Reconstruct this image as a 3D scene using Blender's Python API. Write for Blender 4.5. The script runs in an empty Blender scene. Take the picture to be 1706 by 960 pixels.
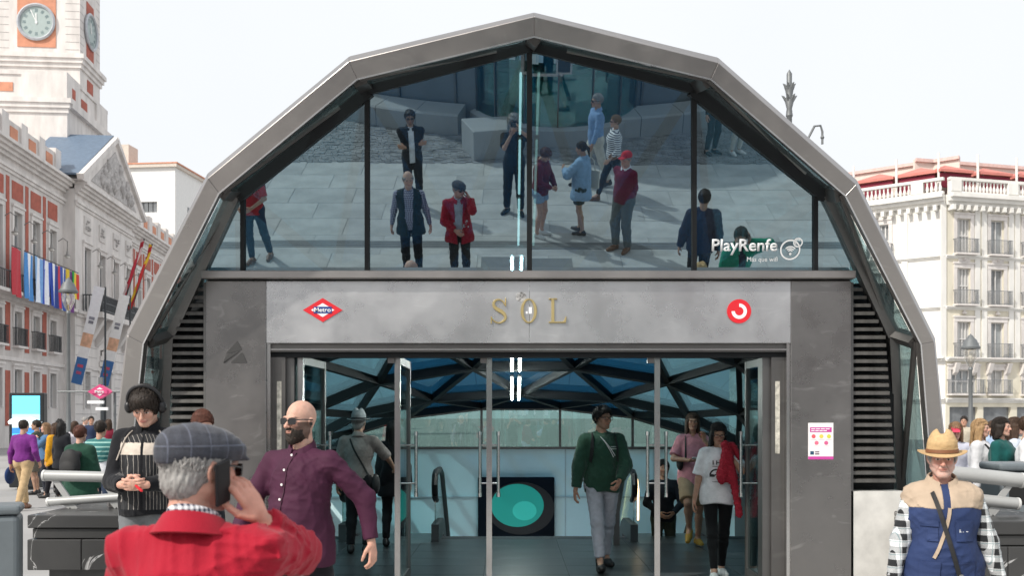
import bpy, bmesh, math, random
import numpy as np
from mathutils import Vector, Matrix
PI = math.pi
random.seed(7)
sc = bpy.context.scene
COL = sc.collection

# ---------------------------------------------------------------- camera, sky, sun, exposure
H = 1.68                      # camera height
F = 1660.0                    # focal length in photo pixels
HZ = 695.0                    # row of the horizon
cam_d = bpy.data.cameras.new('camera')
cam = bpy.data.objects.new('camera', cam_d)
COL.objects.link(cam)
cam.location = (0, 0, H)
cam.rotation_euler = (PI / 2, 0, 0)
cam_d.sensor_width = 36.0
cam_d.lens = F / 1706 * 36
cam_d.shift_y = (HZ - 480) / 1706
cam_d.clip_start = 0.02
cam_d.clip_end = 2000
cam_d.dof.use_dof = True
cam_d.dof.focus_distance = 9.4
cam_d.dof.aperture_fstop = 5.0
sc.camera = cam

SUN_AZ = Vector((-0.72, -0.69, 0)).normalized()
SUN_EL = math.radians(42)
world = bpy.data.worlds.new('World')
sc.world = world
world.use_nodes = True
wn, wl = world.node_tree.nodes, world.node_tree.links
sky = wn.new('ShaderNodeTexSky')
sky.sky_type = 'NISHITA'
sky.sun_disc = False
sky.sun_elevation = SUN_EL
sky.sun_rotation = math.atan2(SUN_AZ.x, SUN_AZ.y)
sky.air_density = 0.9
sky.dust_density = 9.0
sky.ozone_density = 1.2
# a bright veil of thin high cloud over the whole sky
veil = wn.new('ShaderNodeMix')
veil.data_type = 'RGBA'
wtc = wn.new('ShaderNodeTexCoord')
wnz = wn.new('ShaderNodeTexNoise')
wnz.inputs['Scale'].default_value = 1.6
wnz.inputs['Detail'].default_value = 5
wl.new(wtc.outputs['Generated'], wnz.inputs['Vector'])
wmr = wn.new('ShaderNodeMapRange')
wmr.inputs[3].default_value = .78
wmr.inputs[4].default_value = .95
wl.new(wnz.outputs['Fac'], wmr.inputs[0])
wl.new(wmr.outputs[0], veil.inputs[0])
wl.new(sky.outputs[0], veil.inputs[6])
veil.inputs[7].default_value = (5.9, 6.05, 6.2, 1)
wl.new(veil.outputs[2], wn['Background'].inputs[0])
wn['Background'].inputs[1].default_value = 0.13
sun_d = bpy.data.lights.new('sun', 'SUN')
sun_d.energy = 2.6
sun_d.angle = math.radians(1.2)
sun_d.color = (1.0, 0.95, 0.87)
sun = bpy.data.objects.new('sun', sun_d)
COL.objects.link(sun)
to_sun = Vector((SUN_AZ.x * math.cos(SUN_EL), SUN_AZ.y * math.cos(SUN_EL), math.sin(SUN_EL)))
sun.rotation_euler = to_sun.to_track_quat('Z', 'Y').to_euler()
sun.location = (-20, -20, 40)
vs = sc.view_settings
vs.view_transform = 'Standard'
vs.look = 'None'
vs.gamma = 1.0
vs.use_curve_mapping = False
vs.exposure = 0.45

# ---------------------------------------------------------------- materials
MATS = {}


def lin(c):
    return tuple(((v / 12.92) if v <= 0.04045 else ((v + 0.055) / 1.055) ** 2.4) for v in c)


def hexc(h):
    return lin(tuple(int(h[i:i + 2], 16) / 255 for i in (0, 2, 4)))


def mat(name, col=(.5, .5, .5), rough=.6, metal=0., var=.12, vs_=4., bump=0., bs=60., spec=.5, rvar=0., coat=0., attr=False, stretch=None, sheen=0., sss=0.):
    if name in MATS:
        return MATS[name]
    m = bpy.data.materials.new(name)
    m.use_nodes = True
    nt = m.node_tree
    N, L = nt.nodes, nt.links
    b = N['Principled BSDF']
    b.inputs['Roughness'].default_value = rough
    b.inputs['Metallic'].default_value = metal
    b.inputs['Specular IOR Level'].default_value = spec
    if coat:
        b.inputs['Coat Weight'].default_value = coat
    if sss:
        b.inputs['Subsurface Weight'].default_value = sss
        b.inputs['Subsurface Radius'].default_value = (.9, .35, .2)
        b.inputs['Subsurface Scale'].default_value = .008
    if sheen:
        b.inputs['Sheen Weight'].default_value = sheen
    tc = N.new('ShaderNodeTexCoord')
    mp = N.new('ShaderNodeMapping')
    L.new(tc.outputs['Object'], mp.inputs[0])
    if stretch:
        mp.inputs['Scale'].default_value = stretch
    nz = N.new('ShaderNodeTexNoise')
    nz.inputs['Scale'].default_value = vs_
    nz.inputs['Detail'].default_value = 6
    nz.inputs['Roughness'].default_value = .6
    L.new(mp.outputs[0], nz.inputs['Vector'])
    ramp = N.new('ShaderNodeMapRange')
    ramp.inputs[1].default_value = .3
    ramp.inputs[2].default_value = .7
    ramp.inputs[3].default_value = 1 - var
    ramp.inputs[4].default_value = 1 + var
    L.new(nz.outputs['Fac'], ramp.inputs[0])
    mul = N.new('ShaderNodeVectorMath')
    mul.operation = 'SCALE'
    if attr:
        at = N.new('ShaderNodeAttribute')
        at.attribute_name = 'Col'
        L.new(at.outputs['Color'], mul.inputs[0])
    else:
        mul.inputs[0].default_value = col[:3]
    L.new(ramp.outputs[0], mul.inputs['Scale'])
    L.new(mul.outputs[0], b.inputs['Base Color'])
    if rvar:
        r2 = N.new('ShaderNodeMapRange')
        r2.inputs[1].default_value = .3
        r2.inputs[2].default_value = .7
        r2.inputs[3].default_value = rough - rvar
        r2.inputs[4].default_value = rough + rvar
        L.new(nz.outputs['Fac'], r2.inputs[0])
        L.new(r2.outputs[0], b.inputs['Roughness'])
    if bump:
        n2 = N.new('ShaderNodeTexNoise')
        n2.inputs['Scale'].default_value = bs
        n2.inputs['Detail'].default_value = 4
        L.new(mp.outputs[0], n2.inputs['Vector'])
        bp = N.new('ShaderNodeBump')
        bp.inputs['Strength'].default_value = bump
        bp.inputs['Distance'].default_value = .01
        L.new(n2.outputs['Fac'], bp.inputs['Height'])
        L.new(bp.outputs[0], b.inputs['Normal'])
    MATS[name] = m
    return m


def emat(name, col, strength):
    if name in MATS:
        return MATS[name]
    m = bpy.data.materials.new(name)
    m.use_nodes = True
    b = m.node_tree.nodes['Principled BSDF']
    b.inputs['Base Color'].default_value = (*col, 1)
    b.inputs['Emission Color'].default_value = (*col, 1)
    b.inputs['Emission Strength'].default_value = strength
    MATS[name] = m
    return m


def glass(name, tint, refl, rcol=(1, 1, 1), rough=0.0, dirt=0.0):
    """tinted pane: transparent body colour plus a mirror-like coating that grows to the edge"""
    if name in MATS:
        return MATS[name]
    m = bpy.data.materials.new(name)
    m.use_nodes = True
    N, L = m.node_tree.nodes, m.node_tree.links
    N.remove(N['Principled BSDF'])
    out = N['Material Output']
    tr = N.new('ShaderNodeBsdfTransparent')
    tr.inputs[0].default_value = (*tint, 1)
    gl = N.new('ShaderNodeBsdfGlossy')
    gl.inputs['Color'].default_value = (*rcol, 1)
    gl.inputs['Roughness'].default_value = rough
    lw = N.new('ShaderNodeLayerWeight')
    lw.inputs[0].default_value = .35
    mr = N.new('ShaderNodeMapRange')
    mr.inputs[3].default_value = refl
    mr.inputs[4].default_value = min(1, refl + .55)
    L.new(lw.outputs['Fresnel'], mr.inputs[0])
    mx = N.new('ShaderNodeMixShader')
    L.new(mr.outputs[0], mx.inputs[0])
    L.new(tr.outputs[0], mx.inputs[1])
    L.new(gl.outputs[0], mx.inputs[2])
    last = mx
    if dirt:
        df = N.new('ShaderNodeBsdfDiffuse')
        df.inputs[0].default_value = (.45, .5, .52, 1)
        tc = N.new('ShaderNodeTexCoord')
        nz = N.new('ShaderNodeTexNoise')
        nz.inputs['Scale'].default_value = 1.3
        nz.inputs['Detail'].default_value = 8
        L.new(tc.outputs['Object'], nz.inputs['Vector'])
        m2 = N.new('ShaderNodeMapRange')
        m2.inputs[1].default_value = .35
        m2.inputs[2].default_value = .8
        m2.inputs[3].default_value = dirt * .25
        m2.inputs[4].default_value = dirt * 1.6
        L.new(nz.outputs['Fac'], m2.inputs[0])
        mx2 = N.new('ShaderNodeMixShader')
        L.new(m2.outputs[0], mx2.inputs[0])
        L.new(mx.outputs[0], mx2.inputs[1])
        L.new(df.outputs[0], mx2.inputs[2])
        last = mx2
    L.new(last.outputs[0], out.inputs[0])
    MATS[name] = m
    return m


def steel(name, col, rough, scratch=.5):
    """weathered stainless steel: brushed, mottled, with pale smears"""
    if name in MATS:
        return MATS[name]
    m = bpy.data.materials.new(name)
    m.use_nodes = True
    N, L = m.node_tree.nodes, m.node_tree.links
    b = N['Principled BSDF']
    b.inputs['Metallic'].default_value = .88
    tc = N.new('ShaderNodeTexCoord')
    nz = N.new('ShaderNodeTexNoise')
    nz.inputs['Scale'].default_value = 2.2
    nz.inputs['Detail'].default_value = 9
    nz.inputs['Roughness'].default_value = .62
    L.new(tc.outputs['Object'], nz.inputs['Vector'])
    mp = N.new('ShaderNodeMapping')
    mp.inputs['Scale'].default_value = (3, 3, 8)
    L.new(tc.outputs['Object'], mp.inputs[0])
    n2 = N.new('ShaderNodeTexNoise')
    n2.inputs['Scale'].default_value = 1.1
    n2.inputs['Detail'].default_value = 7
    n2.inputs['Distortion'].default_value = 1.2
    L.new(mp.outputs[0], n2.inputs['Vector'])
    cr = N.new('ShaderNodeValToRGB')
    e = cr.color_ramp.elements
    e[0].position, e[0].color = .3, (col[0] * .92, col[1] * .92, col[2] * .93, 1)
    e[1].position, e[1].color = .7, (col[0] * 1.06, col[1] * 1.055, col[2] * 1.05, 1)
    L.new(nz.outputs['Fac'], cr.inputs[0])
    sm = N.new('ShaderNodeMapRange')
    sm.inputs[1].default_value = .60
    sm.inputs[2].default_value = .74
    sm.inputs[3].default_value = 0
    sm.inputs[4].default_value = scratch
    L.new(n2.outputs['Fac'], sm.inputs[0])
    mx = N.new('ShaderNodeMix')
    mx.data_type = 'RGBA'
    L.new(sm.outputs[0], mx.inputs[0])
    L.new(cr.outputs[0], mx.inputs[6])
    mx.inputs[7].default_value = (min(1, col[0] * 1.9), min(1, col[1] * 1.9), min(1, col[2] * 1.9), 1)
    L.new(mx.outputs[2], b.inputs['Base Color'])
    ro = N.new('ShaderNodeMapRange')
    ro.inputs[1].default_value = .3
    ro.inputs[2].default_value = .7
    ro.inputs[3].default_value = rough - .07
    ro.inputs[4].default_value = rough + .06
    L.new(nz.outputs['Fac'], ro.inputs[0])
    L.new(ro.outputs[0], b.inputs['Roughness'])
    bp = N.new('ShaderNodeBump')
    bp.inputs['Strength'].default_value = .025
    bp.inputs['Distance'].default_value = .02
    L.new(nz.outputs['Fac'], bp.inputs['Height'])
    L.new(bp.outputs[0], b.inputs['Normal'])
    MATS[name] = m
    return m


def cloth_pattern(name, base, kind, c2=(.8, .8, .8), c3=None, sc_=(40, 40, 40), rough=.85):
    """checked, plaid, pin-striped or striped cloth from object coordinates"""
    if name in MATS:
        return MATS[name]
    m = bpy.data.materials.new(name)
    m.use_nodes = True
    N, L = m.node_tree.nodes, m.node_tree.links
    b = N['Principled BSDF']
    b.inputs['Roughness'].default_value = rough
    b.inputs['Sheen Weight'].default_value = .15
    tc = N.new('ShaderNodeTexCoord')
    sx = N.new('ShaderNodeSeparateXYZ')
    L.new(tc.outputs['Object'], sx.inputs[0])

    def math_(op, a, b_=None, c=None):
        n = N.new('ShaderNodeMath')
        n.operation = op
        for i, v in enumerate((a, b_, c)):
            if v is None:
                continue
            if isinstance(v, (int, float)):
                n.inputs[i].default_value = v
            else:
                L.new(v, n.inputs[i])
        return n.outputs[0]

    def stripes(axis_out, freq, duty):
        fr = math_('FRACT', math_('MULTIPLY', axis_out, freq))
        return math_('LESS_THAN', fr, duty)
    hx = math_('ADD', sx.outputs[0], math_('MULTIPLY', sx.outputs[1], .8))
    if kind == 'stripe_v':
        fac = stripes(hx, sc_[0], sc_[1])
        fac2 = None
    elif kind == 'stripe_h':
        fac = stripes(sx.outputs[2], sc_[0], sc_[1])
        fac2 = None
    else:
        a = stripes(hx, sc_[0], sc_[1])
        c = stripes(sx.outputs[2], sc_[0], sc_[1])
        fac = math_('MULTIPLY', math_('ADD', a, c), .5)
        fac2 = None
    mx = N.new('ShaderNodeMix')
    mx.data_type = 'RGBA'
    L.new(fac, mx.inputs[0])
    mx.inputs[6].default_value = (*base, 1)
    mx.inputs[7].default_value = (*c2, 1)
    res = mx.outputs[2]
    if c3:
        a = stripes(math_('ADD', hx, .013), sc_[2], .06)
        c = stripes(math_('ADD', sx.outputs[2], .01), sc_[2], .06)
        f2 = math_('MULTIPLY', math_('MAXIMUM', a, c), .6)
        m2 = N.new('ShaderNodeMix')
        m2.data_type = 'RGBA'
        L.new(f2, m2.inputs[0])
        L.new(res, m2.inputs[6])
        m2.inputs[7].default_value = (*c3, 1)
        res = m2.outputs[2]
    nz = N.new('ShaderNodeTexNoise')
    nz.inputs['Scale'].default_value = 300
    L.new(tc.outputs['Object'], nz.inputs['Vector'])
    hv = N.new('ShaderNodeVectorMath')
    hv.operation = 'SCALE'
    L.new(res, hv.inputs[0])
    mr = N.new('ShaderNodeMapRange')
    mr.inputs[1].default_value = .3
    mr.inputs[2].default_value = .7
    mr.inputs[3].default_value = .75
    mr.inputs[4].default_value = 1.25
    L.new(nz.outputs['Fac'], mr.inputs[0])
    L.new(mr.outputs[0], hv.inputs['Scale'])
    L.new(hv.outputs[0], b.inputs['Base Color'])
    MATS[name] = m
    return m


# ---------------------------------------------------------------- mesh helpers
class MB:
    def __init__(s):
        s.v, s.f = [], []

    def box(s, x0, x1, y0, y1, z0, z1):
        i = len(s.v)
        s.v += [(x0, y0, z0), (x1, y0, z0), (x1, y1, z0), (x0, y1, z0), (x0, y0, z1), (x1, y0, z1), (x1, y1, z1), (x0, y1, z1)]
        s.f += [(i, i + 3, i + 2, i + 1), (i + 4, i + 5, i + 6, i + 7), (i, i + 1, i + 5, i + 4), (i + 1, i + 2, i + 6, i + 5), (i + 2, i + 3, i + 7, i + 6), (i + 3, i, i + 4, i + 7)]
        return s

    def beam(s, a, b, w, d, up):
        """box bar from a to b, w across, d along 'up'"""
        a, b, up = Vector(a), Vector(b), Vector(up)
        t = (b - a).normalized()
        n = (up - t * up.dot(t)).normalized()
        q = t.cross(n)
        i = len(s.v)
        for p in (a, b):
            for (u, v) in ((-1, -1), (1, -1), (1, 1), (-1, 1)):
                s.v.append(tuple(p + q * (u * w / 2) + n * (v * d / 2)))
        s.f += [(i + 3, i + 2, i + 1, i), (i + 4, i + 5, i + 6, i + 7)]
        for k in range(4):
            s.f.append((i + k, i + (k + 1) % 4, i + 4 + (k + 1) % 4, i + 4 + k))
        return s

    def tube(s, pts, r, n=8, caps=True):
        pts = [Vector(p) for p in pts]
        i0 = len(s.v)
        rs = r if isinstance(r, (list, tuple)) else [r] * len(pts)
        ref = None
        for k, p in enumerate(pts):
            t = (pts[min(k + 1, len(pts) - 1)] - pts[max(k - 1, 0)]).normalized()
            if ref is None:
                ref = Vector((0, 0, 1)) if abs(t.z) < .9 else Vector((1, 0, 0))
            a = (ref - t * ref.dot(t)).normalized()
            ref = a
            b = t.cross(a)
            for j in range(n):
                an = 2 * PI * j / n
                s.v.append(tuple(p + (a * math.cos(an) + b * math.sin(an)) * rs[k]))
        for k in range(len(pts) - 1):
            for j in range(n):
                a0 = i0 + k * n + j
                a1 = i0 + k * n + (j + 1) % n
                s.f.append((a0, a1, a1 + n, a0 + n))
        if caps:
            s.f.append(tuple(i0 + j for j in range(n))[::-1])
            e = i0 + (len(pts) - 1) * n
            s.f.append(tuple(e + j for j in range(n)))
        return s

    def lathe(s, prof, n=14, c=(0, 0, 0), cap=True):
        i0 = len(s.v)
        for (r, z) in prof:
            for j in range(n):
                a = 2 * PI * j / n
                s.v.append((c[0] + r * math.cos(a), c[1] + r * math.sin(a), c[2] + z))
        for k in range(len(prof) - 1):
            for j in range(n):
                a0 = i0 + k * n + j
                a1 = i0 + k * n + (j + 1) % n
                s.f.append((a0, a1, a1 + n, a0 + n))
        if cap:
            s.f.append(tuple(i0 + j for j in range(n))[::-1])
            e = i0 + (len(prof) - 1) * n
            s.f.append(tuple(e + j for j in range(n)))
        return s

    def prism(s, front, off):
        """polygon (3d points) extruded by vector off"""
        i = len(s.v)
        n = len(front)
        o = Vector(off)
        s.v += [tuple(p) for p in front] + [tuple(Vector(p) + o) for p in front]
        s.f.append(tuple(range(i, i + n)))
        s.f.append(tuple(range(i + 2 * n - 1, i + n - 1, -1)))
        for k in range(n):
            s.f.append((i + k, i + n + k, i + n + (k + 1) % n, i + (k + 1) % n))
        return s

    def loft(s, rings, closed=True, caps=True):
        i0 = len(s.v)
        n = len(rings[0])
        for r in rings:
            s.v += [tuple(p) for p in r]
        for k in range(len(rings) - 1):
            for j in range(n if closed else n - 1):
                a0 = i0 + k * n + j
                a1 = i0 + k * n + (j + 1) % n
                s.f.append((a0, a1, a1 + n, a0 + n))
        if caps:
            s.f.append(tuple(i0 + j for j in range(n))[::-1])
            e = i0 + (len(rings) - 1) * n
            s.f.append(tuple(e + j for j in range(n)))
        return s

    def mesh(s, name, m=None, smooth=False):
        me = bpy.data.meshes.new(name)
        me.from_pydata(s.v, [], s.f)
        bm = bmesh.new()
        bm.from_mesh(me)
        bmesh.ops.recalc_face_normals(bm, faces=bm.faces)
        bm.to_mesh(me)
        bm.free()
        if m:
            me.materials.append(m)
        if smooth:
            for p in me.polygons:
                p.use_smooth = True
            if hasattr(me, 'set_sharp_from_angle'):
                me.set_sharp_from_angle(angle=math.radians(40))
        return me

    def build(s, name, m=None, parent=None, smooth=False, loc=None, rotz=None):
        return put(name, s.mesh(name, m, smooth), parent, loc, rotz)


def put(name, me, parent=None, loc=None, rotz=None, scale=None):
    o = bpy.data.objects.new(name, me)
    COL.objects.link(o)
    if parent:
        o.parent = parent
    if loc is not None:
        o.location = loc
    if rotz is not None:
        o.rotation_euler = (0, 0, rotz)
    if scale is not None:
        o.scale = scale
    return o


def thing(name, label, cat, loc=(0, 0, 0), rotz=0, group=None):
    o = bpy.data.objects.new(name, None)
    COL.objects.link(o)
    o.empty_display_size = .2
    o.location = loc
    o.rotation_euler = (0, 0, rotz)
    o['label'] = label
    o['category'] = cat
    if group:
        o['group'] = group
    return o


def tag(o, label, cat, group=None):
    o['label'] = label
    o['category'] = cat
    if group:
        o['group'] = group
    return o


def struct(o):
    o['kind'] = 'structure'
    return o


def stuff(o):
    o['kind'] = 'stuff'
    return o


def bevel(me, w, seg=1):
    bm = bmesh.new()
    bm.from_mesh(me)
    bmesh.ops.bevel(bm, geom=bm.edges[:], offset=w, segments=seg, affect='EDGES', profile=.5)
    bm.to_mesh(me)
    bm.free()
    return me


def text_mesh(txt, m, width, height=None, depth=.004, bold=0.0, spacing=1.0):
    """flat lettering as a mesh, lower-left at 0,0, in its own x (right) / z (up) plane, facing -y"""
    cu = bpy.data.curves.new('lettering', 'FONT')
    cu.body = txt
    cu.size = 1
    cu.offset = bold
    cu.space_character = spacing
    cu.resolution_u = 3
    ob = bpy.data.objects.new('lettering', cu)
    COL.objects.link(ob)
    dg = bpy.context.evaluated_depsgraph_get()
    me = bpy.data.meshes.new_from_object(ob.evaluated_get(dg))
    bpy.data.objects.remove(ob)
    co = np.array([v.co for v in me.vertices])
    lo, hi = co.min(0), co.max(0)
    sx = width / (hi[0] - lo[0])
    sy = sx if height is None else height / (hi[1] - lo[1])
    for v in me.vertices:
        v.co = ((v.co.x - lo[0]) * sx, 0, (v.co.y - lo[1]) * sy)
    bm = bmesh.new()
    bm.from_mesh(me)
    r = bmesh.ops.extrude_face_region(bm, geom=bm.faces[:])
    bmesh.ops.translate(bm, vec=(0, -depth, 0), verts=[g for g in r['geom'] if isinstance(g, bmesh.types.BMVert)])
    bmesh.ops.recalc_face_normals(bm, faces=bm.faces)
    bm.to_mesh(me)
    bm.free()
    me.materials.clear()
    me.materials.append(m)
    return me


def P(px, py, Y):
    """photo pixel at depth Y"""
    return Vector(((px - 853) / F * Y, Y, H + (HZ - py) / F * Y))
# ================================================================ GROUND
m_ground = mat('plaza_granite', (.31, .305, .30), .8, var=.16, vs_=.35, bump=.15, bs=30)
m_slab = mat('granite_slab', (.45, .445, .43), .75, var=.2, vs_=1.7, bump=.12, bs=90)
m_slab2 = mat('granite_slab_pale', (.475, .47, .455), .75, var=.18, vs_=2.1, bump=.12, bs=90)
m_slab3 = mat('granite_slab_worn', (.425, .42, .41), .75, var=.22, vs_=1.3, bump=.12, bs=90)
m_mortar = mat('joint_mortar', (.34, .335, .33), .95)
m_sett = mat('granite_sett', (.25, .25, .255), .8, var=.45, vs_=3.2, bump=.3, bs=60)
gr = MB()
gr.v = [(-700, -700, 0), (700, -700, 0), (700, 8.86, 0), (700, 17.2, 0), (700, 900, 0), (-700, 900, 0), (-700, 17.2, 0), (-700, 8.86, 0),
        (-3.6, 8.86, 0), (3.9, 8.86, 0), (3.9, 17.2, 0), (-3.6, 17.2, 0)]
gr.f = [(0, 1, 2, 9, 8, 7), (7, 8, 11, 6), (9, 2, 3, 10), (6, 11, 10, 3, 4, 5)]
struct(gr.build('ground', m_ground))
# slabs on the walking square, each a piece of the pavement
bed = MB().box(-8, 8, -3.3, 8.5, .001, .002).build('pavement', m_mortar)
struct(bed)
SL = {}
for k, mm in enumerate((m_slab, m_slab2, m_slab3)):
    me = MB().box(-.595, .595, -.395, .395, .002, .008).mesh('paving_slab', mm)
    SL[k] = bevel(me, .0025)
rng = random.Random(3)
nsl = 0
row = 0
y = -2.9
while y < 8.3:
    off = (row % 2) * .6 + rng.uniform(-.05, .05)
    x = -7.2 + off
    while x < 7.3:
        vis = (abs(x) < 6.2 and -3 < y < 5.2) or abs(x) > 2.2
        if vis and nsl < 300 and not (.55 < y < 1.35):
            put('paving_slab', SL[rng.choice([0, 0, 1, 1, 2])], bed, (x, y, rng.uniform(0, .0015)))
            nsl += 1
        x += 1.2
    y += .8
    row += 1
# cast grating strip across the square, between two slab rows
for ya_, yb_ in ((.70, .92), (1.24, 1.50)):
    for k in range(14):
        MB().box(-8 + k * 1.15, -8 + k * 1.15 + 1.143, ya_, yb_, .002, .008).build('border_stone', (m_slab, m_slab2, m_slab3)[k * 2 % 3], bed)
g = MB()
for k in range(4):
    g.box(-8, 8, .93 + k * .075, .93 + k * .075 + .05, .002, .0085)
struct(g.build('drain_channel', mat('drain_iron', (.22, .225, .23), .6, .3)))
for gx in (.62, -.18):
    gg = MB().box(-.36, .36, -.33, .33, .009, .013)
    tag(gg.build('floor_grate', mat('drain_iron'), None, loc=(gx, 1.95, 0)), 'square iron floor grate set in the pavement by the drain channel' if gx > 0 else 'second iron floor grate beside the denim shirt shopper', 'grate')
    for k in range(11):
        pass
# small setts behind
st = MB()
yy = -3.35
r2 = random.Random(5)
while yy > -9.5:
    xx = -9.0 + r2.uniform(0, .1)
    while xx < 9:
        lim = -2.75 - .004 * xx * xx
        if yy < lim - .2:
            h_ = r2.uniform(.004, .02)
            st.box(xx + .006, xx + .125, yy + .006, yy + .095, 0, h_)
        xx += .13
    yy -= .1
stuff(st.build('cobblestones', m_sett))

# ================================================================ STATION ENTRANCE
XC = .15
NV = Vector((0, .9606, .2778)).normalized()   # tilt of the big reflecting glass
DG = 8.88                                     # glass plane


def onp(px, py, D=DG):
    r = Vector(((px - 853) / F, 1, (HZ - py) / F))
    t = D / r.dot(NV)
    return r * t + Vector((0, 0, H))


m_st_arch = steel('arch_steel', (.345, .328, .318), .34, .14)
m_st_panel = steel('panel_steel', (.26, .252, .247), .30, .42)
m_st_fascia = steel('fascia_steel', (.63, .635, .645), .29, .2)
m_st_dark = steel('dark_steel', (.17, .165, .16), .38, .2)
m_st_beam = steel('beam_steel', (.17, .168, .165), .42, .15)
m_st_bright = mat('polished_steel', (.62, .61, .6), .22, 1.0, var=.06)
m_lat = mat('lattice_paint', (.012, .014, .016), .6, 0, spec=.25, var=.15)
m_glass = glass('coated_glass', (.13, .23, .28), .41, (.57, .74, .82), dirt=.025)
m_gback = glass('glass_body', (.92, .96, .97), .0)
m_gside = glass('side_glass', (.70, .82, .82), .14, (.85, .95, .97), dirt=.06)
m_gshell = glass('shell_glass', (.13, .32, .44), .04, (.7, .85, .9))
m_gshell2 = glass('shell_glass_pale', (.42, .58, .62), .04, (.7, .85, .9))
m_gdoor = glass('door_glass', (.72, .82, .82), .10, (.9, .97, .98))
m_gpale = glass('pale_glass', (.55, .70, .68), .14)

ent = thing('station_entrance', 'faceted glass and steel metro station entrance shell with SOL over its doors', 'entrance', (0, 0, 0))

# --- outer arch frame
OUT = [(172, 850), (205, 556), (340, 290), (579, 92), (890, 18), (1200, 94), (1434, 301), (1565, 567), (1592, 850)]
RID = [(180, 850), (213, 560), (346, 297), (581, 102), (890, 27), (1197, 104), (1426, 307), (1556, 570), (1583, 850)]
INN = [(210, 850), (239, 573), (365, 322), (595, 132), (890, 61), (1184, 132), (1408, 326), (1534, 574), (1556, 850)]
DF = DG - .42


def ring(k):
    o = onp(*OUT[k], DF) + NV * .09
    return [onp(*OUT[k], DF) + NV * .24, o, onp(*RID[k], DF), onp(*INN[k], DF) - NV * .0, onp(*INN[k], DF) + NV * .03 + Vector((0, 0, 0)), onp(*INN[k], DF) + NV * .12]


for k in range(8):
    a, b = ring(k), ring(k + 1)
    g = MB().loft([a, b])
    me = g.mesh('frame_segment', m_st_arch)
    bevel(me, .004)
    put('frame_segment', me, ent)
# bright drip edge along the inner front edge
for k in range(8):
    a, b = onp(*INN[k], DF) - NV * .004, onp(*INN[k + 1], DF) - NV * .004
    MB().beam(a, b, .012, .012, NV).build('frame_lip', m_st_fascia, ent)

# --- second arch in the plane of the glass
GP = [(273, 850), (285, 556), (393, 322), (611, 146), (885, 73), (1157, 144), (1378, 322), (1485, 556), (1499, 850)]
GW = [onp(*p) for p in GP]
for k in range(8):
    w = .085 if k in (0, 7) else .11 if k in (1, 6) else (.17 if k in (2, 5) else .12)
    MB().beam(GW[k], GW[k + 1], w, .16, NV).build('arch_beam', m_st_beam if k in (0, 1, 6, 7) else m_lat, ent)
FB = [onp(*INN[k], DF) + NV * .13 for k in range(9)]
for k in range(1, 8):
    MB().beam(FB[k], GW[k], .11, .09, Vector((0, 1, 0)) if k in (1, 7) else NV).build('strut', m_st_beam, ent)
for k in range(8):
    # side facets of glass between the two arches, split by a slim diagonal bar
    q = [FB[k], FB[k + 1], GW[k + 1], GW[k]]
    MB().prism(q, NV * .012).build('side_pane', m_gside, ent)
    if k in (0, 1, 2, 5, 6, 7):
        MB().beam(FB[k], GW[k + 1], .035, .05, NV).build('pane_bar', m_st_dark, ent)
    else:
        MB().beam(FB[k] if k == 3 else FB[k + 1], GW[k + 1] if k == 3 else GW[k], .03, .04, NV).build('pane_bar', m_st_dark, ent)

# --- the big tilted glass, six panes


def g_top(x):
    for a, b in zip(GP[1:-2], GP[2:-1]):
        if a[0] <= x <= b[0]:
            return a[1] + (b[1] - a[1]) * (x - a[0]) / (b[0] - a[0])


rngp = random.Random(12)
CUT = [347, 405, 612, 882, 1156, 1358, 1416]
for a, b in zip(CUT[:-1], CUT[1:]):
    poly = [(a, 453), (b, 453), (b, g_top(b))] + [p for p in reversed(GP[2:-2]) if a < p[0] < b] + [(a, g_top(a))]
    pts = [onp(*p) for p in poly]
    c0 = pts[0]
    ta, tb_ = rngp.uniform(-.0022, .0022), rngp.uniform(-.0018, .0018)
    pts = [p + NV * (.002 + ta * (p.x - c0.x) + tb_ * (p.z - c0.z)) for p in pts]   # panes are never set perfectly true
    o = MB().prism(pts, NV * .02).build('glass_pane', m_gback, ent)
    o.data.materials.append(m_glass)
    for p in o.data.polygons:
        if p.normal.dot(NV) < -.9:
            p.material_index = 1
for x, w in ((405, .035), (612, .04), (882, .045), (1156, .04), (1358, .035)):
    MB().beam(onp(x, 454) + NV * .0, onp(x, g_top(x)) + NV * .0, w, .07, NV).build('mullion', m_lat, ent)

# lettering on the glass
UPV = Vector((0, -.2778, .9606)).normalized()


def on_glass(me, px, py, name, parent=ent, lift=.004):
    o = put(name, me, parent)
    p = onp(px, py) - NV * (lift + .004)
    M = Matrix.Identity(4)
    M.col[0][:3] = (1, 0, 0)
    M.col[1][:3] = NV
    M.col[2][:3] = UPV
    M.col[3][:3] = p
    o.matrix_world = M
    return o


m_white = mat('white_vinyl', (.85, .86, .87), .5, var=.03)
sg = 8.75 / F
on_glass(text_mesh('PlayRenfe', m_white, 110 * sg, 27 * sg, .001, bold=.018), 1185, 425, 'lettering')
on_glass(text_mesh('Más que wifi', m_white, 51 * sg, 10 * sg, .001), 1244, 438, 'lettering')


def ring_mesh(R, r, n=40, a0=0, a1=2 * PI, th=.0015, round_=False):
    b = MB()
    full = abs(a1 - a0 - 2 * PI) < 1e-4
    ks = n if full else n + 1
    for y_ in (-th, 0):
        for k in range(ks):
            a = a0 + (a1 - a0) * k / n
            for rr in (R, r):
                b.v.append((rr * math.cos(a), y_, rr * math.sin(a)))
    m = ks * 2
    for k in range(n):
        i, j = 2 * k, 2 * ((k + 1) % ks)
        b.f += [(i, j, j + 1, i + 1), (m + i, m + i + 1, m + j + 1, m + j), (i, i + m, j + m, j), (i + 1, j + 1, j + m + 1, i + m + 1)]
    return b


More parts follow.
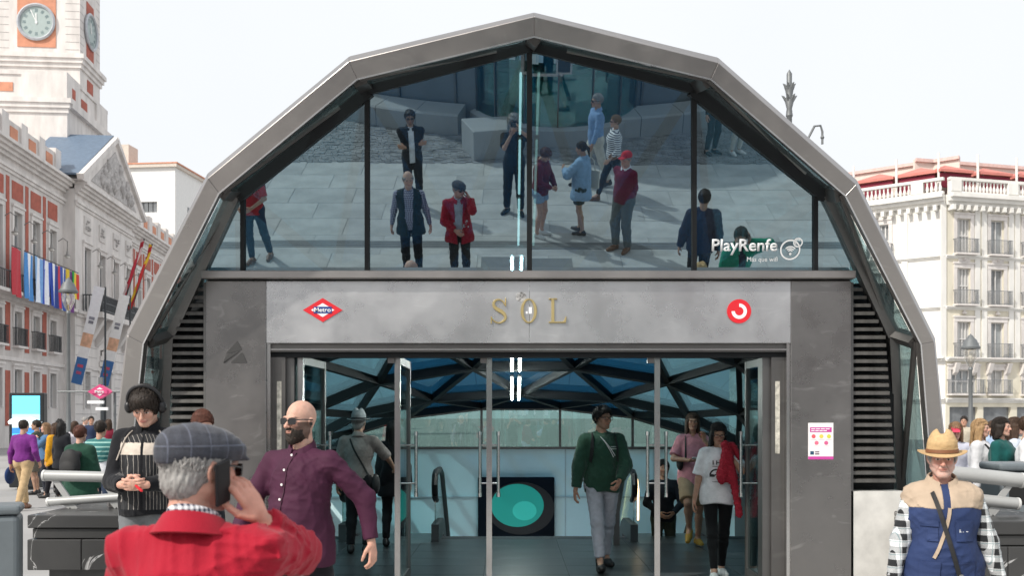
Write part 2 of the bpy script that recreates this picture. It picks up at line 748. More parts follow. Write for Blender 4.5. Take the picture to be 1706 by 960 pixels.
on_glass(ring_mesh(17 * sg, 14.6 * sg).mesh('emblem_ring', m_white), 1316, 416, 'emblem_ring')
on_glass(ring_mesh(8 * sg, 6 * sg, 24).mesh('emblem_ring', m_white), 1329, 404, 'emblem_ring')
on_glass(ring_mesh(5 * sg, 4 * sg, 20, .6, 4.2).mesh('emblem_ring', m_white), 1329, 404, 'emblem_ring')
for R in (4, 7, 10.2):
    on_glass(ring_mesh((R + 1) * sg, (R - .9) * sg, 16, PI * .22, PI * .78).mesh('wifi_arc', m_white), 1316, 421, 'wifi_arc')
on_glass(ring_mesh(2 * sg, .2 * sg, 12).mesh('wifi_arc', m_white), 1316, 423, 'wifi_arc')

# --- steel front: ledge, fascia, side panels
YF = 8.85
SX = YF / F


def X_(px):
    return (px - 853) * SX


def Z_(py):
    return H + (HZ - py) * SX


xl0, xl1, xr0, xr1 = X_(343), X_(443), X_(1318), X_(1418)
zt, zb = Z_(466), Z_(572)
bevel_me = MB().box(xl0 - .015, xr1 + .015, YF - .09, YF + .12, zt, Z_(453)).mesh('ledge', m_st_arch)
put('ledge', bevel(bevel_me, .006), ent)
fas = put('fascia_panel', bevel(MB().box(xl1 + .002, X_(882) - .001, YF, YF + .1, zb, zt - .012).mesh('fascia_panel', m_st_fascia), .003), ent)
put('fascia_panel', bevel(MB().box(X_(882) + .001, xr0 - .002, YF, YF + .1, zb, zt - .012).mesh('fascia_panel', m_st_fascia), .003), ent)
put('side_panel', bevel(MB().box(xl0, xl1, YF - .004, YF + .14, 0, zt - .012).mesh('side_panel', m_st_panel), .003), ent)
put('side_panel', bevel(MB().box(xr0, xr1, YF - .004, YF + .14, 0, zt - .012).mesh('side_panel', m_st_panel), .003), ent)
MB().box(xl0 + .01, xr1 - .01, YF + .02, YF + .1, zt - .011, zt).build('shadow_gap', m_lat, ent)
# portal: header rails and jambs
MB().box(xl1 - .01, xr0 + .01, YF + .05, YF + .30, zb - .075, zb - .001).build('header_rail', m_st_dark, ent)
MB().box(xl1 - .01, xr0 + .01, YF + .03, YF + .06, zb - .062, zb - .047).build('header_trim', m_st_bright, ent)
MB().box(xl1 - .01, xr0 + .01, YF + .10, YF + .26, zb - .12, zb - .075).build('header_rail', m_lat, ent)
for s_, xa in ((1, xl1), (-1, xr0)):
    MB().box(min(xa, xa + s_ * .035), max(xa, xa + s_ * .035), YF + .02, YF + .14, 0, zb).build('jamb', m_st_bright, ent)
    MB().box(min(xa + s_ * .035, xa + s_ * .15), max(xa + s_ * .035, xa + s_ * .15), YF + .10, YF + .34, 0, zb - .12).build('jamb', m_st_dark, ent)
    MB().box(min(xa + s_ * .15, xa + s_ * .22), max(xa + s_ * .15, xa + s_ * .22), YF + .14, YF + .30, 0, zb - .12).build('jamb', m_st_beam, ent)
    MB().box(min(xa + s_ * .075, xa + s_ * .115), max(xa + s_ * .075, xa + s_ * .115), YF + .094, YF + .10, 1.35, 2.0).build('sticker', mat('jamb_sticker', (.5, .48, .42), .5, var=.5, vs_=20), ent)

# --- letters S O L in brass
m_brass = mat('brass', (.62, .50, .24), .32, .75, var=.12, bump=.05)
YL = YF - .022


def letter(me_b, name='letter'):
    me = me_b.mesh(name, m_brass)
    return put(name, bevel(me, .003), ent)


def stroke(b, pts, widths, y0=YL, y1=YF - .001, vertical=None):
    """ribbon with changing width in the x/z plane"""
    L_, R_ = [], []
    n = len(pts)
    for k in range(n):
        p = Vector(pts[k])
        t = (Vector(pts[min(k + 1, n - 1)]) - Vector(pts[max(k - 1, 0)])).normalized()
        nn = Vector((-t.y, t.x))
        L_.append(p + nn * widths[k] / 2)
        R_.append(p - nn * widths[k] / 2)
    rings = []
    for a, c in zip(L_, R_):
        rings.append([(a.x, y0, a.y), (c.x, y0, c.y), (c.x, y1, c.y), (a.x, y1, a.y)])
    b.loft(rings)
    return b


def gpx(x, y):
    return (X_(x), Z_(y))


Oc = MB()
n = 44
out, inn = [], []
for k in range(n):
    a = 2 * PI * k / n
    out.append((X_(881) + 13.5 * SX * math.cos(a), Z_(518.5) + 20.5 * SX * math.sin(a)))
    inn.append((X_(881) + 8.6 * SX * math.cos(a), Z_(518.5) + 18.4 * SX * math.sin(a)))
for yy_ in (YL, YF - .001):
    Oc.v += [(p[0], yy_, p[1]) for p in out] + [(p[0], yy_, p[1]) for p in inn]
for k in range(n):
    j = (k + 1) % n
    Oc.f += [(k, j, n + j, n + k), (2 * n + k, 3 * n + k, 3 * n + j, 2 * n + j), (k, 2 * n + k, 2 * n + j, j), (n + k, n + j, 3 * n + j, 3 * n + k)]
letter(Oc)
Lb = MB()
stroke(Lb, [gpx(921, 498), gpx(921, 538)], [5 * SX] * 2)
stroke(Lb, [gpx(914, 498.5), gpx(928, 498.5)], [2 * SX] * 2, YL - .001)
stroke(Lb, [gpx(914, 537.5), gpx(940, 537.5)], [2.2 * SX] * 2, YL - .001)
stroke(Lb, [gpx(940, 538), gpx(942, 533), gpx(943, 528)], [5 * SX, 3 * SX, 1.6 * SX], YL - .002)
letter(Lb)
Sb = MB()
sp = [(841, 509), (838, 503), (832, 499.5), (826, 501), (822.5, 506), (824, 512), (829, 516), (836, 520), (841, 525), (842, 531), (838, 536), (831, 538.5), (824, 536), (819, 530)]
sw = [1.6, 2, 2.2, 3, 4.2, 5.2, 6, 6, 5.2, 4.2, 3.2, 2.2, 2, 1.6]
sm, swm = [], []
for i in range(len(sp) - 1):
    for q in range(4):
        t = q / 4
        p0, p1, p2, p3 = sp[max(i - 1, 0)], sp[i], sp[i + 1], sp[min(i + 2, len(sp) - 1)]
        f_ = lambda a, b, c, d: .5 * (2 * b + (c - a) * t + (2 * a - 5 * b + 4 * c - d) * t * t + (3 * b - a - 3 * c + d) * t ** 3)
        sm.append((f_(p0[0], p1[0], p2[0], p3[0]), f_(p0[1], p1[1], p2[1], p3[1])))
        swm.append(sw[i] + (sw[i + 1] - sw[i]) * t)
sm.append(sp[-1])
swm.append(sw[-1])
stroke(Sb, [gpx(*p) for p in sm], [w * SX for w in swm])
stroke(Sb, [gpx(842.3, 497), gpx(842.3, 511)], [1.8 * SX] * 2, YL - .001)
stroke(Sb, [gpx(818.6, 528), gpx(818.6, 540)], [1.8 * SX] * 2, YL - .001)
letter(Sb)
# worn round sticker over the O and scrap below it
MB().prism([(X_(868) + 9 * SX * math.cos(a * PI / 9), YF - .003, Z_(495) + 8 * SX * math.sin(a * PI / 9)) for a in range(18)], (0, .002, 0)).build('sticker', mat('worn_sticker', (.3, .3, .3), .7, var=.95, vs_=55), ent)
for (x0, y0, w_, h_) in ((881, 512, 5, 11), (876, 519, 3, 4)):
    MB().box(X_(x0), X_(x0 + w_), YF - .003, YF - .001, Z_(y0 + h_), Z_(y0)).build('sticker', m_white, ent)

# --- metro diamond
m_red = mat('sign_red', hexc('d8232f'), .4, var=.04)
m_blue = mat('sign_blue', hexc('1d3f86'), .4, var=.04)
ms = thing('metro_sign', 'red metro diamond with a blue Metro bar on the steel fascia', 'sign', (X_(538), YF, Z_(517)))


def dia(b, w, h_, y0, y1):
    b.prism([(-w, y0, 0), (0, y0, -h_), (w, y0, 0), (0, y0, h_)], (0, y1 - y0, 0))
    return b


dia(MB(), 33 * SX, 20 * SX, -.010, -.001).build('plate', m_red, ms)
dia(MB(), 19.5 * SX, 11.6 * SX, -.012, -.0101).build('inner_diamond', m_white, ms)
MB().box(-15 * SX, 15 * SX, -.015, -.0121, -5.5 * SX, 5.5 * SX).build('bar', m_blue, ms)
put('lettering', text_mesh('Metro', m_white, 27.5 * SX, 7.6 * SX, .002, bold=.02), ms, (-13.7 * SX, -.0152, -3.6 * SX))
# --- commuter rail roundel
rs = thing('commuter_rail_sign', 'red round commuter rail emblem with white open ring on fascia', 'sign', (X_(1231), YF, Z_(519)))
MB().prism([(20 * SX * math.cos(a * PI / 20), -.012, 20 * SX * math.sin(a * PI / 20)) for a in range(40)], (0, .011, 0)).build('plate', m_red, rs)
o = ring_mesh(12.8 * SX, 7.2 * SX, 40, -PI, PI * .5).build('emblem', m_white, rs)
o.location = (0, -.0125, 0)
# --- grey triangular emblem on the left panel
m_emb = mat('emblem_grey', (.055, .055, .055), .5, .3)
em = thing('rail_operator_emblem', 'dark grey rounded triangle emblem cut by a diagonal on left steel panel', 'sign', (X_(391), YF - .004, Z_(588)))


def rpoly(pts, r=4):
    o_ = []
    for i in range(len(pts)):
        p0, p1, p2 = (Vector(pts[i - 1]), Vector(pts[i]), Vector(pts[(i + 1) % len(pts)]))
        a = p1 + (p0 - p1).normalized() * r
        b = p1 + (p2 - p1).normalized() * r
        for t in (0, .33, .66, 1):
            o_.append((a * (1 - t) ** 2 + p1 * 2 * t * (1 - t) + b * t * t))
    return o_


for pts, r in (([(372, 604), (378, 592), (401, 585), (374, 606)], 2.0), ([(376, 590), (396, 568), (404, 583), (390, 587)], 2.5), ([(384, 605), (404, 587), (412, 605)], 2.5)):
    pp = rpoly(pts, r)
    MB().prism([((p.x - 391) * SX, -.006, (588 - p.y) * SX) for p in pp], (0, .005, 0)).build('emblem_piece', m_emb, em)
# --- notice on the right panel
nt_ = thing('notice_poster', 'white paper notice with magenta bars and round icons on right steel panel', 'poster', (X_(1367), YF - .004, Z_(736)))
MB().box(-21 * SX, 21 * SX, -.003, -.001, -30 * SX, 31 * SX).build('paper', mat('paper_white', (.82, .8, .8), .6, var=.03), nt_)
m_mag = mat('magenta_ink', hexc('c4429a'), .6, var=.05)
MB().box(-18 * SX, 18 * SX, -.0045, -.0031, 15.5 * SX, 23.5 * SX).build('banner', m_mag, nt_)
for zz, w_ in ((20.8, 16), (17.8, 13.5)):
    for k in range(4):
        MB().box((-16 + k * w_ * .5) * SX, (-16 + k * w_ * .5 + w_ * .42) * SX, -.0055, -.0046, (zz - .7) * SX, (zz + .7) * SX).build('text_line', m_white, nt_)
MB().box(-21 * SX, 21 * SX, -.0045, -.0031, -30 * SX, -25 * SX).build('banner', m_mag, nt_)
for (cx, cz, c) in ((-12, 8.5, 'e0606a'), (1, 8.5, 'e0cc5a'), (13.5, 8.5, 'd2d050'), (-7, -2.5, 'e0708c'), (9, -2.5, 'd26090')):
    MB().prism([((cx + 3.4 * math.cos(a * PI / 8)) * SX, -.0042, (cz + 3.4 * math.sin(a * PI / 8)) * SX) for a in range(16)], (0, .001, 0)).build('icon', mat('ink_' + c, hexc(c), .6, var=.05), nt_)
    MB().box((cx - 5) * SX, (cx + 5) * SX, -.0042, -.0032, (cz - 5.6) * SX, (cz - 4.9) * SX).build('text_line', mat('ink_pale', (.6, .55, .57), .6), nt_)
MB().box(-17.5 * SX, -11.5 * SX, -.0042, -.0032, -22 * SX, -16.2 * SX).build('icon', mat('ink_navy', hexc('274a66'), .6), nt_)
MB().box(-9.5 * SX, -2.5 * SX, -.0042, -.0032, -18.4 * SX, -16.2 * SX).build('icon', mat('ink_grey', hexc('80707a'), .6), nt_)
MB().box(-9.5 * SX, -2.5 * SX, -.0042, -.0032, -22 * SX, -19.6 * SX).build('icon', mat('ink_grey'), nt_)

# --- louvres between panel and arch


def lerp(a, b, t):
    return a + (b - a) * t


YV = 8.98
SV = YV / F
slat_me = MB()
slat_me.v = [(0, -.075, 0), (1, -.075, 0), (1, -.073, .030), (0, -.073, .030), (0, .05, .035), (1, .05, .035), (1, .05, .052), (0, .05, .052)]
slat_me.f = [(0, 1, 2, 3), (3, 2, 6, 7), (7, 6, 5, 4), (4, 5, 1, 0), (0, 3, 7, 4), (1, 5, 6, 2)]
slat_mesh = slat_me.mesh('louvre_slat', mat('louvre_grey', (.12, .115, .108), .5, .6, var=.2))
for side in (-1, 1):
    py = 487.0
    while py < 812:
        if side < 0:
            xo = lerp(337, 293, (py - 470) / 92) if py < 562 else lerp(293, 284, (py - 562) / 250)
            xi = 345
        else:
            xo = lerp(1424, 1470, (py - 470) / 92) if py < 562 else lerp(1470, 1488, (py - 562) / 250)
            xi = 1416
        a, b = sorted((xo, xi))
        x0, x1 = (a - 853) * SV, (b - 853) * SV
        if x1 - x0 > .03:
            put('louvre_slat', slat_mesh, ent, (x0, YV, H + (HZ - py) * SV), None, (x1 - x0, 1, 1))
        py += 13.2
    xa, xb = ((283 - 853) * SV, xl0) if side < 0 else (xr1, (1494 - 853) * SV)
    MB().box(xa - (.02 if side < 0 else 0), xb + (.02 if side > 0 else 0), YV + .12, YV + .16, .95, 2.9).build('louvre_backing', m_lat, ent)
    MB().box(xa - .03, xb + .03, YV - .10, YV + .2, 0, H + (HZ - 818) * SV).build('base_block', mat('base_limestone', (.62, .61, .58), .7, var=.15, vs_=5), ent)
    # bar closing the louvre against the panel
    MB().box(xl0 - .03 if side < 0 else xr1 + .002, xl0 - .002 if side < 0 else xr1 + .03, YF + .03, YF + .16, 0, zt - .02).build('louvre_post', m_st_beam, ent)

# --- glazed doors standing open


def door_leaf(px, ang, label, w=.95, flip=1):
    YD = 9.05
    t = thing('glass_door', label, 'door', ((px - 853) / F * YD, YD, 0), math.radians(ang))
    zt_ = 2.23
    for xx in (0, w - .055):
        MB().box(xx, xx + .055, -.025, .025, .02, zt_).build('stile', m_st_bright if xx == 0 else m_st_beam, t)
    MB().box(.056, w - .056, -.022, .022, .02, .17).build('bottom_rail', m_st_beam, t)
    MB().box(.056, w - .056, -.022, .022, zt_ - .07, zt_).build('top_rail', m_st_beam, t)
    MB().box(.056, w - .056, -.006, .006, .171, zt_ - .071).build('pane', m_gdoor, t)
    for s_ in (-1, 1):
        hb = MB().tube([(w - .12, s_ * .09, .90), (w - .12, s_ * .09, 1.52)], .017, 10)
        h_o = hb.build('handle', m_st_bright, t, smooth=True)
        for z_ in (1.02, 1.40):
            MB().tube([(w - .12, s_ * .006, z_), (w - .12, s_ * .09, z_)], .010, 8).build('handle_bracket', m_st_bright, h_o)
        for z_ in (.905, 1.515):
            MB().lathe([(.0001, -.02), (.021, -.02), (.021, .02), (.0001, .02)], 10, (w - .12, s_ * .09, z_)).build('handle_cap', m_st_bright, h_o)
    return t


door_leaf(500, 88, 'glass door leaf standing open just behind the bald man in the purple shirt')
door_leaf(662, 90, 'open glass door leaf beside the man in the pale grey hat')
door_leaf(815, 91.3, 'glass door leaf seen edge on in front of the traffic light board')
door_leaf(1095, 82, 'glass door leaf seen edge on between green sweatshirt man and white T-shirt woman')
door_leaf(1286, 90, 'open glass door leaf beside the right steel panel with its notice')
for px in (652, 806, 1084):
    x0 = (px - 853) / F * 9.02
    MB().box(x0 - .03, x0 + .03, 8.99, 9.04, zb - .17, zb - .121).build('door_pivot', m_st_dark, ent)

# --- interior floor, pit, walls
m_floor = mat('dark_granite_floor', (.045, .052, .056), .34, var=.3, vs_=1.5, bump=.05)
fl = MB().box(-3.35, 3.65, 8.75, 13.9, -.12, .012).build('interior_floor', mat('floor_joint', (.05, .055, .06), .6))
struct(fl)
tme = bevel(MB().box(-.445, .445, -.295, .295, .012, .018).mesh('floor_tile', m_floor), .002)
for ix in range(7):
    for iy in range(7):
        put('floor_tile', tme, fl, (-2.55 + ix * .9, 9.6 + iy * .6, 0))
m_pale = mat('pale_blue_wall', (.66, .90, .95), .5, var=.05, vs_=1.2)
m_inner = mat('inner_dark_panel', (.06, .07, .075), .5, var=.2)
MB().box(-3.5, 3.8, 17.0, 17.15, -3, 1.13).build('back_wall', m_pale, ent)
for xx in (-2.0, -.55, .9, 2.4):
    MB().box(xx, xx + .02, 16.985, 17.0, -3, 1.13).build('wall_joint', mat('wall_joint_blue', (.45, .6, .65), .6), ent)
MB().box(-3.5, 3.8, 16.96, 17.0, .30, .32).build('wall_joint', mat('wall_joint_blue'), ent)
MB().box(-3.5, 3.8, 16.93, 17.1, 1.13, 1.17).build('wall_coping', m_st_beam, ent)
for xx in (-3.6, 3.8):
    MB().box(xx, xx + .1, 9.2, 17.1, -3, .62).build('inner_side_wall', m_inner, ent)
MB().box(-3.49, 3.79, 13.9, 16.9, -3.1, -3).build('pit_floor', m_inner, ent)

# --- glazed shell over the stairs: lattice beams and triangular panes
RG = [(10.3, 3.55, 3.62, .62), (11.7, 2.84, 3.55, .62), (13.2, 2.36, 3.52, .62), (15.0, 2.04, 3.52, .60), (17.05, 1.86, 3.5, .60)]


def ringpts(r, odd):
    y_, zc, w, z0 = r
    pts = []
    n_ = 8
    for k in range(n_ + 1):
        t = k / n_ * 2 - 1
        a = t * PI / 2
        x_ = math.sin(a) * w
        z_ = z0 + (zc - z0) * abs(math.cos(a)) ** .75
        pts.append(Vector((XC + x_, y_, z_)))
    if odd:
        q = [pts[0]] + [(pts[i] + pts[i + 1]) / 2 + Vector((0, 0, .04)) for i in range(n_)] + [pts[-1]]
        return q
    return pts


rings = [[GW[k] + NV * .1 for k in range(9)]] + [ringpts(r, i % 2 == 0) for i, r in enumerate(RG)]
tri_done = set()
for i in range(len(rings) - 1):
    A, B = rings[i], rings[i + 1]
    ia = ib = 0
    tris = []
    while ia < len(A) - 1 or ib < len(B) - 1:
        fa = (ia + 1) / (len(A) - 1) if ia < len(A) - 1 else 9
        fb = (ib + 1) / (len(B) - 1) if ib < len(B) - 1 else 9
        if fa < fb or (fa == fb and i % 2 == 0):
            tris.append((A[ia], A[ia + 1], B[ib]))
            ia += 1
        else:
            tris.append((A[ia], B[ib], B[ib + 1]))
            ib += 1
        MB().beam(A[ia], B[ib], .07, .10, Vector((0, .2, 1))).build('lattice_beam', m_lat, ent)
    for t in tris:
        c = (t[0] + t[1] + t[2]) / 3
        nn = (t[1] - t[0]).cross(t[2] - t[0]).normalized()
        if nn.z < 0:
            nn = -nn
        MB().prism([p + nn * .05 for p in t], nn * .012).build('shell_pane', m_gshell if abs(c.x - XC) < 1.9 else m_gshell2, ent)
    for k in range(len(B) - 1):
        w = .16 if i == len(rings) - 2 else .1
        MB().beam(B[k], B[k + 1], w, .12, Vector((0, .2, 1))).build('lattice_beam', m_lat, ent)
# glazing under the rear rim
rim = rings[-1]
for k in range(len(rim) - 1):
    a, b = rim[k], rim[k + 1]
    if max(a.z, b.z) > 1.2:
        poly = [(a.x, 17.0, 1.17), (b.x, 17.0, 1.17), (b.x, 17.0, max(1.171, b.z - .06)), (a.x, 17.0, max(1.171, a.z - .06))]
        MB().prism(poly, (0, .012, 0)).build('rear_pane', m_gpale, ent)
        if b.z > 1.25:
            MB().box(b.x - .02, b.x + .02, 16.97, 17.05, 1.17, b.z - .05).build('rear_mullion', m_st_dark, ent)
# rows of lit fluorescent tubes along the crown
m_tube2 = emat('dim_tube', (.85, 1.0, .8), .8)
m_tube = emat('lit_tube', (.93, 1.0, .88), 3.0)
m_tube3 = emat('bright_tube', (.90, 1.0, .95), 70.0)
crown = [rings[0][4], Vector((XC, 10.3, 3.55)), Vector((XC, 13.2, 2.36)), Vector((XC, 15.0, 2.04)), Vector((XC, 17.05, 1.86))]
TL = ['lit tube hung highest under the crown behind the tilted glass', 'lit tube in the middle of the row behind the tilted glass', 'lit tube lowest in the row behind the tilted glass', 'lit tube hung under the vault between the open doors', 'lit tube at the far end of the vault, above the traffic light board']
seg = [(0, .05, .34), (0, .37, .66), (0, .69, .97), (1, .05, .95), (2, .1, .9)]
for q, (k, f0, f1) in enumerate(seg):
    a, b = crown[k], crown[k + 1]
    for dx in ((-.085, .07) if k == 0 else (-.15, -.05)):
        p0, p1 = a.lerp(b, f0), a.lerp(b, f1)
        t = thing('fluorescent_tube', TL[q], 'lamp', (0, 0, 0), 0, 'fluorescent tube pair %d' % (q + 1))
        MB().tube([p0 + Vector((dx, 0, -.14)), p1 + Vector((dx, 0, -.14))], .011, 8).build('tube', m_tube2 if dx > 0 else (m_tube if k == 0 else m_tube3), t, True)
        MB().beam(p0 + Vector((dx, 0, -.10)), p1 + Vector((dx, 0, -.10)), .05, .03, Vector((0, 0, 1))).build('fitting', m_st_dark, t)

# --- escalators
m_rub = mat('handrail_rubber', (.012, .012, .012), .45)
m_skirt = mat('escalator_steel', (.30, .31, .31), .35, .8)


def escalator(xa, xb, label, lit):
    t = thing('escalator', label, 'escalator', ((xa + xb) / 2, 13.3, 0))
    w = (xb - xa) / 2
    for s_ in (-1, 1):
        path = [(-.12, .66), (-.16, .78), (-.10, .90), (.05, .94), (.75, .94), (1.1, .86), (3.4, -.9)]
        low = [(3.4, -1.05), (1.05, .70), (.70, .80), (.06, .80), (-.02, .74), (-.02, .62)]
        MB().tube([(s_ * w, p[0], p[1]) for p in path], .042, 8).build('handrail', m_rub, t, True)
        MB().tube([(s_ * w, -.12, .66), (s_ * w, -.06, .60), (s_ * w, .1, .56)], .042, 8).build('handrail', m_rub, t, True)
        MB().prism([(s_ * w - .008, p[0], p[1] - .03) for p in [(-.05, .88), (.05, .92), (.75, .92), (1.1, .84), (3.4, -.92), (3.4, -1.6), (1.1, .18), (.8, .26), (-.05, .26)]], (.016, 0, 0)).build('balustrade_panel', m_gpale, t)
        MB().prism([(s_ * w - .05, p[0], p[1]) for p in [(-.1, .02), (-.1, .25), (.8, .25), (1.1, .16), (3.4, -1.6), (3.4, -2.2), (1.0, -.3), (.9, .02)]], (.1, 0, 0)).build('skirt', m_inner, t)
        if lit and s_ < 0:
            MB().tube([(s_ * w + .06, p[0], p[1]) for p in [(-.02, .3), (-.04, .7), (.08, .84), (.75, .85), (1.1, .76), (3.3, -.95)]], .012, 6).build('light_strip', emat('amber_strip', (1.0, .72, .38), 3.0), t)
    for k in range(9):
        MB().box(-w + .06, w - .06, .55 + k * .33, .55 + k * .33 + .34, -.2 - k * .26 - .3, -.02 - max(0, k - 1) * .26).build('step', m_skirt, t)
    MB().box(-w + .06, w - .06, -.25, .55, -.2, .02).build('landing_plate', m_skirt, t)
    return t


escalator(-2.25, -1.02, 'escalator with black handrails going down beside the man in the grey hat', False)
escalator(1.62, 2.75, 'escalator with amber lit balustrade rising beside the woman in the pink shirt', True)
for xx, lb in ((1.35, 'tall slim steel post with round cap between green sweatshirt man and escalator'),):
    t = thing('barrier_post', lb, 'post', (xx + .0, 12.9, 0))
    MB().box(-.04, .04, -.04, .04, .018, .98).build('shaft', m_st_beam, t)
    MB().lathe([(.001, -.05), (.06, -.04), (.07, 0), (.06, .04), (.001, .05)], 12, (0, 0, 1.0)).build('cap', m_st_beam, t, True)

# board with a traffic light picture on the back wall
bd = thing('traffic_light_board', 'dark navy board with large teal traffic light lens on the pale wall', 'board', (0, 16.9, 0))
s17 = 16.8 / F
bx0, bx1, bz0, bz1 = (796 - 853) * s17, (924 - 853) * s17, H + (HZ - 897) * s17, H + (HZ - 796) * s17
put('panel', bevel(MB().box(bx0, bx1, -.06, .0, bz0 - .1, bz1).mesh('panel', mat('board_navy', hexc('0a1420'), .75, var=.3, spec=.15)), .02, 2), bd)
cx, cz = (866 - 853) * s17, H + (HZ - 846) * s17


def disc(b, cx_, cz_, rx, rz, y0, y1, n_=36):
    b.prism([(cx_ + rx * math.cos(2 * PI * a / n_), y0, cz_ + rz * math.sin(2 * PI * a / n_)) for a in range(n_)], (0, y1 - y0, 0))
    return b


disc(MB(), cx + .02, cz - .02, 56 * s17, 44 * s17, -.075, -.061).build('hood', mat('board_black', (.006, .009, .013), .5), bd)
disc(MB(), cx - .04, cz + .03, 44 * s17, 36 * s17, -.082, -.0755).build('lens', emat('teal_lens', hexc('128a80'), .35), bd)
disc(MB(), cx + .08, cz - .06, 20 * s17, 16 * s17, -.086, -.0825).build('lens_glint', emat('teal_lens2', hexc('2aa79c'), .4), bd)
# ================================================================ PLINTHS, RAILS, BINS
m_marb = bpy.data.materials.new('black_marble')
m_marb.use_nodes = True
N, L = m_marb.node_tree.nodes, m_marb.node_tree.links
b_ = N['Principled BSDF']
b_.inputs['Roughness'].default_value = .32
tc_ = N.new('ShaderNodeTexCoord')
nz_ = N.new('ShaderNodeTexNoise')
nz_.inputs['Scale'].default_value = 1.6
nz_.inputs['Detail'].default_value = 5
nz_.inputs['Distortion'].default_value = 1.6
L.new(tc_.outputs['Object'], nz_.inputs['Vector'])
cr_ = N.new('ShaderNodeValToRGB')
e_ = cr_.color_ramp.elements
e_[0].position, e_[0].color = .0, (.024, .025, .027, 1)
e_[1].position, e_[1].color = 1.0, (.05, .05, .052, 1)
for p_, c_ in ((.492, .045), (.5, .45), (.508, .05), (.63, .04), (.634, .30), (.638, .04)):
    q_ = cr_.color_ramp.elements.new(p_)
    q_.color = (c_, c_, c_, 1)
L.new(nz_.outputs['Fac'], cr_.inputs[0])
L.new(cr_.outputs[0], b_.inputs['Base Color'])

m_tube_w = mat('rail_paint', (.38, .385, .38), .45, .15, var=.08)


def plinth(label, x0, x1, y0, y1, h, rz):
    t = thing('marble_plinth', label, 'plinth', (x0, y0, 0), rz)
    w, d = x1 - x0, y1 - y0
    MB().box(.12, w - .12, .14, d, 0, h - .46).build('recessed_base', mat('plinth_base', (.10, .10, .10), .7, var=.3), t)
    for k, (xa, xb) in enumerate(((0, w * .52), (w * .52 + .004, w))):
        put('lower_block', bevel(MB().box(xa, xb, 0, d, h - .46, h - .205).mesh('lower_block', m_marb), .006), t)
    put('upper_block', bevel(MB().box(.03, w - .03, .03, d, h - .2, h - .115).mesh('upper_block', m_marb), .006), t)
    put('top_slab', bevel(MB().box(0.0, w, 0.0, d, h - .11, h).mesh('top_slab', m_marb), .008), t)
    return t


plinth('black veined marble plinth beside the young man with headphones', P(45, 857, 8.3).x, P(214, 857, 8.3).x + .02, 8.3, 9.9, .86, 0)
plinth('black veined marble plinth behind the man in the straw hat', P(1560, 857, 8.0).x, P(1790, 857, 8.0).x, 8.0, 9.7, .84, 0)


def rail(label, a, b, a2, b2, r, tip):
    t = thing('tubular_rail', label, 'rail', (0, 0, 0))
    for (p, q, rr) in ((a, b, r), (a2, b2, r * .82)):
        p, q = Vector(p), Vector(q)
        d = (q - p).normalized()
        o = MB().tube([p, q], rr, 16).build('tube', m_tube_w, t, True)
        MB().tube([p - d * .02, p - d * .001], [rr * 1.06] * 2, 16).build('end_cap', mat('rail_cap', (.6, .6, .59), .5), o, True)
    d = (Vector(b) - Vector(a)).normalized()
    for f0, f1 in ((.12, .62), (.78, 1.2)):
        p = Vector(a).lerp(Vector(b), f0) + Vector((0, 0, -r * .6))
        q = Vector(a2).lerp(Vector(b2), f0 + .25)
        q.z = tip
        MB().beam(p, q, .05, .022, Vector((0, 1, 0))).build('bracket', m_tube_w, t)
        MB().beam(Vector(a2).lerp(Vector(b2), f0 + .05), q + Vector((-.05 * d.x, 0, .02)), .035, .02, Vector((0, 1, 0))).build('bracket', m_tube_w, t)
    return t


Yr = 8.9
rail('pale tubular double rail above the left marble plinth', P(76, 793, Yr), P(200, 796, Yr), P(83, 837, Yr), P(200, 829, Yr), .048, .85)
Yq = 8.45
rail('pale tubular double rail above the right marble plinth', P(1700, 801, Yq), P(1560, 786, Yq), P(1693, 840, Yq), P(1560, 826, Yq), .062, .83)

m_bin = mat('bin_grey', (.16, .185, .20), .45, .2, var=.1)


def litter_bin(label, loc, w, d, h, rz, group=None):
    t = thing('litter_bin', label, 'bin', loc, rz, group)
    put('body', bevel(MB().box(-w / 2, w / 2, -d / 2, d / 2, .05, h * .93).mesh('body', m_bin), .04, 3), t)
    put('lid', bevel(MB().box(-w / 2 - .01, w / 2 + .01, -d / 2 - .01, d / 2 + .01, h * .935, h).mesh('lid', m_bin), .03, 3), t)
    MB().box(-w * .3, w * .3, -d / 2 - .004, -d / 2 + .01, h * .66, h * .82).build('mouth', mat('bin_mouth', (.01, .01, .01), .8), t)
    MB().box(-w * .42, w * .42, -d * .42, d * .42, 0, .05).build('foot', m_lat, t)
    return t


litter_bin('dark grey litter bin beside the left marble plinth', (P(6, 900, 7.2).x - .12, 7.3, 0), .36, .36, 1.04, math.radians(-68))
litter_bin('blue grey litter bin next to its twin behind the right rail', (P(1693, 800, 10.0).x, 10.1, 0), .44, .44, 1.22, 0)
litter_bin('blue grey litter bin standing outermost behind the right rail', (P(1693, 800, 10.0).x + .47, 10.1, 0), .44, .44, 1.22, 0)

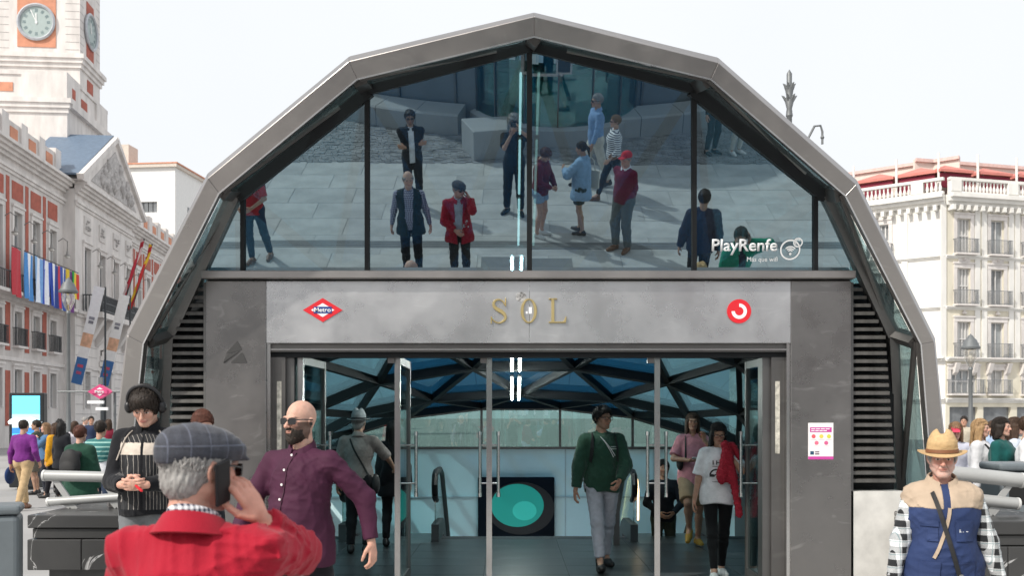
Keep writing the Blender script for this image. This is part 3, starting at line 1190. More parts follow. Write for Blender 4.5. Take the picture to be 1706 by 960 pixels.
# ================================================================ BUILDINGS
m_stone = mat('white_stone', (.62, .585, .56), .8, var=.20, vs_=1.1, bump=.1, bs=8, stretch=(1, 1, .3))
m_stone2 = mat('white_stone_trim', (.67, .635, .61), .8, var=.17, vs_=1.3, stretch=(1, 1, .3))
m_brick = mat('brick_red', (.40, .115, .08), .85, var=.22, vs_=2.5, bump=.3, bs=16)
m_brickp = mat('brick_pale', (.60, .27, .17), .85, var=.15, vs_=2.0)
m_win = mat('window_dark', (.16, .17, .18), .15, 0, var=.4, vs_=.7, spec=.8)
m_frame = mat('window_frame_white', (.62, .61, .6), .6, var=.05)
m_iron = mat('wrought_iron', (.05, .055, .06), .5, .3)
m_iron_haze = mat('railing_haze', (.24, .25, .26), .6, .2)  # iron of the far corner block, distance haze put into its colour
m_win_haze = mat('window_haze', (.30, .32, .33), .2, 0, var=.45, vs_=.5, spec=.6)  # far window panes lightened in colour to stand for haze
m_slate = mat('slate_roof', (.12, .17, .24), .5, var=.15)


def wall_mesh(x0, x1, z0, z1, holes, m, rev=.28, y=0.0):
    """wall face in the plane y with real window recesses"""
    b = MB()
    xs = sorted(set([x0, x1] + [v for h in holes for v in h[:2]]))
    zs = sorted(set([z0, z1] + [v for h in holes for v in h[2:]]))
    for i in range(len(xs) - 1):
        for j in range(len(zs) - 1):
            cx_, cz_ = (xs[i] + xs[i + 1]) / 2, (zs[j] + zs[j + 1]) / 2
            if any(h[0] < cx_ < h[1] and h[2] < cz_ < h[3] for h in holes):
                continue
            k = len(b.v)
            b.v += [(xs[i], y, zs[j]), (xs[i + 1], y, zs[j]), (xs[i + 1], y, zs[j + 1]), (xs[i], y, zs[j + 1])]
            b.f.append((k, k + 1, k + 2, k + 3))
    for h in holes:
        k = len(b.v)
        for yy_ in (y, y + rev):
            b.v += [(h[0], yy_, h[2]), (h[1], yy_, h[2]), (h[1], yy_, h[3]), (h[0], yy_, h[3])]
        for j in range(4):
            b.f.append((k + j, k + 4 + j, k + 4 + (j + 1) % 4, k + (j + 1) % 4))
    me = bpy.data.meshes.new('wall')
    me.from_pydata(b.v, [], b.f)
    me.materials.append(m)
    return me


WCACHE = {}
wrng = random.Random(21)


def window(parent, x, z0, z1, w, y=0.0, kind='sash', surround=None, rail_=None, kind2=False):
    var_ = wrng.randrange(3)
    key = ('win', round(w, 2), round(z1 - z0, 2), kind, kind2, var_)
    h = z1 - z0
    if key not in WCACHE:
        fr = MB()
        t = .07
        fr.box(-w / 2, -w / 2 + t, .17, .24, 0, h).box(w / 2 - t, w / 2, .17, .24, 0, h).box(-w / 2, w / 2, .17, .24, h - t, h - .001).box(-w / 2, w / 2, .17, .24, 0.001, t)
        fr.box(-.035, .035, .16, .23, .002, h - .002)
        if kind == 'shutter':
            for q in (-.25, .25):
                fr.box(q * w - .05, q * w + .05, .165, .235, .003, h - .003)
            fr.box(-w / 2 + t, w / 2 - t, .15, .22, h * .5, h * .5 + .1)
        pane = MB().box(-w / 2, w / 2, .25, .28, 0, h)
        WCACHE[key] = (fr.mesh('window', m_frame), pane.mesh('pane', (m_win_haze if kind2 else m_win) if var_ == 0 else (mat('window_curtain', (.46, .46, .45), .35, var=.25, vs_=1.5, stretch=(5, 5, .3)) if var_ == 1 else mat('window_blind', (.24, .25, .26), .25, var=.4, vs_=.8))))
    fm, pm = WCACHE[key]
    o = put('window', fm, parent, (x, y, z0))
    put('pane', pm, o)
    if surround:
        k2 = ('sur', round(w, 2), round(h, 2), surround)
        if k2 not in WCACHE:
            q = surround
            s_ = MB().box(-w / 2 - q, -w / 2, -.07, -.002, 0, h).box(w / 2, w / 2 + q, -.07, -.002, 0, h).box(-w / 2 - q, w / 2 + q, -.09, -.002, h + .001, h + q * 1.1)
            s_.box(-w / 2 - q - .06, w / 2 + q + .06, -.16, -.002, h + q * 1.1 + .002, h + q * 1.1 + .12)
            WCACHE[k2] = s_.mesh('surround', m_stone2)
        put('surround', WCACHE[k2], o)
    if rail_:
        rh, out, full = rail_
        k3 = ('bal', round(w, 2), rail_, kind2)
        if k3 not in WCACHE:
            W = w / 2 + full
            s_ = MB().box(-W, W, -out, -.001, -.12, 0)
            me0 = s_.mesh('balcony', m_stone2)
            r_ = MB()
            nb = max(6, int(2 * W / .14))
            for i in range(nb + 1):
                xx = -W + .04 + (2 * W - .08) * i / nb
                r_.box(xx - .014, xx + .014, -out + .03, -out + .06, .0, rh)
            for i in range(1, 4):
                for sgn in (-1, 1):
                    r_.box(sgn * (W - .03) - .014, sgn * (W - .03) + .014, -out + .03 + i * (out - .06) / 4, -out + .058 + i * (out - .06) / 4, 0, rh)
            r_.box(-W, W, -out + .02, -out + .07, rh, rh + .04)
            r_.box(-W, W, -out + .02, -out + .07, .06, .09)
            for sgn in (-1, 1):
                r_.box(sgn * (W - .03) - .02, sgn * (W - .03) + .02, -out + .071, -.01, rh, rh + .04)
            WCACHE[k3] = (me0, r_.mesh('railing', m_iron_haze if kind2 else m_iron))
        bo = put('balcony', WCACHE[k3][0], o)
        put('railing', WCACHE[k3][1], bo)
    return o


def cornice(b, x0, x1, z, h, out, y=0.0, steps=3, ends=True):
    for k in range(steps):
        o = out * (k + 1) / steps
        b.box(x0 - (o if ends else 0), x1 + (o if ends else 0), y - o, y + .05 - .004 * k, z + h * k / steps + .0015 * k, z + h * (k + 1) / steps)
    return b


# ---------------------------------------------------------------- clock tower palace on the left
ANG = math.atan2(1, -.0886)
pal = thing('palace_building', 'long white stone palace with brick panels, pediment and balcony of flags', 'building', (-27.2, 52.9, 0), ANG)
bay = 2.62
wx = [2.3 + bay * k for k in range(-4, 3)]                 # first wing
px0, px1 = 9.4, 21.6                                       # central pavilion
wx2 = [px1 + 1.7 + bay * k for k in range(0, 7)]
x_end = px1 + 7 * bay + .6
cen = [px0 + 2.2 + 3.0 * k for k in range(4)]


def wing(x0, x1, xs, y=0.0):
    holes = []
    for x in xs:
        holes += [(x - .55, x + .55, 8.6, 13.0), (x - .5, x + .5, 5.6, 7.5), (x - .5, x + .5, 2.2, 4.3)]
    put('wall', wall_mesh(x0, x1, 0, 16.0, holes, m_stone, .3, y), pal)
    for x in xs:
        window(pal, x, 8.6, 13.0, 1.1, y, 'sash', .22)
        window(pal, x, 5.6, 7.5, 1.0, y, 'sash', .18, (.95, .35, .2))
        window(pal, x, 2.2, 4.3, 1.0, y, 'sash', .18)
        bp_ = WCACHE.get('bp1') or MB().box(-.75, .75, -.035, -.001, 0, 1.0).mesh('brick_panel', m_brick)
        WCACHE['bp1'] = bp_
        put('brick_panel', bp_, pal, (x, y, 13.65))
    for a, b in zip(xs[:-1], xs[1:]):
        xm = (a + b) / 2
        for (za, zb_, w_) in ((8.7, 14.75, .42), (5.3, 7.9, .62), (1.2, 4.2, .62)):
            k = ('bp', za)
            if k not in WCACHE:
                WCACHE[k] = MB().box(-w_ / 2, w_ / 2, -.03, -.001, 0, zb_ - za).mesh('brick_panel', m_brick)
            put('brick_panel', WCACHE[k], pal, (xm, y, za))


wing(-14, px0, wx)
wing(px1, x_end, wx2)
# pavilion, set forward
hp = []
for x in cen:
    hp += [(x - .6, x + .6, 8.6, 12.6)]
hp += [(cen[0] - .5, cen[0] + .5, 2.2, 4.6), (cen[3] - .5, cen[3] + .5, 2.2, 4.6), ((px0 + px1) / 2 - 1.2, (px0 + px1) / 2 + 1.2, 0, 6.2)]
put('wall', wall_mesh(px0, px1, 0, 16.0, hp, m_stone2, .5, -.7), pal)
MB().box(px0, px0 + .02, -.7, 0, 0, 16).build('pavilion_return', m_stone2, pal)
MB().box(px1 - .02, px1, -.7, 0, 0, 16).build('pavilion_return', m_stone2, pal)
for x in cen:
    window(pal, x, 8.6, 12.6, 1.2, -.7, 'sash', .25)
    o = MB().box(-.62, .62, -.06, -.002, 0, 1.1).build('relief_panel', m_stone, pal, loc=(x, -.7, 13.5))
    r_ = MB()
    for q in range(9):
        a = random.random() * 6.28
        r_.lathe([(.001, -.1), (.13, 0), (.001, .1)], 6, (random.uniform(-.45, .45), -.07, random.uniform(.25, .85)))
    r_.build('carving', mat('carved_stone', (.45, .43, .42), .9, var=.3, vs_=5), o)
for x in (cen[0], cen[3]):
    window(pal, x, 2.2, 4.6, 1.0, -.7, 'sash', .18)
# doorway arch with dark gate
xm = (px0 + px1) / 2
MB().box(xm - 1.2, xm + 1.2, -.35, -.3, 0, 6.2).build('gate', mat('gate_dark', (.05, .06, .065), .5, var=.3), pal)
ar = MB()
for k in range(11):
    a = PI * k / 10
    ar.lathe([(.001, -.16), (.2, -.16), (.2, .16), (.001, .16)], 4, (xm + 1.4 * math.cos(a), -.75, 4.8 + 1.4 * math.sin(a)))
ar.build('arch_stones', m_stone2, pal)
# rustication joints, ground floor of the pavilion
for k in range(12):
    z_ = .6 + k * .62
    MB().box(px0 + .1, xm - 1.9, -.715, -.701, z_, z_ + .035).build('stone_joint', mat('stone_joint', (.38, .36, .35), .9), pal)
    MB().box(xm + 1.9, px1 - .1, -.715, -.701, z_, z_ + .035).build('stone_joint', mat('stone_joint'), pal)
# string courses and cornices
c = MB()
for (xa, xb, y_) in ((-14, px0 - .01, 0), (px0, px1, -.7), (px1 + .01, x_end, 0)):
    cornice(c, xa, xb, 8.0, .4, .25, y_, 2, False)
    cornice(c, xa, xb, 4.75, .2, .1, y_, 1, False)
    cornice(c, xa, xb, 14.95, .35, .18, y_, 2, False)
    cornice(c, xa, xb, 15.7, .75, .75, y_, 4, False)
c.build('cornice', m_stone2, pal)
# roof parapet with piers and brick insets
pr = MB()
pr.box(-14, px0 - .2, .2, .55, 16.45, 18.0).box(px1 + .2, x_end, .2, .55, 16.45, 18.0)
pr.build('parapet', m_stone, pal)
for xs in (wx, wx2):
    for i, x in enumerate(xs):
        MB().box(x + bay / 2 - .45, x + bay / 2 + .45, .1, .6, 16.45, 18.25).build('parapet_pier', m_stone2, pal)
        MB().box(x - .5, x + .5, .16, .199, 16.7, 17.7).build('brick_panel', m_brickp, pal)
# pediment
pd = MB().prism([(px0 - .6, -1.3, 16.46), (px1 + .6, -1.3, 16.46), (xm, -1.3, 20.6)], (0, 4.5, 0))
pdo = pd.build('pediment', m_stone2, pal)
tp = MB().prism([(px0 + 1.1, -1.34, 16.75), (px1 - 1.1, -1.34, 16.75), (xm, -1.34, 19.9)], (0, .03, 0)).build('tympanum', mat('carved_stone'), pdo)
rl = MB()
rr = random.Random(4)
for k in range(60):
    u = rr.uniform(-1, 1)
    zz = rr.uniform(0, 1)
    if abs(u) + zz < .95:
        MB().lathe([(.001, -.45), (.2, -.2), (.24, .1), (.12, .3), (.14, .4), (.001, .52)], 8, (xm + u * 4.6, -1.36, 17.05 + zz * 2.6)).build('relief_figure', mat('carved_stone'), pdo, True)
for s_ in (-1, 1):
    xa = px0 - .9 if s_ < 0 else px1 + .9
    MB().beam((xa, -1.32, 16.55), (xm, -1.32, 20.75), .35, .42, (0, -1, 0)).build('raking_cornice', m_stone2, pdo)
    MB().beam((xa, .8, 16.7), (xm, .8, 20.98), 4.0, .12, (-s_ * .4, 0, 1)).build('slate_roof', m_slate, pdo)
# balcony of the pavilion with consoles and iron rail
bl = MB().box(px0 + 1.2, px1 - 1.2, -2.0, -.72, 8.05, 8.4).build('pavilion_balcony', m_stone2, pal)
rb = MB()
W0, W1 = px0 + 1.25, px1 - 1.25
nb = 60
for i in range(nb + 1):
    xx = W0 + (W1 - W0) * i / nb
    rb.box(xx - .03, xx + .03, -1.96, -1.92, 8.4, 9.45)
for z_ in (8.5, 9.0, 9.45):
    rb.box(W0, W1, -1.97, -1.91, z_, z_ + .07)
for xx in (W0, W1):
    for i in range(7):
        rb.box(xx - .03, xx + .03, -1.9 + i * .18, -1.86 + i * .18, 8.4, 9.45)
    rb.box(xx - .03, xx + .03, -1.9, -.75, 9.451, 9.52)
rb.build('railing', m_iron, bl)
for x in (px0 + 2.2, xm - 2, xm + 2, px1 - 2.2):
    MB().prism([(x - .3, -1.9, 8.04), (x - .3, -.71, 8.04), (x - .3, -.71, 6.3), (x - .3, -1.1, 6.7), (x - .3, -1.5, 7.4)], (.6, 0, 0)).build('console', m_stone2, bl)
# thin balcony under the flags of the first wing
fb = MB().box(-14, px0 - .05, -.9, -.26, 8.22, 8.4).build('flag_balcony', m_stone2, pal)
rb = MB()
for i in range(110):
    xx = -13.9 + i * .21
    if xx < px0 - .2:
        rb.box(xx - .02, xx + .02, -.87, -.84, 8.4, 9.3)
rb.box(-14, px0 - .1, -.88, -.83, 9.3, 9.36)
rb.build('railing', m_iron, fb)
# roof slab and far walls so that it is a solid house
MB().box(-14, x_end, .4, 14, 15.9, 16.45).build('roof', m_stone, pal)
MB().box(-14, -13.9, 0.01, 14, 0, 15.9).build('end_wall', m_stone, pal)
MB().box(x_end - .1, x_end, 0.01, 14, 0, 15.9).build('end_wall', m_stone, pal)
MB().box(-14, x_end, 13.9, 14, 0, 15.9).build('rear_wall', m_stone, pal)
MB().box(-13.8, x_end - .2, .6, .7, 0, 15.8).build('inner_wall', m_win, pal)
# bracket lamps under the cornice
m_lampb = mat('lamp_bracket', (.22, .21, .20), .5, .3)
for i, x in enumerate(wx[2:] + cen[:3] + wx2[:4]):
    y_ = -.7 if px0 < x < px1 else 0
    t = thing('bracket_lamp', 'small bell shaped lamp on a curved bracket on the palace wall', 'lamp', tuple(pal.matrix_basis @ Vector((x + .95, y_, 0))) if False else (0, 0, 0), 0, 'bracket lamps along the palace')
    t.location = Vector((-27.2, 52.9, 0)) + Matrix.Rotation(ANG, 3, 'Z') @ Vector((x + .95, y_, 0))
    t.rotation_euler = (0, 0, ANG)
    MB().tube([(0, 0, 12.5), (0, -.3, 12.7), (0, -.55, 12.5), (0, -.55, 11.95)], .028, 6).build('bracket', m_lampb, t)
    MB().lathe([(.02, .34), (.06, .22), (.08, .07), (.2, 0), (.2, -.02)], 10, (0, -.55, 11.62)).build('shade', mat('lamp_grey', (.30, .29, .28), .5, .3), t, True)
    MB().lathe([(.15, 0), (.14, -.09), (.06, -.15), (.001, -.17)], 10, (0, -.55, 11.6)).build('globe', mat('opal_glass', (.7, .68, .64), .3), t, True)

# ---------------------------------------------------------------- clock tower
tw = thing('clock_tower', 'white stone clock tower with brick panels rising behind the palace pediment', 'tower', (P(112, 100, 67.6).x, 67.6, 16.4), math.radians(5.06))
twl = -9.2      # local: +x right, +y depth; x 0 is the right front edge of the lower block
b1 = MB().box(twl, 0, 0, 9.0, 0, 6.9).build('lower_block', m_stone2, tw)
c = MB()
cornice(c, twl, 0, 5.9, .95, .35, 0, 3)
c.box(0, .35, 0.06, 9.3, 6.3, 6.85)
c.build('lower_cornice', m_stone2, tw)
b2 = MB().box(twl + .2, -.15, .15, 8.8, 6.9, 8.5).build('upper_parapet', m_stone2, tw)
c = MB().box(twl + .1, -.05, .05, 8.9, 8.5, 8.75).box(-3.0, -.02, .0, .14, 6.9, 8.5).box(-.149, -.02, .16, 2.6, 6.91, 8.49).box(-.149, -.02, 6.2, 8.7, 6.91, 8.49)
c.build('parapet_cap', m_stone2, tw)
MB().box(-5.9, -3.6, .10, .149, 7.35, 7.95).build('brick_panel', m_brickp, tw)
MB().box(-5.8, -1.6, -.04, -.001, 1.2, 4.1).build('brick_panel', m_brickp, tw)
for (ya, yb, za, zb_) in ((2.9, 5.4, 1.4, 4.6),):
    MB().box(.001, .04, .6, 2.2, za, zb_).build('brick_panel', m_brick, tw)
MB().box(-.149, -.11, 3.2, 4.4, 7.2, 7.9).build('brick_panel', m_brick, tw)
MB().box(-.149, -.015, 1.0, 1.7, 7.25, 7.95).build('brick_panel', m_brick, tw)
# shaft
sx0, sx1 = P(4, 0, 71.2).x - tw.location.x, P(141, 0, 71.2).x - tw.location.x
sy0 = 3.6
sh = MB().box(sx0 - .3, sx1, sy0, sy0 + 4.4, 8.7, 22).build('shaft', m_stone2, tw)
for z_, h_, o_ in ((10.2, .95, .38), (18.6, .9, .4)):
    c = MB()
    for k in range(3):
        o2 = o_ * (k + 1) / 3
        c.box(sx0 - .3 - o2, sx1 + o2, sy0 - o2, sy0 + 4.4 + o2, z_ + h_ * k / 3 + .002, z_ + h_ * (k + 1) / 3)
    c.build('shaft_cornice', m_stone2, tw)
for k in range(14):
    z_ = 11.5 + k * .55
    for q in ((sx0 - .1, sx0 + 1.0, sy0 - .012, sy0 - .001), (sx1 - 1.0, sx1 - .04, sy0 - .012, sy0 - .001), (sx1 + .001, sx1 + .012, sy0 + .05, sy0 + .8), (sx1 + .001, sx1 + .012, sy0 + 3.5, sy0 + 4.35)):
        MB().box(*q, z_, z_ + .03).build('stone_joint', mat('stone_joint'), tw)
cz_ = P(73, 40, 71.2).z - tw.location.z
cxm = P(73, 40, 71.2).x - tw.location.x - .05
MB().box(cxm - 1.32, cxm + 1.32, sy0 - .05, sy0 - .001, cz_ - 1.75, cz_ + 3).build('brick_panel', m_brickp, tw)
MB().box(sx1 + .001, sx1 + .05, sy0 + 1.35, sy0 + 2.85, cz_ - 2.6, cz_ + 2.2).build('brick_panel', m_brick, tw)
MB().box(sx1 + .001, sx1 + .05, sy0 + 1.5, sy0 + 2.7, 8.9, 9.9).build('brick_panel', m_brick, tw)
m_dial = mat('clock_dial', (.36, .43, .42), .5, var=.05)
m_hand = mat('clock_hand', (.75, .76, .75), .5)
m_num = mat('clock_numeral', (.12, .18, .20), .6)


def clock(parent, M):
    def add(b, name, m, par=None, smooth=False):
        o = b.build(name, m, par or parent, smooth)
        if par is None:
            o.matrix_local = M
        return o
    b = MB()
    n_ = 40
    prof = [(1.30, 0), (1.34, -.12), (1.22, -.2), (1.12, -.12), (1.12, 0)]
    rings_ = [[(r * math.cos(2 * PI * k / n_), y_, r * math.sin(2 * PI * k / n_)) for (r, y_) in prof] for k in range(n_)]
    rings_.append(rings_[0])
    b.loft(rings_, True, False)
    fr = add(b, 'clock_frame', mat('clock_bezel', (.45, .47, .50), .4, .3), None, True)
    dl = disc(MB(), 0, 0, 1.13, 1.13, -.04, -.005).build('clock_face', m_dial, fr)
    for k in range(12):
        a = PI / 2 - k * PI / 6
        q = MB()
        for j in range(3):
            off = (j - 1) * .07
            ca, sa = math.cos(a), math.sin(a)
            q.beam((.72 * ca - off * sa, -.045, .72 * sa + off * ca), (.95 * ca - off * sa, -.045, .95 * sa + off * ca), .035, .008, (0, -1, 0))
        q.build('numeral', m_num, dl)
    for (deg, ln, w_) in ((90 + 24, .95, .06), (90 + 2, .62, .09)):
        a = math.radians(deg)
        MB().beam((-.15 * math.cos(a), -.06, -.15 * math.sin(a)), (ln * math.cos(a), -.06, ln * math.sin(a)), w_, .02, (0, -1, 0)).build('clock_hand', m_hand, dl)
    disc(MB(), 0, 0, .09, .09, -.09, -.05, 12).build('clock_hub', m_hand, dl)


clock(tw, Matrix.Translation((cxm, sy0 - .05, cz_)))
clock(tw, Matrix.Translation((sx1 + .05, sy0 + 2.1, cz_ + .2)) @ Matrix.Rotation(PI / 2, 4, 'Z'))

# far white house behind the palace
fh = thing('far_white_house', 'plain white house with arched attic window behind the palace roof', 'building', (P(188, 0, 112).x, 112, 0), math.radians(-6))
put('wall', wall_mesh(0, 7.3, 0, 29.6, [(3.0, 5.2, 24.6, 25.8)], mat('white_render', (.78, .77, .75), .85, var=.05), .3), fh)
MB().box(7.21, 7.3, 0.01, 9, 0, 29.6).build('side_wall', mat('white_render'), fh)
MB().box(0, 7.2, 8.9, 9, 0, 29.6).build('rear_wall', mat('white_render'), fh)
MB().box(0, .1, .02, 8.9, 0, 29.6).build('side_wall', mat('white_render'), fh)
MB().box(-.3, 7.6, -.35, 9.3, 29.6, 29.95).build('eaves', mat('eaves_cream', (.62, .55, .48), .8), fh)
MB().box(-.3, 7.7, -.4, 9.4, 29.951, 30.1).build('roof_edge', m_brickp, fh)
for k in range(4):
    MB().box(3.05 + k * .54, 3.5 + k * .54, .2, .28, 24.62, 25.78).build('window_pane', m_win, fh)
MB().box(-.2, 1.7, .3, 2.5, 30.11, 32.4).build('chimney', mat('eaves_cream'), fh)
for q in range(2):
    MB().box(7.301, 7.33, 3.2 + q * .7, 3.75 + q * .7, 24.2, 25.8).build('window_pane', m_win, fh)

# ---------------------------------------------------------------- corner building on the right
m_cream = mat('cream_render', (.70, .655, .54), .85, var=.10, vs_=1.2, stretch=(1, 1, .35))
m_offw = mat('off_white_render', (.76, .745, .71), .85, var=.09, vs_=1.2, stretch=(1, 1, .35))
cb = thing('corner_building', 'cream and white corner apartment block with balconies and rooftop parasols', 'building', (P(1575, 0, 72).x, 72, 0), 0)


def wing2(ang, x0, x1, cols, m, shade):
    before = set(cb.children)
    zl = [(13.55, 16.1), (9.85, 12.5), (6.0, 8.6), (3.35, 5.1)]
    holes = []
    for x in cols:
        for i, (za, zb_) in enumerate(zl):
            w_ = 1.15 if i < 3 else (2.2 if x == cols[0] and shade else 1.15)
            holes.append((x - w_ / 2, x + w_ / 2, za, zb_))
        holes.append((x - 1.2, x + 1.2, .2, 2.4))
    put('wall', wall_mesh(x0, x1, 0, 17.0, holes, m, .3), cb)
    for x in cols:
        for i, (za, zb_) in enumerate(zl):
            w_ = 1.15 if i < 3 else (2.2 if x == cols[0] and shade else 1.15)
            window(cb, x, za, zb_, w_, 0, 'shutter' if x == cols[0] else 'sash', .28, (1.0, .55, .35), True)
        MB().box(x - 1.2, x + 1.2, .24, .28, .2, 2.4).build('shop_window', m_win, cb)
        xx = x
        c = MB().box(xx - .5, xx + .5, -.1, -.001, 12.95, 13.2)
        c.lathe([(.001, -.1), (.22, 0), (.001, .3)], 6, (xx, -.08, 13.1)).lathe([(.001, -.1), (.22, 0), (.001, .3)], 6, (xx, -.08, 9.2))
        c.build('carved_crest', m_stone2, cb)
        for q in (-1, 1):
            MB().box(xx + q * 1.75 - .22, xx + q * 1.75 + .22, -.09, -.001, 5.75, 17.0).build('pilaster', m_offw, cb)
            MB().prism([(xx + q * .8 - .16, -.5, 5.6), (xx + q * .8 - .16, -.001, 5.6), (xx + q * .8 - .16, -.001, 4.7), (xx + q * .8 - .16, -.25, 4.9)], (.32, 0, 0)).build('console', m_stone2, cb)
    c = MB()
    for z_, h_, o_ in ((5.7, .3, .5), (9.45, .25, .22), (13.15, .25, .22), (2.7, .35, .3), (17.0, .75, .85)):
        cornice(c, x0, x1, z_, h_, o_, 0, 3, False)
    n_ = int((x1 - x0) / .62)
    for k in range(n_):
        xx = x0 + .3 + k * .62
        c.box(xx - .12, xx + .12, -.62, -.02, 16.62, 16.99)
    c.build('cornice', m_offw, cb)
    # balustrade
    c = MB().box(x0, x1, -.55, -.2, 17.76, 17.95).box(x0, x1, -.55, -.2, 18.75, 18.95)
    k = 0
    xx = x0 + .15
    while xx < x1 - .1:
        if k % 14 == 0:
            c.box(xx - .1, xx + .75, -.6, -.15, 17.951, 18.749)
            xx += 1.0
        else:
            c.lathe([(.06, 0), (.11, .15), (.11, .3), (.055, .5), (.08, .79)], 6, (xx, -.38, 17.955))
            xx += .3
        k += 1
    c.build('balustrade', m_offw, cb)
    MB().box(x0 + .3, x1, 3.8, 4.0, 17.0, 21.3).build('attic_wall', mat('attic_cream', (.68, .62, .56), .85, var=.04), cb)
    MB().box(x0 + .3, x1, 3.6, 3.79, 21.1, 21.35).build('attic_trim', mat('attic_pink', (.66, .50, .46), .8), cb)
    MB().box(x0 + 1, x1 - 1, .7, .8, 0, 16.8).build('inner_wall', m_win, cb)
    MB().box(x0, x1, .1, 3.8, 16.9, 17.0).build('terrace', m_offw, cb)
    if shade:
        MB().box(x0 + 2, x1, 3.72, 3.79, 18.3, 20.2).build('terrace_blind', mat('terrace_red', hexc('b08a84'), .8), cb)
    for o in set(cb.children) - before:
        o.matrix_basis = Matrix.Rotation(ang, 4, 'Z') @ o.matrix_basis


wing2(math.atan2(1, 3.73), 0, 16, [1.55, 4.45, 7.4, 10.3, 13.2], m_cream, True)
wing2(math.atan2(-1, 1.26), -17, -.001, [-4.6, -8.8, -13], m_offw, False)
m_para = [mat('parasol_red', hexc('c47a70'), .8, var=.1), mat('parasol_wine', hexc('7c2236'), .8, var=.1)]
k = 0
for ang, xs in ((math.atan2(1, 3.73), (1.2, 4.6, 8.0, 11.4)), (math.atan2(-1, 1.26), (-2.2, -5.2, -8.4, -11.5))):
    for x in xs:
        loc = Vector((cb.location.x, cb.location.y, 17.0)) + Matrix.Rotation(ang, 3, 'Z') @ Vector((x, 1.6, 0))
        t = thing('terrace_parasol', 'red square parasol with white pole on the roof terrace', 'parasol', loc, ang, 'parasols on the roof terrace')
        b = MB()
        hw = 1.45
        b.v = [(-hw, -1.4, 2.7), (hw, -1.4, 2.7), (hw, 1.4, 2.7), (-hw, 1.4, 2.7), (0, 0, 3.35), (-hw, -1.4, 2.5), (hw, -1.4, 2.5), (hw, 1.4, 2.5), (-hw, 1.4, 2.5)]
        b.f = [(0, 1, 4), (1, 2, 4), (2, 3, 4), (3, 0, 4), (0, 5, 6, 1), (1, 6, 7, 2), (2, 7, 8, 3), (3, 8, 5, 0)]
        b.build('canopy', m_para[0], t)
        MB().box(-hw + .1, hw - .1, -1.2, -1.1, 1.4, 2.45).build('side_curtain', m_para[1], t)
        MB().tube([(0, 0, 0), (0, 0, 3.3)], .05, 8).build('pole', m_offw, t)
        MB().tube([(1.7, -1.45, 0), (1.7, -1.45, 3.9)], .09, 8).build('post', m_offw, t)
        k += 1

# ---------------------------------------------------------------- flags and banners on the palace
PM = Matrix.Translation((-27.2, 52.9, 0)) @ Matrix.Rotation(ANG, 4, 'Z')


def flag_cloth(w, h, seed, drop=0.15):
    """hanging wavy rectangle with thickness, x 0..w, z -h..0"""
    r = random.Random(seed)
    b = MB()
    nx, nz = 10, 10
    ph = r.random() * 6
    for s_ in (0, 1):
        for j in range(nz + 1):
            for i in range(nx + 1):
                u, v = i / nx, j / nz
                y_ = .10 * math.sin(u * 7 + ph + v * 1.5) * (.3 + .7 * v) + s_ * .012
                b.v.append((u * w * (1 - .08 * v) + .05 * v * math.sin(ph), y_, -v * h - drop * u * u * .5))
    n_ = (nx + 1) * (nz + 1)
    for j in range(nz):
        for i in range(nx):
            a = j * (nx + 1) + i
            b.f += [(a, a + 1, a + nx + 2, a + nx + 1), (n_ + a, n_ + a + nx + 1, n_ + a + nx + 2, n_ + a + 1)]
    return b, nx, nz


def flag(label, x, z, w, h, cols, seed, vertical=True, y=-1.0):
    t = thing('hanging_flag', label, 'flag', PM @ Vector((x, y, z)), ANG)
    b, nx, nz = flag_cloth(w, h, seed)
    o = b.build('cloth', None, t, True)
    for c_ in cols:
        o.data.materials.append(mat('flag_' + c_, hexc(c_), .8, var=.08, vs_=6))
    nc = len(cols)
    for p in o.data.polygons:
        u = p.center.x / w if vertical else -p.center.z / h
        p.material_index = max(0, min(nc - 1, int(u * nc)))
    MB().tube([(0, .02, .05), (w, .02, .05)], .03, 6).build('staff', m_iron, t)
    return t


FL = [('pink red flag hung first on the palace balcony rail', -.9, ['c0404a', 'c0404a']),
      ('sky blue and white vertical striped flag on the palace balcony', .75, ['4f8fd0', 'f0f2f6', '4f8fd0']),
      ('pale blue and white flag with small emblem on the palace balcony', 2.1, ['8ab8e6', 'e8eef8', '7aa8e0']),
      ('royal blue and white flag hung in the middle of the balcony row', 3.3, ['3a5cc0', 'eef0f6', '3a5cc0']),
      ('dark blue and white flag between royal blue flag and red triangle flag', 4.5, ['2848a8', 'f0f0f4', '3050a8', '30488a']),
      ('flag with red triangle and blue and white stripes on the balcony', 5.75, ['d04050', '3c58a8', 'f0f0f0', '3c58a8']),
      ('yellow and purple flag hung beside the red triangle flag', 7.0, ['e0c030', '704080']),
      ('small green, yellow and red flag hung next to the pavilion', 8.0, ['30a048', 'e8d040', 'd04038'])]
for i, (lb, x, cols) in enumerate(FL):
    flag(lb, x, 10.6 - .0 * i, 1.15, 2.5 if i < 7 else 1.6, cols, i + 3)
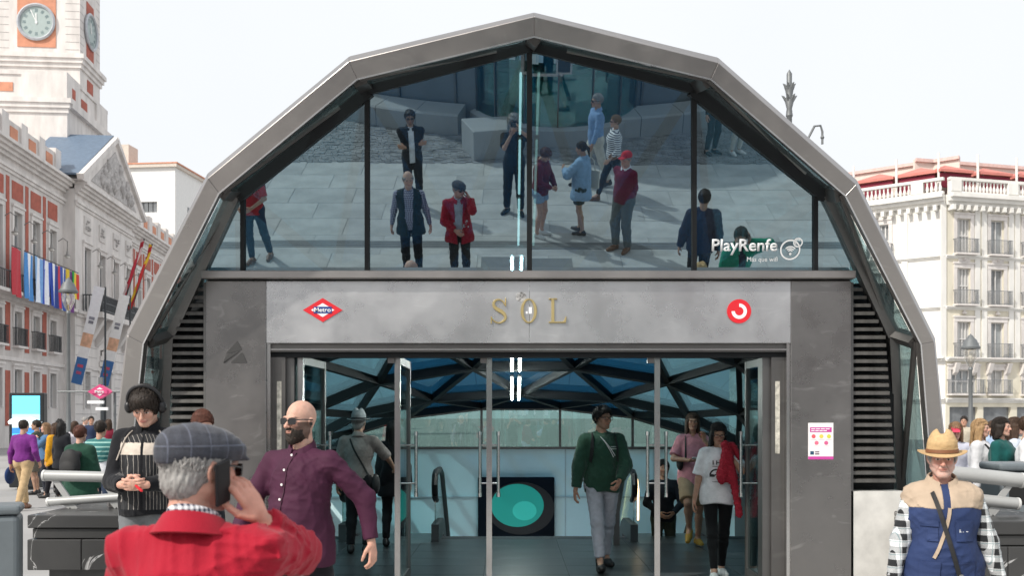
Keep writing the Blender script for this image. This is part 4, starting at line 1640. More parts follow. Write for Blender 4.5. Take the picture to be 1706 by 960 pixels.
# two flags on slanting staffs over the pavilion balcony
for lb, x, cols in (('red flag with white star furled on a slanting staff', 14.6, ['b02838', 'd0b8b8', 'b02838']), ('red and yellow striped flag furled on a slanting staff', 16.6, ['c03030', 'e0b830', 'c03030', '303870'])):
    t = thing('staff_flag', lb, 'flag', PM @ Vector((x, -2.0, 8.9)), ANG)
    MB().tube([(0, 0, 0), (.0, -1.5, 4.9)], .05, 6).build('staff', m_iron, t)
    b = MB()
    for s_ in (0, 1):
        for j in range(13):
            for i in range(5):
                v, u = j / 12, i / 4
                b.v.append((-.28 + .5 * u * math.sin(v * 2.7 + .3) + .08 * math.sin(v * 9), -1.45 * (1 - v) + .12 * math.sin(u * 8 + v * 5) + .02 * s_, 4.5 - v * 4.3 + .4 * u))
    for j in range(12):
        for i in range(4):
            a = j * 5 + i
            b.f += [(a, a + 1, a + 6, a + 5), (65 + a, 65 + a + 5, 65 + a + 6, 65 + a + 1)]
    o = b.build('cloth', None, t, True)
    for c_ in cols:
        o.data.materials.append(mat('flag_' + c_, hexc(c_), .8, var=.08, vs_=6))
    for p in o.data.polygons:
        p.material_index = int(max(0, min(len(cols) - 1, (p.center.x + .3) / .5 * len(cols))))
# slanting printed banners on poles
for i, (lb, a, b2) in enumerate((('long white printed banner with blue foot slanting below the pavilion balcony', (166, 478), (127, 640)), ('second white printed banner with blue foot slanting beside the arch frame', (208, 492), (172, 642)))):
    Yb = 60 + i * 3
    pa, pb = P(a[0], a[1], Yb), P(b2[0], b2[1], Yb)
    t = thing('street_banner', lb, 'banner', pb)
    u = pa - pb
    for (f0, f1, mm) in ((.0, .27, mat('banner_blue', hexc('3f6fa8'), .7, var=.1)), (.271, .38, mat('banner_white', (.86, .85, .84), .7, var=.06)), (.381, .52, mat('banner_orange', hexc('dcae90'), .7, var=.3, vs_=3)), (.521, 1.0, mat('banner_white'))):
        MB().beam(u * f0, u * f1, .64, .05, (0, -1, 0)).build('print_field', mm, t)
    for f0, w_, c_ in ((.1, .3, 'b05070'), (.17, .34, 'c0506a'), (.62, .3, '808088'), (.66, .34, '909098')):
        MB().beam(u * f0, u * (f0 + .03), w_, .012, (0, -1, 0)).build('print_mark', mat('print_' + c_, hexc(c_), .7), t)
        t.children[-1].location = (0, -.035, 0)
    MB().tube([pa - pb + Vector((.3, .1, 0)), Vector((pa.x - pb.x + .3, .1, -pb.z + .02))], .06, 8).build('pole', m_iron, t)

# ---------------------------------------------------------------- street lamps, signs and advertising screen
m_lampg = mat('lamp_post_grey', (.16, .17, .175), .5, .4)


def street_lamp(label, px, top, Y, hscale=1.0):
    p = P(px, top, Y)
    t = thing('street_lamp', label, 'street lamp', (p.x, Y, 0))
    h = p.z
    k = Y / F
    MB().lathe([(9 * k, 0), (9 * k, .5), (6.5 * k, .7), (7 * k, 1.1), (4.5 * k, 1.4), (3.4 * k, 2.2), (2.6 * k, h - 62 * k), (4 * k, h - 60 * k), (3 * k, h - 56 * k)], 12).build('post', m_lampg, t, True)
    MB().lathe([(3 * k, -56 * k), (6 * k, -50 * k), (10 * k, -40 * k), (10.5 * k, -32 * k), (9 * k, -26 * k)], 14, (0, 0, h)).build('globe', glass('lamp_glass', (.86, .84, .8), .12), t, True)
    MB().lathe([(15 * k, -26 * k), (15.5 * k, -23 * k), (13 * k, -20 * k), (9.5 * k, -11 * k), (5.5 * k, -7 * k), (4 * k, -4 * k), (1.5 * k, -2 * k), (.001, 0)], 14, (0, 0, h)).build('hood', m_lampg, t, True)
    MB().lathe([(2 * k, -30 * k), (3.5 * k, -38 * k), (1 * k, -46 * k)], 8, (0, 0, h)).build('bulb', mat('bulb_white', (.8, .79, .75), .4), t, True)
    return t


street_lamp('grey street lamp with glass globe in front of the palace pavilion', 114, 462, 41)
street_lamp('grey street lamp with glass globe in front of the corner apartment block', 1617, 556, 38)
# tall ornamental candelabrum seen above the shell
Yc = 40.0
pc = P(1315, 115, Yc)
t = thing('ornate_candelabrum', 'tall grey iron candelabrum with leafy spear tip above the entrance arch', 'street lamp', (pc.x, Yc, 0))
kk = Yc / F
MB().lathe([(.3, 0), (.32, .8), (.2, 1.2), (.14, 3), (.11, pc.z - 80 * kk), (6 * kk, pc.z - 78 * kk), (4.5 * kk, pc.z - 66 * kk), (8 * kk, pc.z - 52 * kk), (5 * kk, pc.z - 46 * kk), (7.5 * kk, pc.z - 32 * kk), (4.5 * kk, pc.z - 28 * kk), (4.6 * kk, pc.z - 8 * kk), (.001, pc.z)], 10).build('post', m_lampg, t, True)
for zz, r_ in ((-50, 10), (-30, 8)):
    for q in range(6):
        a = q * PI / 3
        MB().tube([(5 * kk * math.cos(a), 5 * kk * math.sin(a), pc.z + (zz - 4) * kk), (r_ * kk * math.cos(a), r_ * kk * math.sin(a), pc.z + (zz + 4) * kk), ((r_ + 3) * kk * math.cos(a), (r_ + 3) * kk * math.sin(a), pc.z + (zz + 6) * kk)], [2.5 * kk, 2 * kk, .4 * kk], 6).build('leaf', m_lampg, t, True)
MB().tube([(0, 0, pc.z - 150 * kk), (30 * kk, 0, pc.z - 118 * kk), (42 * kk, 0, pc.z - 95 * kk), (52 * kk, 0, pc.z - 94 * kk), (55 * kk, 0, pc.z - 104 * kk), (55 * kk, 0, pc.z - 125 * kk)], 2.0 * kk, 8).build('arm', m_lampg, t, True)
MB().lathe([(1.5 * kk, 0), (3.5 * kk, -4 * kk), (1.5 * kk, -8 * kk)], 8, (55 * kk, 0, pc.z - 110 * kk)).build('finial', m_lampg, t, True)

# metro diamond on a bar
Ym = 24.0
km = Ym / F
pm = P(168, 653, Ym)
t = thing('metro_diamond_sign', 'pink red metro diamond on a dark bar near the palace gate', 'sign', (pm.x, Ym, 0))
MB().tube([P(96, 653, Ym) - t.location, P(208, 653, Ym) - t.location], 1.6 * km, 8).build('bar', m_lampg, t)
MB().tube([(20 * km, .12, 0.0), (20 * km, .12, pm.z + 1 * km)], 2.4 * km, 8).build('post', m_lampg, t)
b = dia(MB(), 20.5 * km, 12.5 * km, -.06, .06)
for i in range(len(b.v)):
    b.v[i] = (b.v[i][0], b.v[i][1], b.v[i][2] + pm.z)
m_pink = mat('sign_pink', hexc('cf4a7d'), .5, var=.05)
b.build('diamond', m_pink, t)
b = dia(MB(), 11 * km, 7 * km, -.07, -.061)
for i in range(len(b.v)):
    b.v[i] = (b.v[i][0], b.v[i][1], b.v[i][2] + pm.z)
b.build('inner_diamond', m_white, t)
MB().box(-13 * km, 13 * km, -.08, -.071, pm.z - 3.6 * km, pm.z + 3.6 * km).build('name_bar', m_pink, t)
put('lettering', text_mesh('Metro', m_white, 15 * km, 5 * km, .004, .02), t, (-7.5 * km, -.082, pm.z - 2.5 * km))
MB().box(-3 * km, 3 * km, -.05, .05, pm.z + 12 * km, pm.z + 24 * km).build('lantern', m_lampg, t)
MB().box(-22 * km, 5 * km, -.03, .03, pm.z - 20 * km, pm.z - 15 * km).build('name_plate', m_white, t)
MB().box(-8 * km, 12 * km, -.03, .03, pm.z - 31 * km, pm.z - 26 * km).build('name_plate', m_white, t)
for zz in (-15, -26):
    MB().box(-.02, .02, -.02, .02, pm.z + (zz if zz == -26 else zz) * km, pm.z - 12 * km if zz == -15 else pm.z - 20 * km).build('hanger', m_lampg, t)

# advertising screen
Ya = 23.0
ka = Ya / F
pa = P(47, 715, Ya)
t = thing('advertising_screen', 'black framed advertising screen with bright cyan seascape picture', 'screen', (pa.x, Ya, 0))
wA, zA0, zA1 = 29 * ka, P(0, 790, Ya).z, P(0, 655, Ya).z
put('cabinet', bevel(MB().box(-wA, wA, -.1, .1, .05, zA1).mesh('cabinet', mat('screen_black', (.012, .014, .016), .35)), .02), t)
MB().box(-wA * .5, wA * .5, -.12, .12, 0, .05).build('foot', m_lat, t)
z0s, z1s = P(0, 722, Ya).z - .25, zA1 - 5 * ka
for (f0, f1, c_, e__) in ((0, .22, '3f9fd8', .9), (.22, .34, '2f74b8', .8), (.34, .46, 'd8ecf4', .9), (.46, .62, '8fd0ee', 1.0), (.62, 1.0, '5cc4ea', 1.05)):
    MB().box(-wA + 6 * ka, wA - 6 * ka, -.106, -.1005, lerp(z0s, z1s, f0), lerp(z0s, z1s, f1) - .0005).build('picture_band', emat('scr_' + c_, hexc(c_), e__), t)
for k in range(9):
    xx = -wA + 9 * ka + k * 4.6 * ka
    MB().lathe([(.001, -.06), (.12, -.05), (.14, 0), (.08, .06), (.001, .08)], 8, (xx, -.09, lerp(z0s, z1s, .46) + .03 * math.sin(k * 2.3))).build('picture_cloud', emat('scr_cloud', hexc('e8f4f8'), .9), t)

# ---------------------------------------------------------------- behind the photographer (seen mirrored in the tilted glass)
m_benchs = mat('bench_granite', (.35, .36, .37), .7, var=.08, vs_=1.5)
m_benchf = mat('bench_face', (.33, .34, .35), .6, var=.12, vs_=2)
# ring bench, built from curved stone blocks
bn = thing('curved_stone_bench', 'long curved pale stone bench below the grey glazed wall', 'bench', (.8, -13.4, 0))
Rb = 8.4
for k in range(22):
    a0, a1 = math.radians(12 + k * 7.1), math.radians(12 + (k + 1) * 7.1 - .12)
    if 84 < (12 + k * 7.1) < 98:
        continue
    rr0 = []
    for a in (a0, (a0 + a1) / 2, a1):
        ca, sa = math.cos(a), math.sin(a)
        rr0.append([(ca * Rb, sa * Rb, 0), (ca * Rb, sa * Rb, .42), (ca * (Rb - .04), sa * (Rb - .04), .46), (ca * (Rb - .62), sa * (Rb - .62), .54), (ca * (Rb - .62), sa * (Rb - .62), 0)])
    bnm = MB().loft(rr0).build('bench_block', m_benchs, bn)
m_gw = mat('wall_panel_grey', (.17, .19, .21), .35, .2, var=.15, vs_=.8)
gw = thing('grey_panel_wall', 'grey steel and glass panel wall behind the curved bench', 'wall', (.8, -13.4, 0))
for k in range(15):
    a0, a1 = math.radians(10 + k * 10.7), math.radians(10 + (k + 1) * 10.7 - .25)
    Rw = Rb - .72
    if 80 < math.degrees((a0 + a1) / 2) < 98:
        continue
    rr0 = []
    for a in (a0, (a0 + a1) / 2, a1):
        ca, sa = math.cos(a), math.sin(a)
        rr0.append([(ca * Rw, sa * Rw, 0), (ca * Rw, sa * Rw, 3.4), (ca * (Rw - .08), sa * (Rw - .08), 3.4), (ca * (Rw - .08), sa * (Rw - .08), 0)])
    MB().loft(rr0).build('wall_panel', m_gw, gw)
    ca, sa = math.cos(a1 + .002), math.sin(a1 + .002)
    MB().beam((ca * (Rw + .02), sa * (Rw + .02), 0), (ca * (Rw + .02), sa * (Rw + .02), 3.45), .05, .08, (ca, sa, 0)).build('wall_post', m_st_dark, gw)
# teal glass kiosk
m_teal = glass('teal_glass', (.25, .72, .70), .18, (.8, .95, .95))
m_teal_in = mat('kiosk_teal', (.12, .62, .60), .3, var=.25, vs_=1.2)
ki = thing('glass_kiosk', 'round teal glass kiosk with service window and posted papers', 'kiosk', (.95, -6.55, 0))
Rk = 1.95
MB().lathe([(Rk + .12, 0), (Rk + .12, .36), (Rk + .02, .42)], 40).build('stone_base', m_benchs, ki, True)
MB().lathe([(Rk - .25, .42), (Rk - .25, 1.35)], 40).build('counter_panel', m_teal_in, ki, True)
for k in range(16):
    a0, a1 = 2 * PI * k / 16, 2 * PI * (k + 1) / 16 - .012
    rr0 = []
    for a in (a0, (a0 + a1) / 2, a1):
        ca, sa = math.cos(a), math.sin(a)
        rr0.append([(ca * Rk, sa * Rk, .42), (ca * Rk, sa * Rk, 3.3), (ca * (Rk - .02), sa * (Rk - .02), 3.3), (ca * (Rk - .02), sa * (Rk - .02), .42)])
    MB().loft(rr0).build('glass_panel', m_teal, ki)
    ca, sa = math.cos(a0 - .006), math.sin(a0 - .006)
    MB().beam((ca * (Rk + .01), sa * (Rk + .01), .42), (ca * (Rk + .01), sa * (Rk + .01), 3.3), .03, .05, (ca, sa, 0)).build('glazing_bar', m_st_dark, ki)
MB().lathe([(.01, 3.31), (Rk + .15, 3.31), (Rk + .15, 3.5), (.01, 3.55)], 32).build('roof', m_st_dark, ki)
MB().lathe([(Rk - .7, .42), (Rk - .7, 3.3)], 24).build('inner_core', mat('kiosk_core', (.16, .24, .26), .6, var=.5, vs_=2), ki)
# service window and papers on the side that faces the entrance
fr = MB().box(-.62, .30, .0, .05, 1.50, 1.56).box(-.62, -.56, .0, .05, 1.56, 2.6).box(.24, .30, .0, .05, 1.56, 2.6).box(-.62, .30, .0, .05, 2.6, 2.66)
fr.build('service_window_frame', m_st_bright, ki, loc=(-.2, Rk - .02, 0))
MB().box(.0, .34, .0, .03, 1.55, 2.05).build('notice_board', m_st_bright, ki, loc=(-.05, Rk + .02, 0))
MB().box(.04, .30, .031, .036, 1.59, 2.01).build('notice_sheet', m_iron, ki, loc=(-.05, Rk + .02, 0))
r3 = random.Random(8)
for k in range(30):
    a = PI / 2 + r3.uniform(-.62, .62)
    z_ = r3.choice([1.75, 2.0, 2.25, 2.5, 2.75, 2.95]) + r3.uniform(-.02, .02)
    o = MB().box(-.075, .075, 0, .003, 0, .2).build('posted_paper', mat('posted_paper_%d' % (k % 3), ((.5, .62, .68), (.6, .68, .7), (.38, .55, .66))[k % 3], .7), ki)
    o.location = (math.cos(a) * (Rk + .012), math.sin(a) * (Rk + .012), z_)
    o.rotation_euler = (0, 0, a - PI / 2)
# corner stone block beside the kiosk
cbk = MB()
cbk.prism([(-.85, -3.42, .0), (-.15, -3.62, 0), (-.15, -4.62, 0), (-1.15, -4.42, 0)], (0, 0, .62))
o = cbk.build('stone_block', m_benchs)
bevel(o.data, .02, 2)
tag(o, 'pale wedge shaped stone block at the foot of the teal kiosk', 'stone block')

# rows of houses that close the square behind the photographer, their fronts in shade


def block(label, x0, x1, y, h, m, rz):
    t = thing('plaza_house', label, 'building', (x0, y, 0), rz)
    w = x1 - x0
    cols = [1.8 + k * 3.0 for k in range(int((w - 1.5) / 3.0))]
    holes = []
    for x in cols:
        for f_ in range(1, 5):
            holes.append((x - .6, x + .6, f_ * 3.7 + .7, f_ * 3.7 + 3.1))
        holes.append((x - 1.1, x + 1.1, .3, 3.3))
    put('wall', wall_mesh(0, w, 0, h, holes, m, .3), t)
    for x in cols:
        for f_ in range(1, 5):
            window(t, x, f_ * 3.7 + .7, f_ * 3.7 + 3.1, 1.2, 0, 'sash', None, (1.0, .5, .3))
        MB().box(x - 1.1, x + 1.1, .25, .29, .3, 3.3).build('shop_window', m_win, t)
    c = MB()
    cornice(c, 0, w, h - .8, .9, .7, 0, 3, False)
    cornice(c, 0, w, 3.7, .3, .3, 0, 2, False)
    c.build('cornice', m_stone2, t)
    MB().box(0, w, .31, 11, h - .3, h).build('roof', m_stone, t)
    MB().box(0, .1, .02, 11, 0, h - .31).build('side_wall', m, t)
    MB().box(w - .1, w, .02, 11, 0, h - .31).build('side_wall', m, t)
    MB().box(0, w, 10.9, 11, 0, h - .31).build('rear_wall', m, t)
    MB().box(.2, w - .2, .6, .7, 0, h - .4).build('inner_wall', m_win, t)


block('cream balconied house closing the square opposite the station entrance', 14, 40, -72, 17.5, mat('cream_front', (.55, .50, .42), .85, var=.1), PI)
block('grey stone balconied house closing the square opposite the palace', -13, 13.6, -72, 18.5, mat('grey_render', (.46, .46, .46), .85, var=.1), PI)
block('rose balconied house closing the square beyond the curved bench', 40.4, 66.4, -70, 17.0, mat('rose_render', (.52, .43, .40), .85, var=.1), PI)
# ================================================================ PEOPLE: signed-distance bodies turned into meshes
def v3(*a):
    return np.array(a, dtype=float)


class Fld:
    """a list of smooth-joined primitives and cuts, polygonised with surface nets"""

    def __init__(s, k=.03):
        s.p, s.cuts, s.k, s.noise, s.subs = [], [], k, None, []

    def cone(s, a, b, ra, rb=None, k=None, flat=False):
        s.p.append(('c', np.array(a, float), np.array(b, float), ra, ra if rb is None else rb, s.k if k is None else k, flat))
        return s

    def ell(s, c, r, R=None, k=None):
        s.p.append(('e', np.array(c, float), np.array(r, float) * np.ones(3), R, None, s.k if k is None else k, False))
        return s

    def sub(s, c, r, R=None, k=.006):
        s.subs.append((np.array(c, float), np.array(r, float) * np.ones(3), R, k))
        return s

    def cut(s, fn):
        s.cuts.append(fn)
        return s

    def bounds(s):
        lo, hi = np.full(3, 9e9), np.full(3, -9e9)
        for q in s.p:
            if q[0] == 'c':
                r = max(q[3], q[4])
                lo = np.minimum(lo, np.minimum(q[1], q[2]) - r)
                hi = np.maximum(hi, np.maximum(q[1], q[2]) + r)
            else:
                r = q[2].max() if q[3] is not None else q[2]
                lo = np.minimum(lo, q[1] - r)
                hi = np.maximum(hi, q[1] + r)
        return lo, hi

    def mesh(s, h):
        lo, hi = s.bounds()
        pad = .012 + 2 * h
        lo, hi = lo - pad, hi + pad
        n = np.ceil((hi - lo) / h).astype(int) + 1
        ax = [lo[i] + h * np.arange(n[i]) for i in range(3)]
        fld = np.full(n, .25)

        def region(c0, c1):
            i0 = np.clip(np.floor((c0 - lo) / h).astype(int), 0, n - 1)
            i1 = np.clip(np.ceil((c1 - lo) / h).astype(int) + 1, 1, n)
            sl = tuple(slice(i0[i], i1[i]) for i in range(3))
            return sl, ax[0][sl[0]][:, None, None], ax[1][sl[1]][None, :, None], ax[2][sl[2]][None, None, :]

        def elld(X, Y, Z, c, r, R):
            x, y, z = X - c[0], Y - c[1], Z - c[2]
            if R is not None:
                x, y, z = (R[0][0] * x + R[1][0] * y + R[2][0] * z, R[0][1] * x + R[1][1] * y + R[2][1] * z, R[0][2] * x + R[1][2] * y + R[2][2] * z)
            k0 = np.sqrt((x / r[0]) ** 2 + (y / r[1]) ** 2 + (z / r[2]) ** 2) + 1e-9
            k1 = np.sqrt((x / r[0] ** 2) ** 2 + (y / r[1] ** 2) ** 2 + (z / r[2] ** 2) ** 2) + 1e-9
            return k0 * (k0 - 1) / k1
        for q in s.p:
            k = q[5]
            m = k + 3 * h + .01
            if q[0] == 'c':
                a, b, ra, rb = q[1:5]
                r = max(ra, rb) + m
                sl, X, Y, Z = region(np.minimum(a, b) - r, np.maximum(a, b) + r)
                ba = b - a
                L2 = ba @ ba + 1e-12
                t = np.clip(((X - a[0]) * ba[0] + (Y - a[1]) * ba[1] + (Z - a[2]) * ba[2]) / L2, 0, 1)
                d = np.sqrt((X - a[0] - t * ba[0]) ** 2 + (Y - a[1] - t * ba[1]) ** 2 + (Z - a[2] - t * ba[2]) ** 2) - (ra + (rb - ra) * t)
                if q[6]:
                    u = ba / math.sqrt(L2)
                    d = np.maximum(d, (X - b[0]) * u[0] + (Y - b[1]) * u[1] + (Z - b[2]) * u[2])
            else:
                c, r, R = q[1], q[2], q[3]
                rr = (r.max() if R is not None else r) + m
                sl, X, Y, Z = region(c - rr, c + rr)
                d = elld(X, Y, Z, c, r, R)
            f0 = fld[sl]
            hh = np.clip(.5 + .5 * (f0 - d) / k, 0, 1)
            fld[sl] = f0 * (1 - hh) + d * hh - k * hh * (1 - hh)
        for (c, r, R, k) in s.subs:
            rr = r.max() + k + 2 * h
            sl, X, Y, Z = region(c - rr, c + rr)
            d = -elld(X, Y, Z, c, r, R)
            f0 = fld[sl]
            hh = np.clip(.5 - .5 * (f0 - d) / k, 0, 1)
            fld[sl] = f0 * (1 - hh) + d * hh + k * hh * (1 - hh)
        X, Y, Z = ax[0][:, None, None], ax[1][None, :, None], ax[2][None, None, :]
        if s.noise is not None:
            fld = fld + s.noise(X, Y, Z)
        for c in s.cuts:
            fld = np.maximum(fld, c(X, Y, Z))
        return surfnet(fld, lo, h)


def surfnet(f, lo, h):
    ins = f < 0
    n = np.array(f.shape)
    c = np.zeros(n - 1, dtype=np.int8)
    for dx in (0, 1):
        for dy in (0, 1):
            for dz in (0, 1):
                c += ins[dx:n[0] - 1 + dx, dy:n[1] - 1 + dy, dz:n[2] - 1 + dz]
    act = (c > 0) & (c < 8)
    idx = np.argwhere(act)
    if len(idx) == 0:
        return np.zeros((0, 3)), []
    ids = np.full(n - 1, -1, dtype=np.int64)
    ids[act] = np.arange(len(idx))
    acc = np.zeros((len(idx), 3))
    cnt = np.zeros(len(idx))
    corners = [(dx, dy, dz) for dx in (0, 1) for dy in (0, 1) for dz in (0, 1)]
    val = {q: f[idx[:, 0] + q[0], idx[:, 1] + q[1], idx[:, 2] + q[2]] for q in corners}
    for q in corners:
        for a in range(3):
            if q[a] == 0:
                q2 = list(q)
                q2[a] = 1
                q2 = tuple(q2)
                v0, v1 = val[q], val[q2]
                cr = (v0 < 0) != (v1 < 0)
                t = np.where(cr, v0 / np.where(cr, v0 - v1, 1), 0)
                p = np.tile(np.array(q, float), (len(idx), 1))
                p[:, a] += t
                acc += p * cr[:, None]
                cnt += cr
    V = (idx + acc / cnt[:, None]) * h + lo
    faces = []
    for a in range(3):
        b, c_ = (a + 1) % 3, (a + 2) % 3
        s0 = [slice(None)] * 3
        s1 = [slice(None)] * 3
        s0[a] = slice(0, n[a] - 1)
        s1[a] = slice(1, n[a])
        A, B = ins[tuple(s0)], ins[tuple(s1)]
        e = np.argwhere(A != B)
        ok = (e[:, b] > 0) & (e[:, c_] > 0) & (e[:, b] < n[b] - 1) & (e[:, c_] < n[c_] - 1)
        e = e[ok]
        fl = A[e[:, 0], e[:, 1], e[:, 2]]

        def cell(db, dc):
            q = e.copy()
            q[:, b] -= db
            q[:, c_] -= dc
            return ids[q[:, 0], q[:, 1], q[:, 2]]
        quad = np.stack([cell(1, 1), cell(0, 1), cell(0, 0), cell(1, 0)], 1)
        quad[~fl] = quad[~fl][:, ::-1]
        faces.append(quad)
    Fq = np.concatenate(faces)
    Fq = Fq[(Fq >= 0).all(1)]
    return V, Fq


def np_mesh(name, parts, mats, cols=None):
    """parts: list of (V, F, material index)"""
    Vs, Fs, mi, off = [], [], [], 0
    for V, Fq, m in parts:
        if len(V) == 0:
            continue
        Vs.append(V)
        Fs.append(np.asarray(Fq) + off)
        mi.append(np.full(len(Fq), m))
        off += len(V)
    V = np.concatenate(Vs)
    Fq = np.concatenate(Fs)
    mi = np.concatenate(mi)
    me = bpy.data.meshes.new(name)
    me.vertices.add(len(V))
    me.vertices.foreach_set('co', V.astype(np.float32).ravel())
    me.loops.add(Fq.size)
    me.loops.foreach_set('vertex_index', Fq.astype(np.int32).ravel())
    me.polygons.add(len(Fq))
    me.polygons.foreach_set('loop_start', np.arange(0, Fq.size, 4, dtype=np.int32))
    me.polygons.foreach_set('loop_total', np.full(len(Fq), 4, dtype=np.int32))
    me.polygons.foreach_set('material_index', mi.astype(np.int32))
    me.polygons.foreach_set('use_smooth', np.ones(len(Fq), dtype=bool))
    me.update(calc_edges=True)
    if cols is not None:
        at = me.color_attributes.new('Col', 'FLOAT_COLOR', 'POINT')
        C4 = np.ones((len(V), 4), dtype=np.float32)
        C4[:, :3] = cols
        at.data.foreach_set('color', C4.ravel())
    for m in mats:
        me.materials.append(m)
    return me


def rotz_(a):
    c, s_ = math.cos(a), math.sin(a)
    return np.array([[c, -s_, 0], [s_, c, 0], [0, 0, 1.]])


def rotx_(a):
    c, s_ = math.cos(a), math.sin(a)
    return np.array([[1., 0, 0], [0, c, -s_], [0, s_, c]])


def roty_(a):
    c, s_ = math.cos(a), math.sin(a)
    return np.array([[c, 0, s_], [0, 1., 0], [-s_, 0, c]])


def ik(S, T, a, b, pole):
    S, T, pole = np.array(S, float), np.array(T, float), np.array(pole, float)
    d = T - S
    D = np.linalg.norm(d)
    D2 = min(D, (a + b) * .999)
    u = d / (D + 1e-9)
    T = S + u * D2
    x = (a * a - b * b + D2 * D2) / (2 * D2)
    hgt = math.sqrt(max(0, a * a - x * x))
    p = pole - u * (pole @ u)
    p = p / (np.linalg.norm(p) + 1e-9)
    return S + u * x + p * hgt, T


def fold_noise(seed, amp, lam=.085):
    r = np.random.RandomState(seed)
    W = []
    for i in range(5):
        d = r.normal(size=3) * np.array([.9, .9, 1.25])
        d = d / np.linalg.norm(d) * 2 * PI / (lam * r.uniform(.7, 2.0))
        W.append((d, r.uniform(0, 6.28), r.uniform(.4, 1)))
    wd = r.normal(size=3) * 9

    W2 = []
    for i in range(4):
        d = r.normal(size=3) * np.array([.6, .6, 1.3])
        d = d / np.linalg.norm(d) * 2 * PI / (lam * r.uniform(.75, 1.3))
        W2.append((d, r.uniform(0, 6.28)))
    e = r.normal(size=3) * 14

    def fn(X, Y, Z):
        w = 1.3 * np.sin(wd[0] * X + wd[1] * Y + wd[2] * Z) + .7 * np.sin(e[0] * X + e[1] * Y + e[2] * Z)
        o = 0
        for d, ph, a in W:
            q = np.sin(d[0] * X + d[1] * Y + d[2] * Z + ph + w)
            o = o + a * (1 - 1.9 * (1 - np.abs(q)) ** 2.2)
        p = 0
        for d, ph in W2:
            p = p + (1 - np.abs(np.sin(d[0] * X + d[1] * Y + d[2] * Z + ph + 1.6 * w))) ** 3
        m_ = np.clip(.5 + .8 * np.sin(e[1] * X - e[0] * Z + 3 * Y), 0, 1)
        return amp * (o * .40 - .9 * p * m_ + .3)
    return fn


def hair_noise(seed, amp, lam=.018, curl=False):
    r = np.random.RandomState(seed)
    W = []
    for i in range(5):
        d = r.normal(size=3) * (np.array([1, 1, 1]) if curl else np.array([1, 1, .22]))
        d = d / np.linalg.norm(d) * 2 * PI / (lam * r.uniform(.7, 2.2))
        W.append((d, r.uniform(0, 6.28)))

    def fn(X, Y, Z):
        w = 1.1 * np.sin(38 * X + 25 * Z) + .7 * np.sin(30 * Y - 33 * Z)
        o = 0
        for d, ph in W:
            o = o + np.sin(d[0] * X + d[1] * Y + d[2] * Z + ph + w)
        return amp * o * .4
    return fn


m_skin = mat('skin', attr=True, rough=.58, var=.13, vs_=30, sss=.2, bump=.06, bs=180, spec=.4)
SKINS = {'light': (.56, .34, .26), 'tan': (.46, .27, .19), 'olive': (.40, .235, .16), 'brown': (.27, .15, .10), 'ruddy': (.56, .30, .23)}
HAIRS = {'black': (.008, .007, .007), 'dark': (.022, .015, .011), 'brown': (.06, .033, .02), 'auburn': (.09, .03, .018), 'blond': (.38, .24, .12), 'dblond': (.22, .13, .07), 'grey': (.30, .29, .28), 'white': (.52, .5, .48)}


def hair_mat(c):
    return mat('hair_' + c, HAIRS[c], .6, var=.35, vs_=90, bump=.3, bs=260, stretch=(1, 1, .25), spec=.35)


CL = {}


def cloth(hexcol, rough=.85, tex=None):
    k = 'cloth_' + hexcol + (tex or '')
    return mat(k, hexc(hexcol), rough, var=.14, vs_=14, bump=.25 if tex != 'knit' else .5, bs=170 if tex != 'denim' else 320, sheen=.08, spec=.25)


def head_field(sex, near):
    f = Fld(.022)
    f.ell((0, .016, .032), (.076, .097, .092))
    f.ell((0, -.028, -.040), (.058 if sex == 'm' else .054, .062, .074), k=.03)
    f.ell((0, -.070, -.094), (.024 if sex == 'm' else .02, .02, .02), k=.022)
    for s_ in (-1, 1):
        f.cone((s_ * .052, .0, -.05), (s_ * .018, -.066, -.094), .022, .017, k=.02)
        f.ell((s_ * .038, -.062, -.018), (.024, .022, .026), k=.02)
    f.cone((-.036, -.086, .024), (.036, -.086, .024), .0105, k=.014)
    f.cone((0, -.092, .012), (0, -.116 if sex == 'm' else -.111, -.026), .0065, .0115, k=.009)
    for s_ in (-1, 1):
        f.ell((s_ * .0105, -.103, -.029), (.0085, .010, .0075), k=.006)
        f.sub((s_ * .031, -.104, .006), (.017, .016, .0125), k=.012)
    for s_ in (-1, 1):
        f.ell((s_ * .031, -.082, .005), .0115, k=.003)
        f.ell((s_ * .080, .014, -.006), (.008, .020, .031), roty_(s_ * .18) @ rotz_(-s_ * .35), k=.008)
        f.sub((s_ * .089, .008, -.004), (.006, .011, .018), k=.004)
    f.cone((-.019, -.089, -.0535), (.019, -.089, -.0535), .0062, k=.006)
    f.cone((-.015, -.090, -.0625), (.015, -.090, -.0625), .0068, k=.006)
    f.cone((0, .022, -.055), (0, .034, -.150), .052 if sex == 'm' else .045, .056 if sex == 'm' else .048, k=.03)
    return f


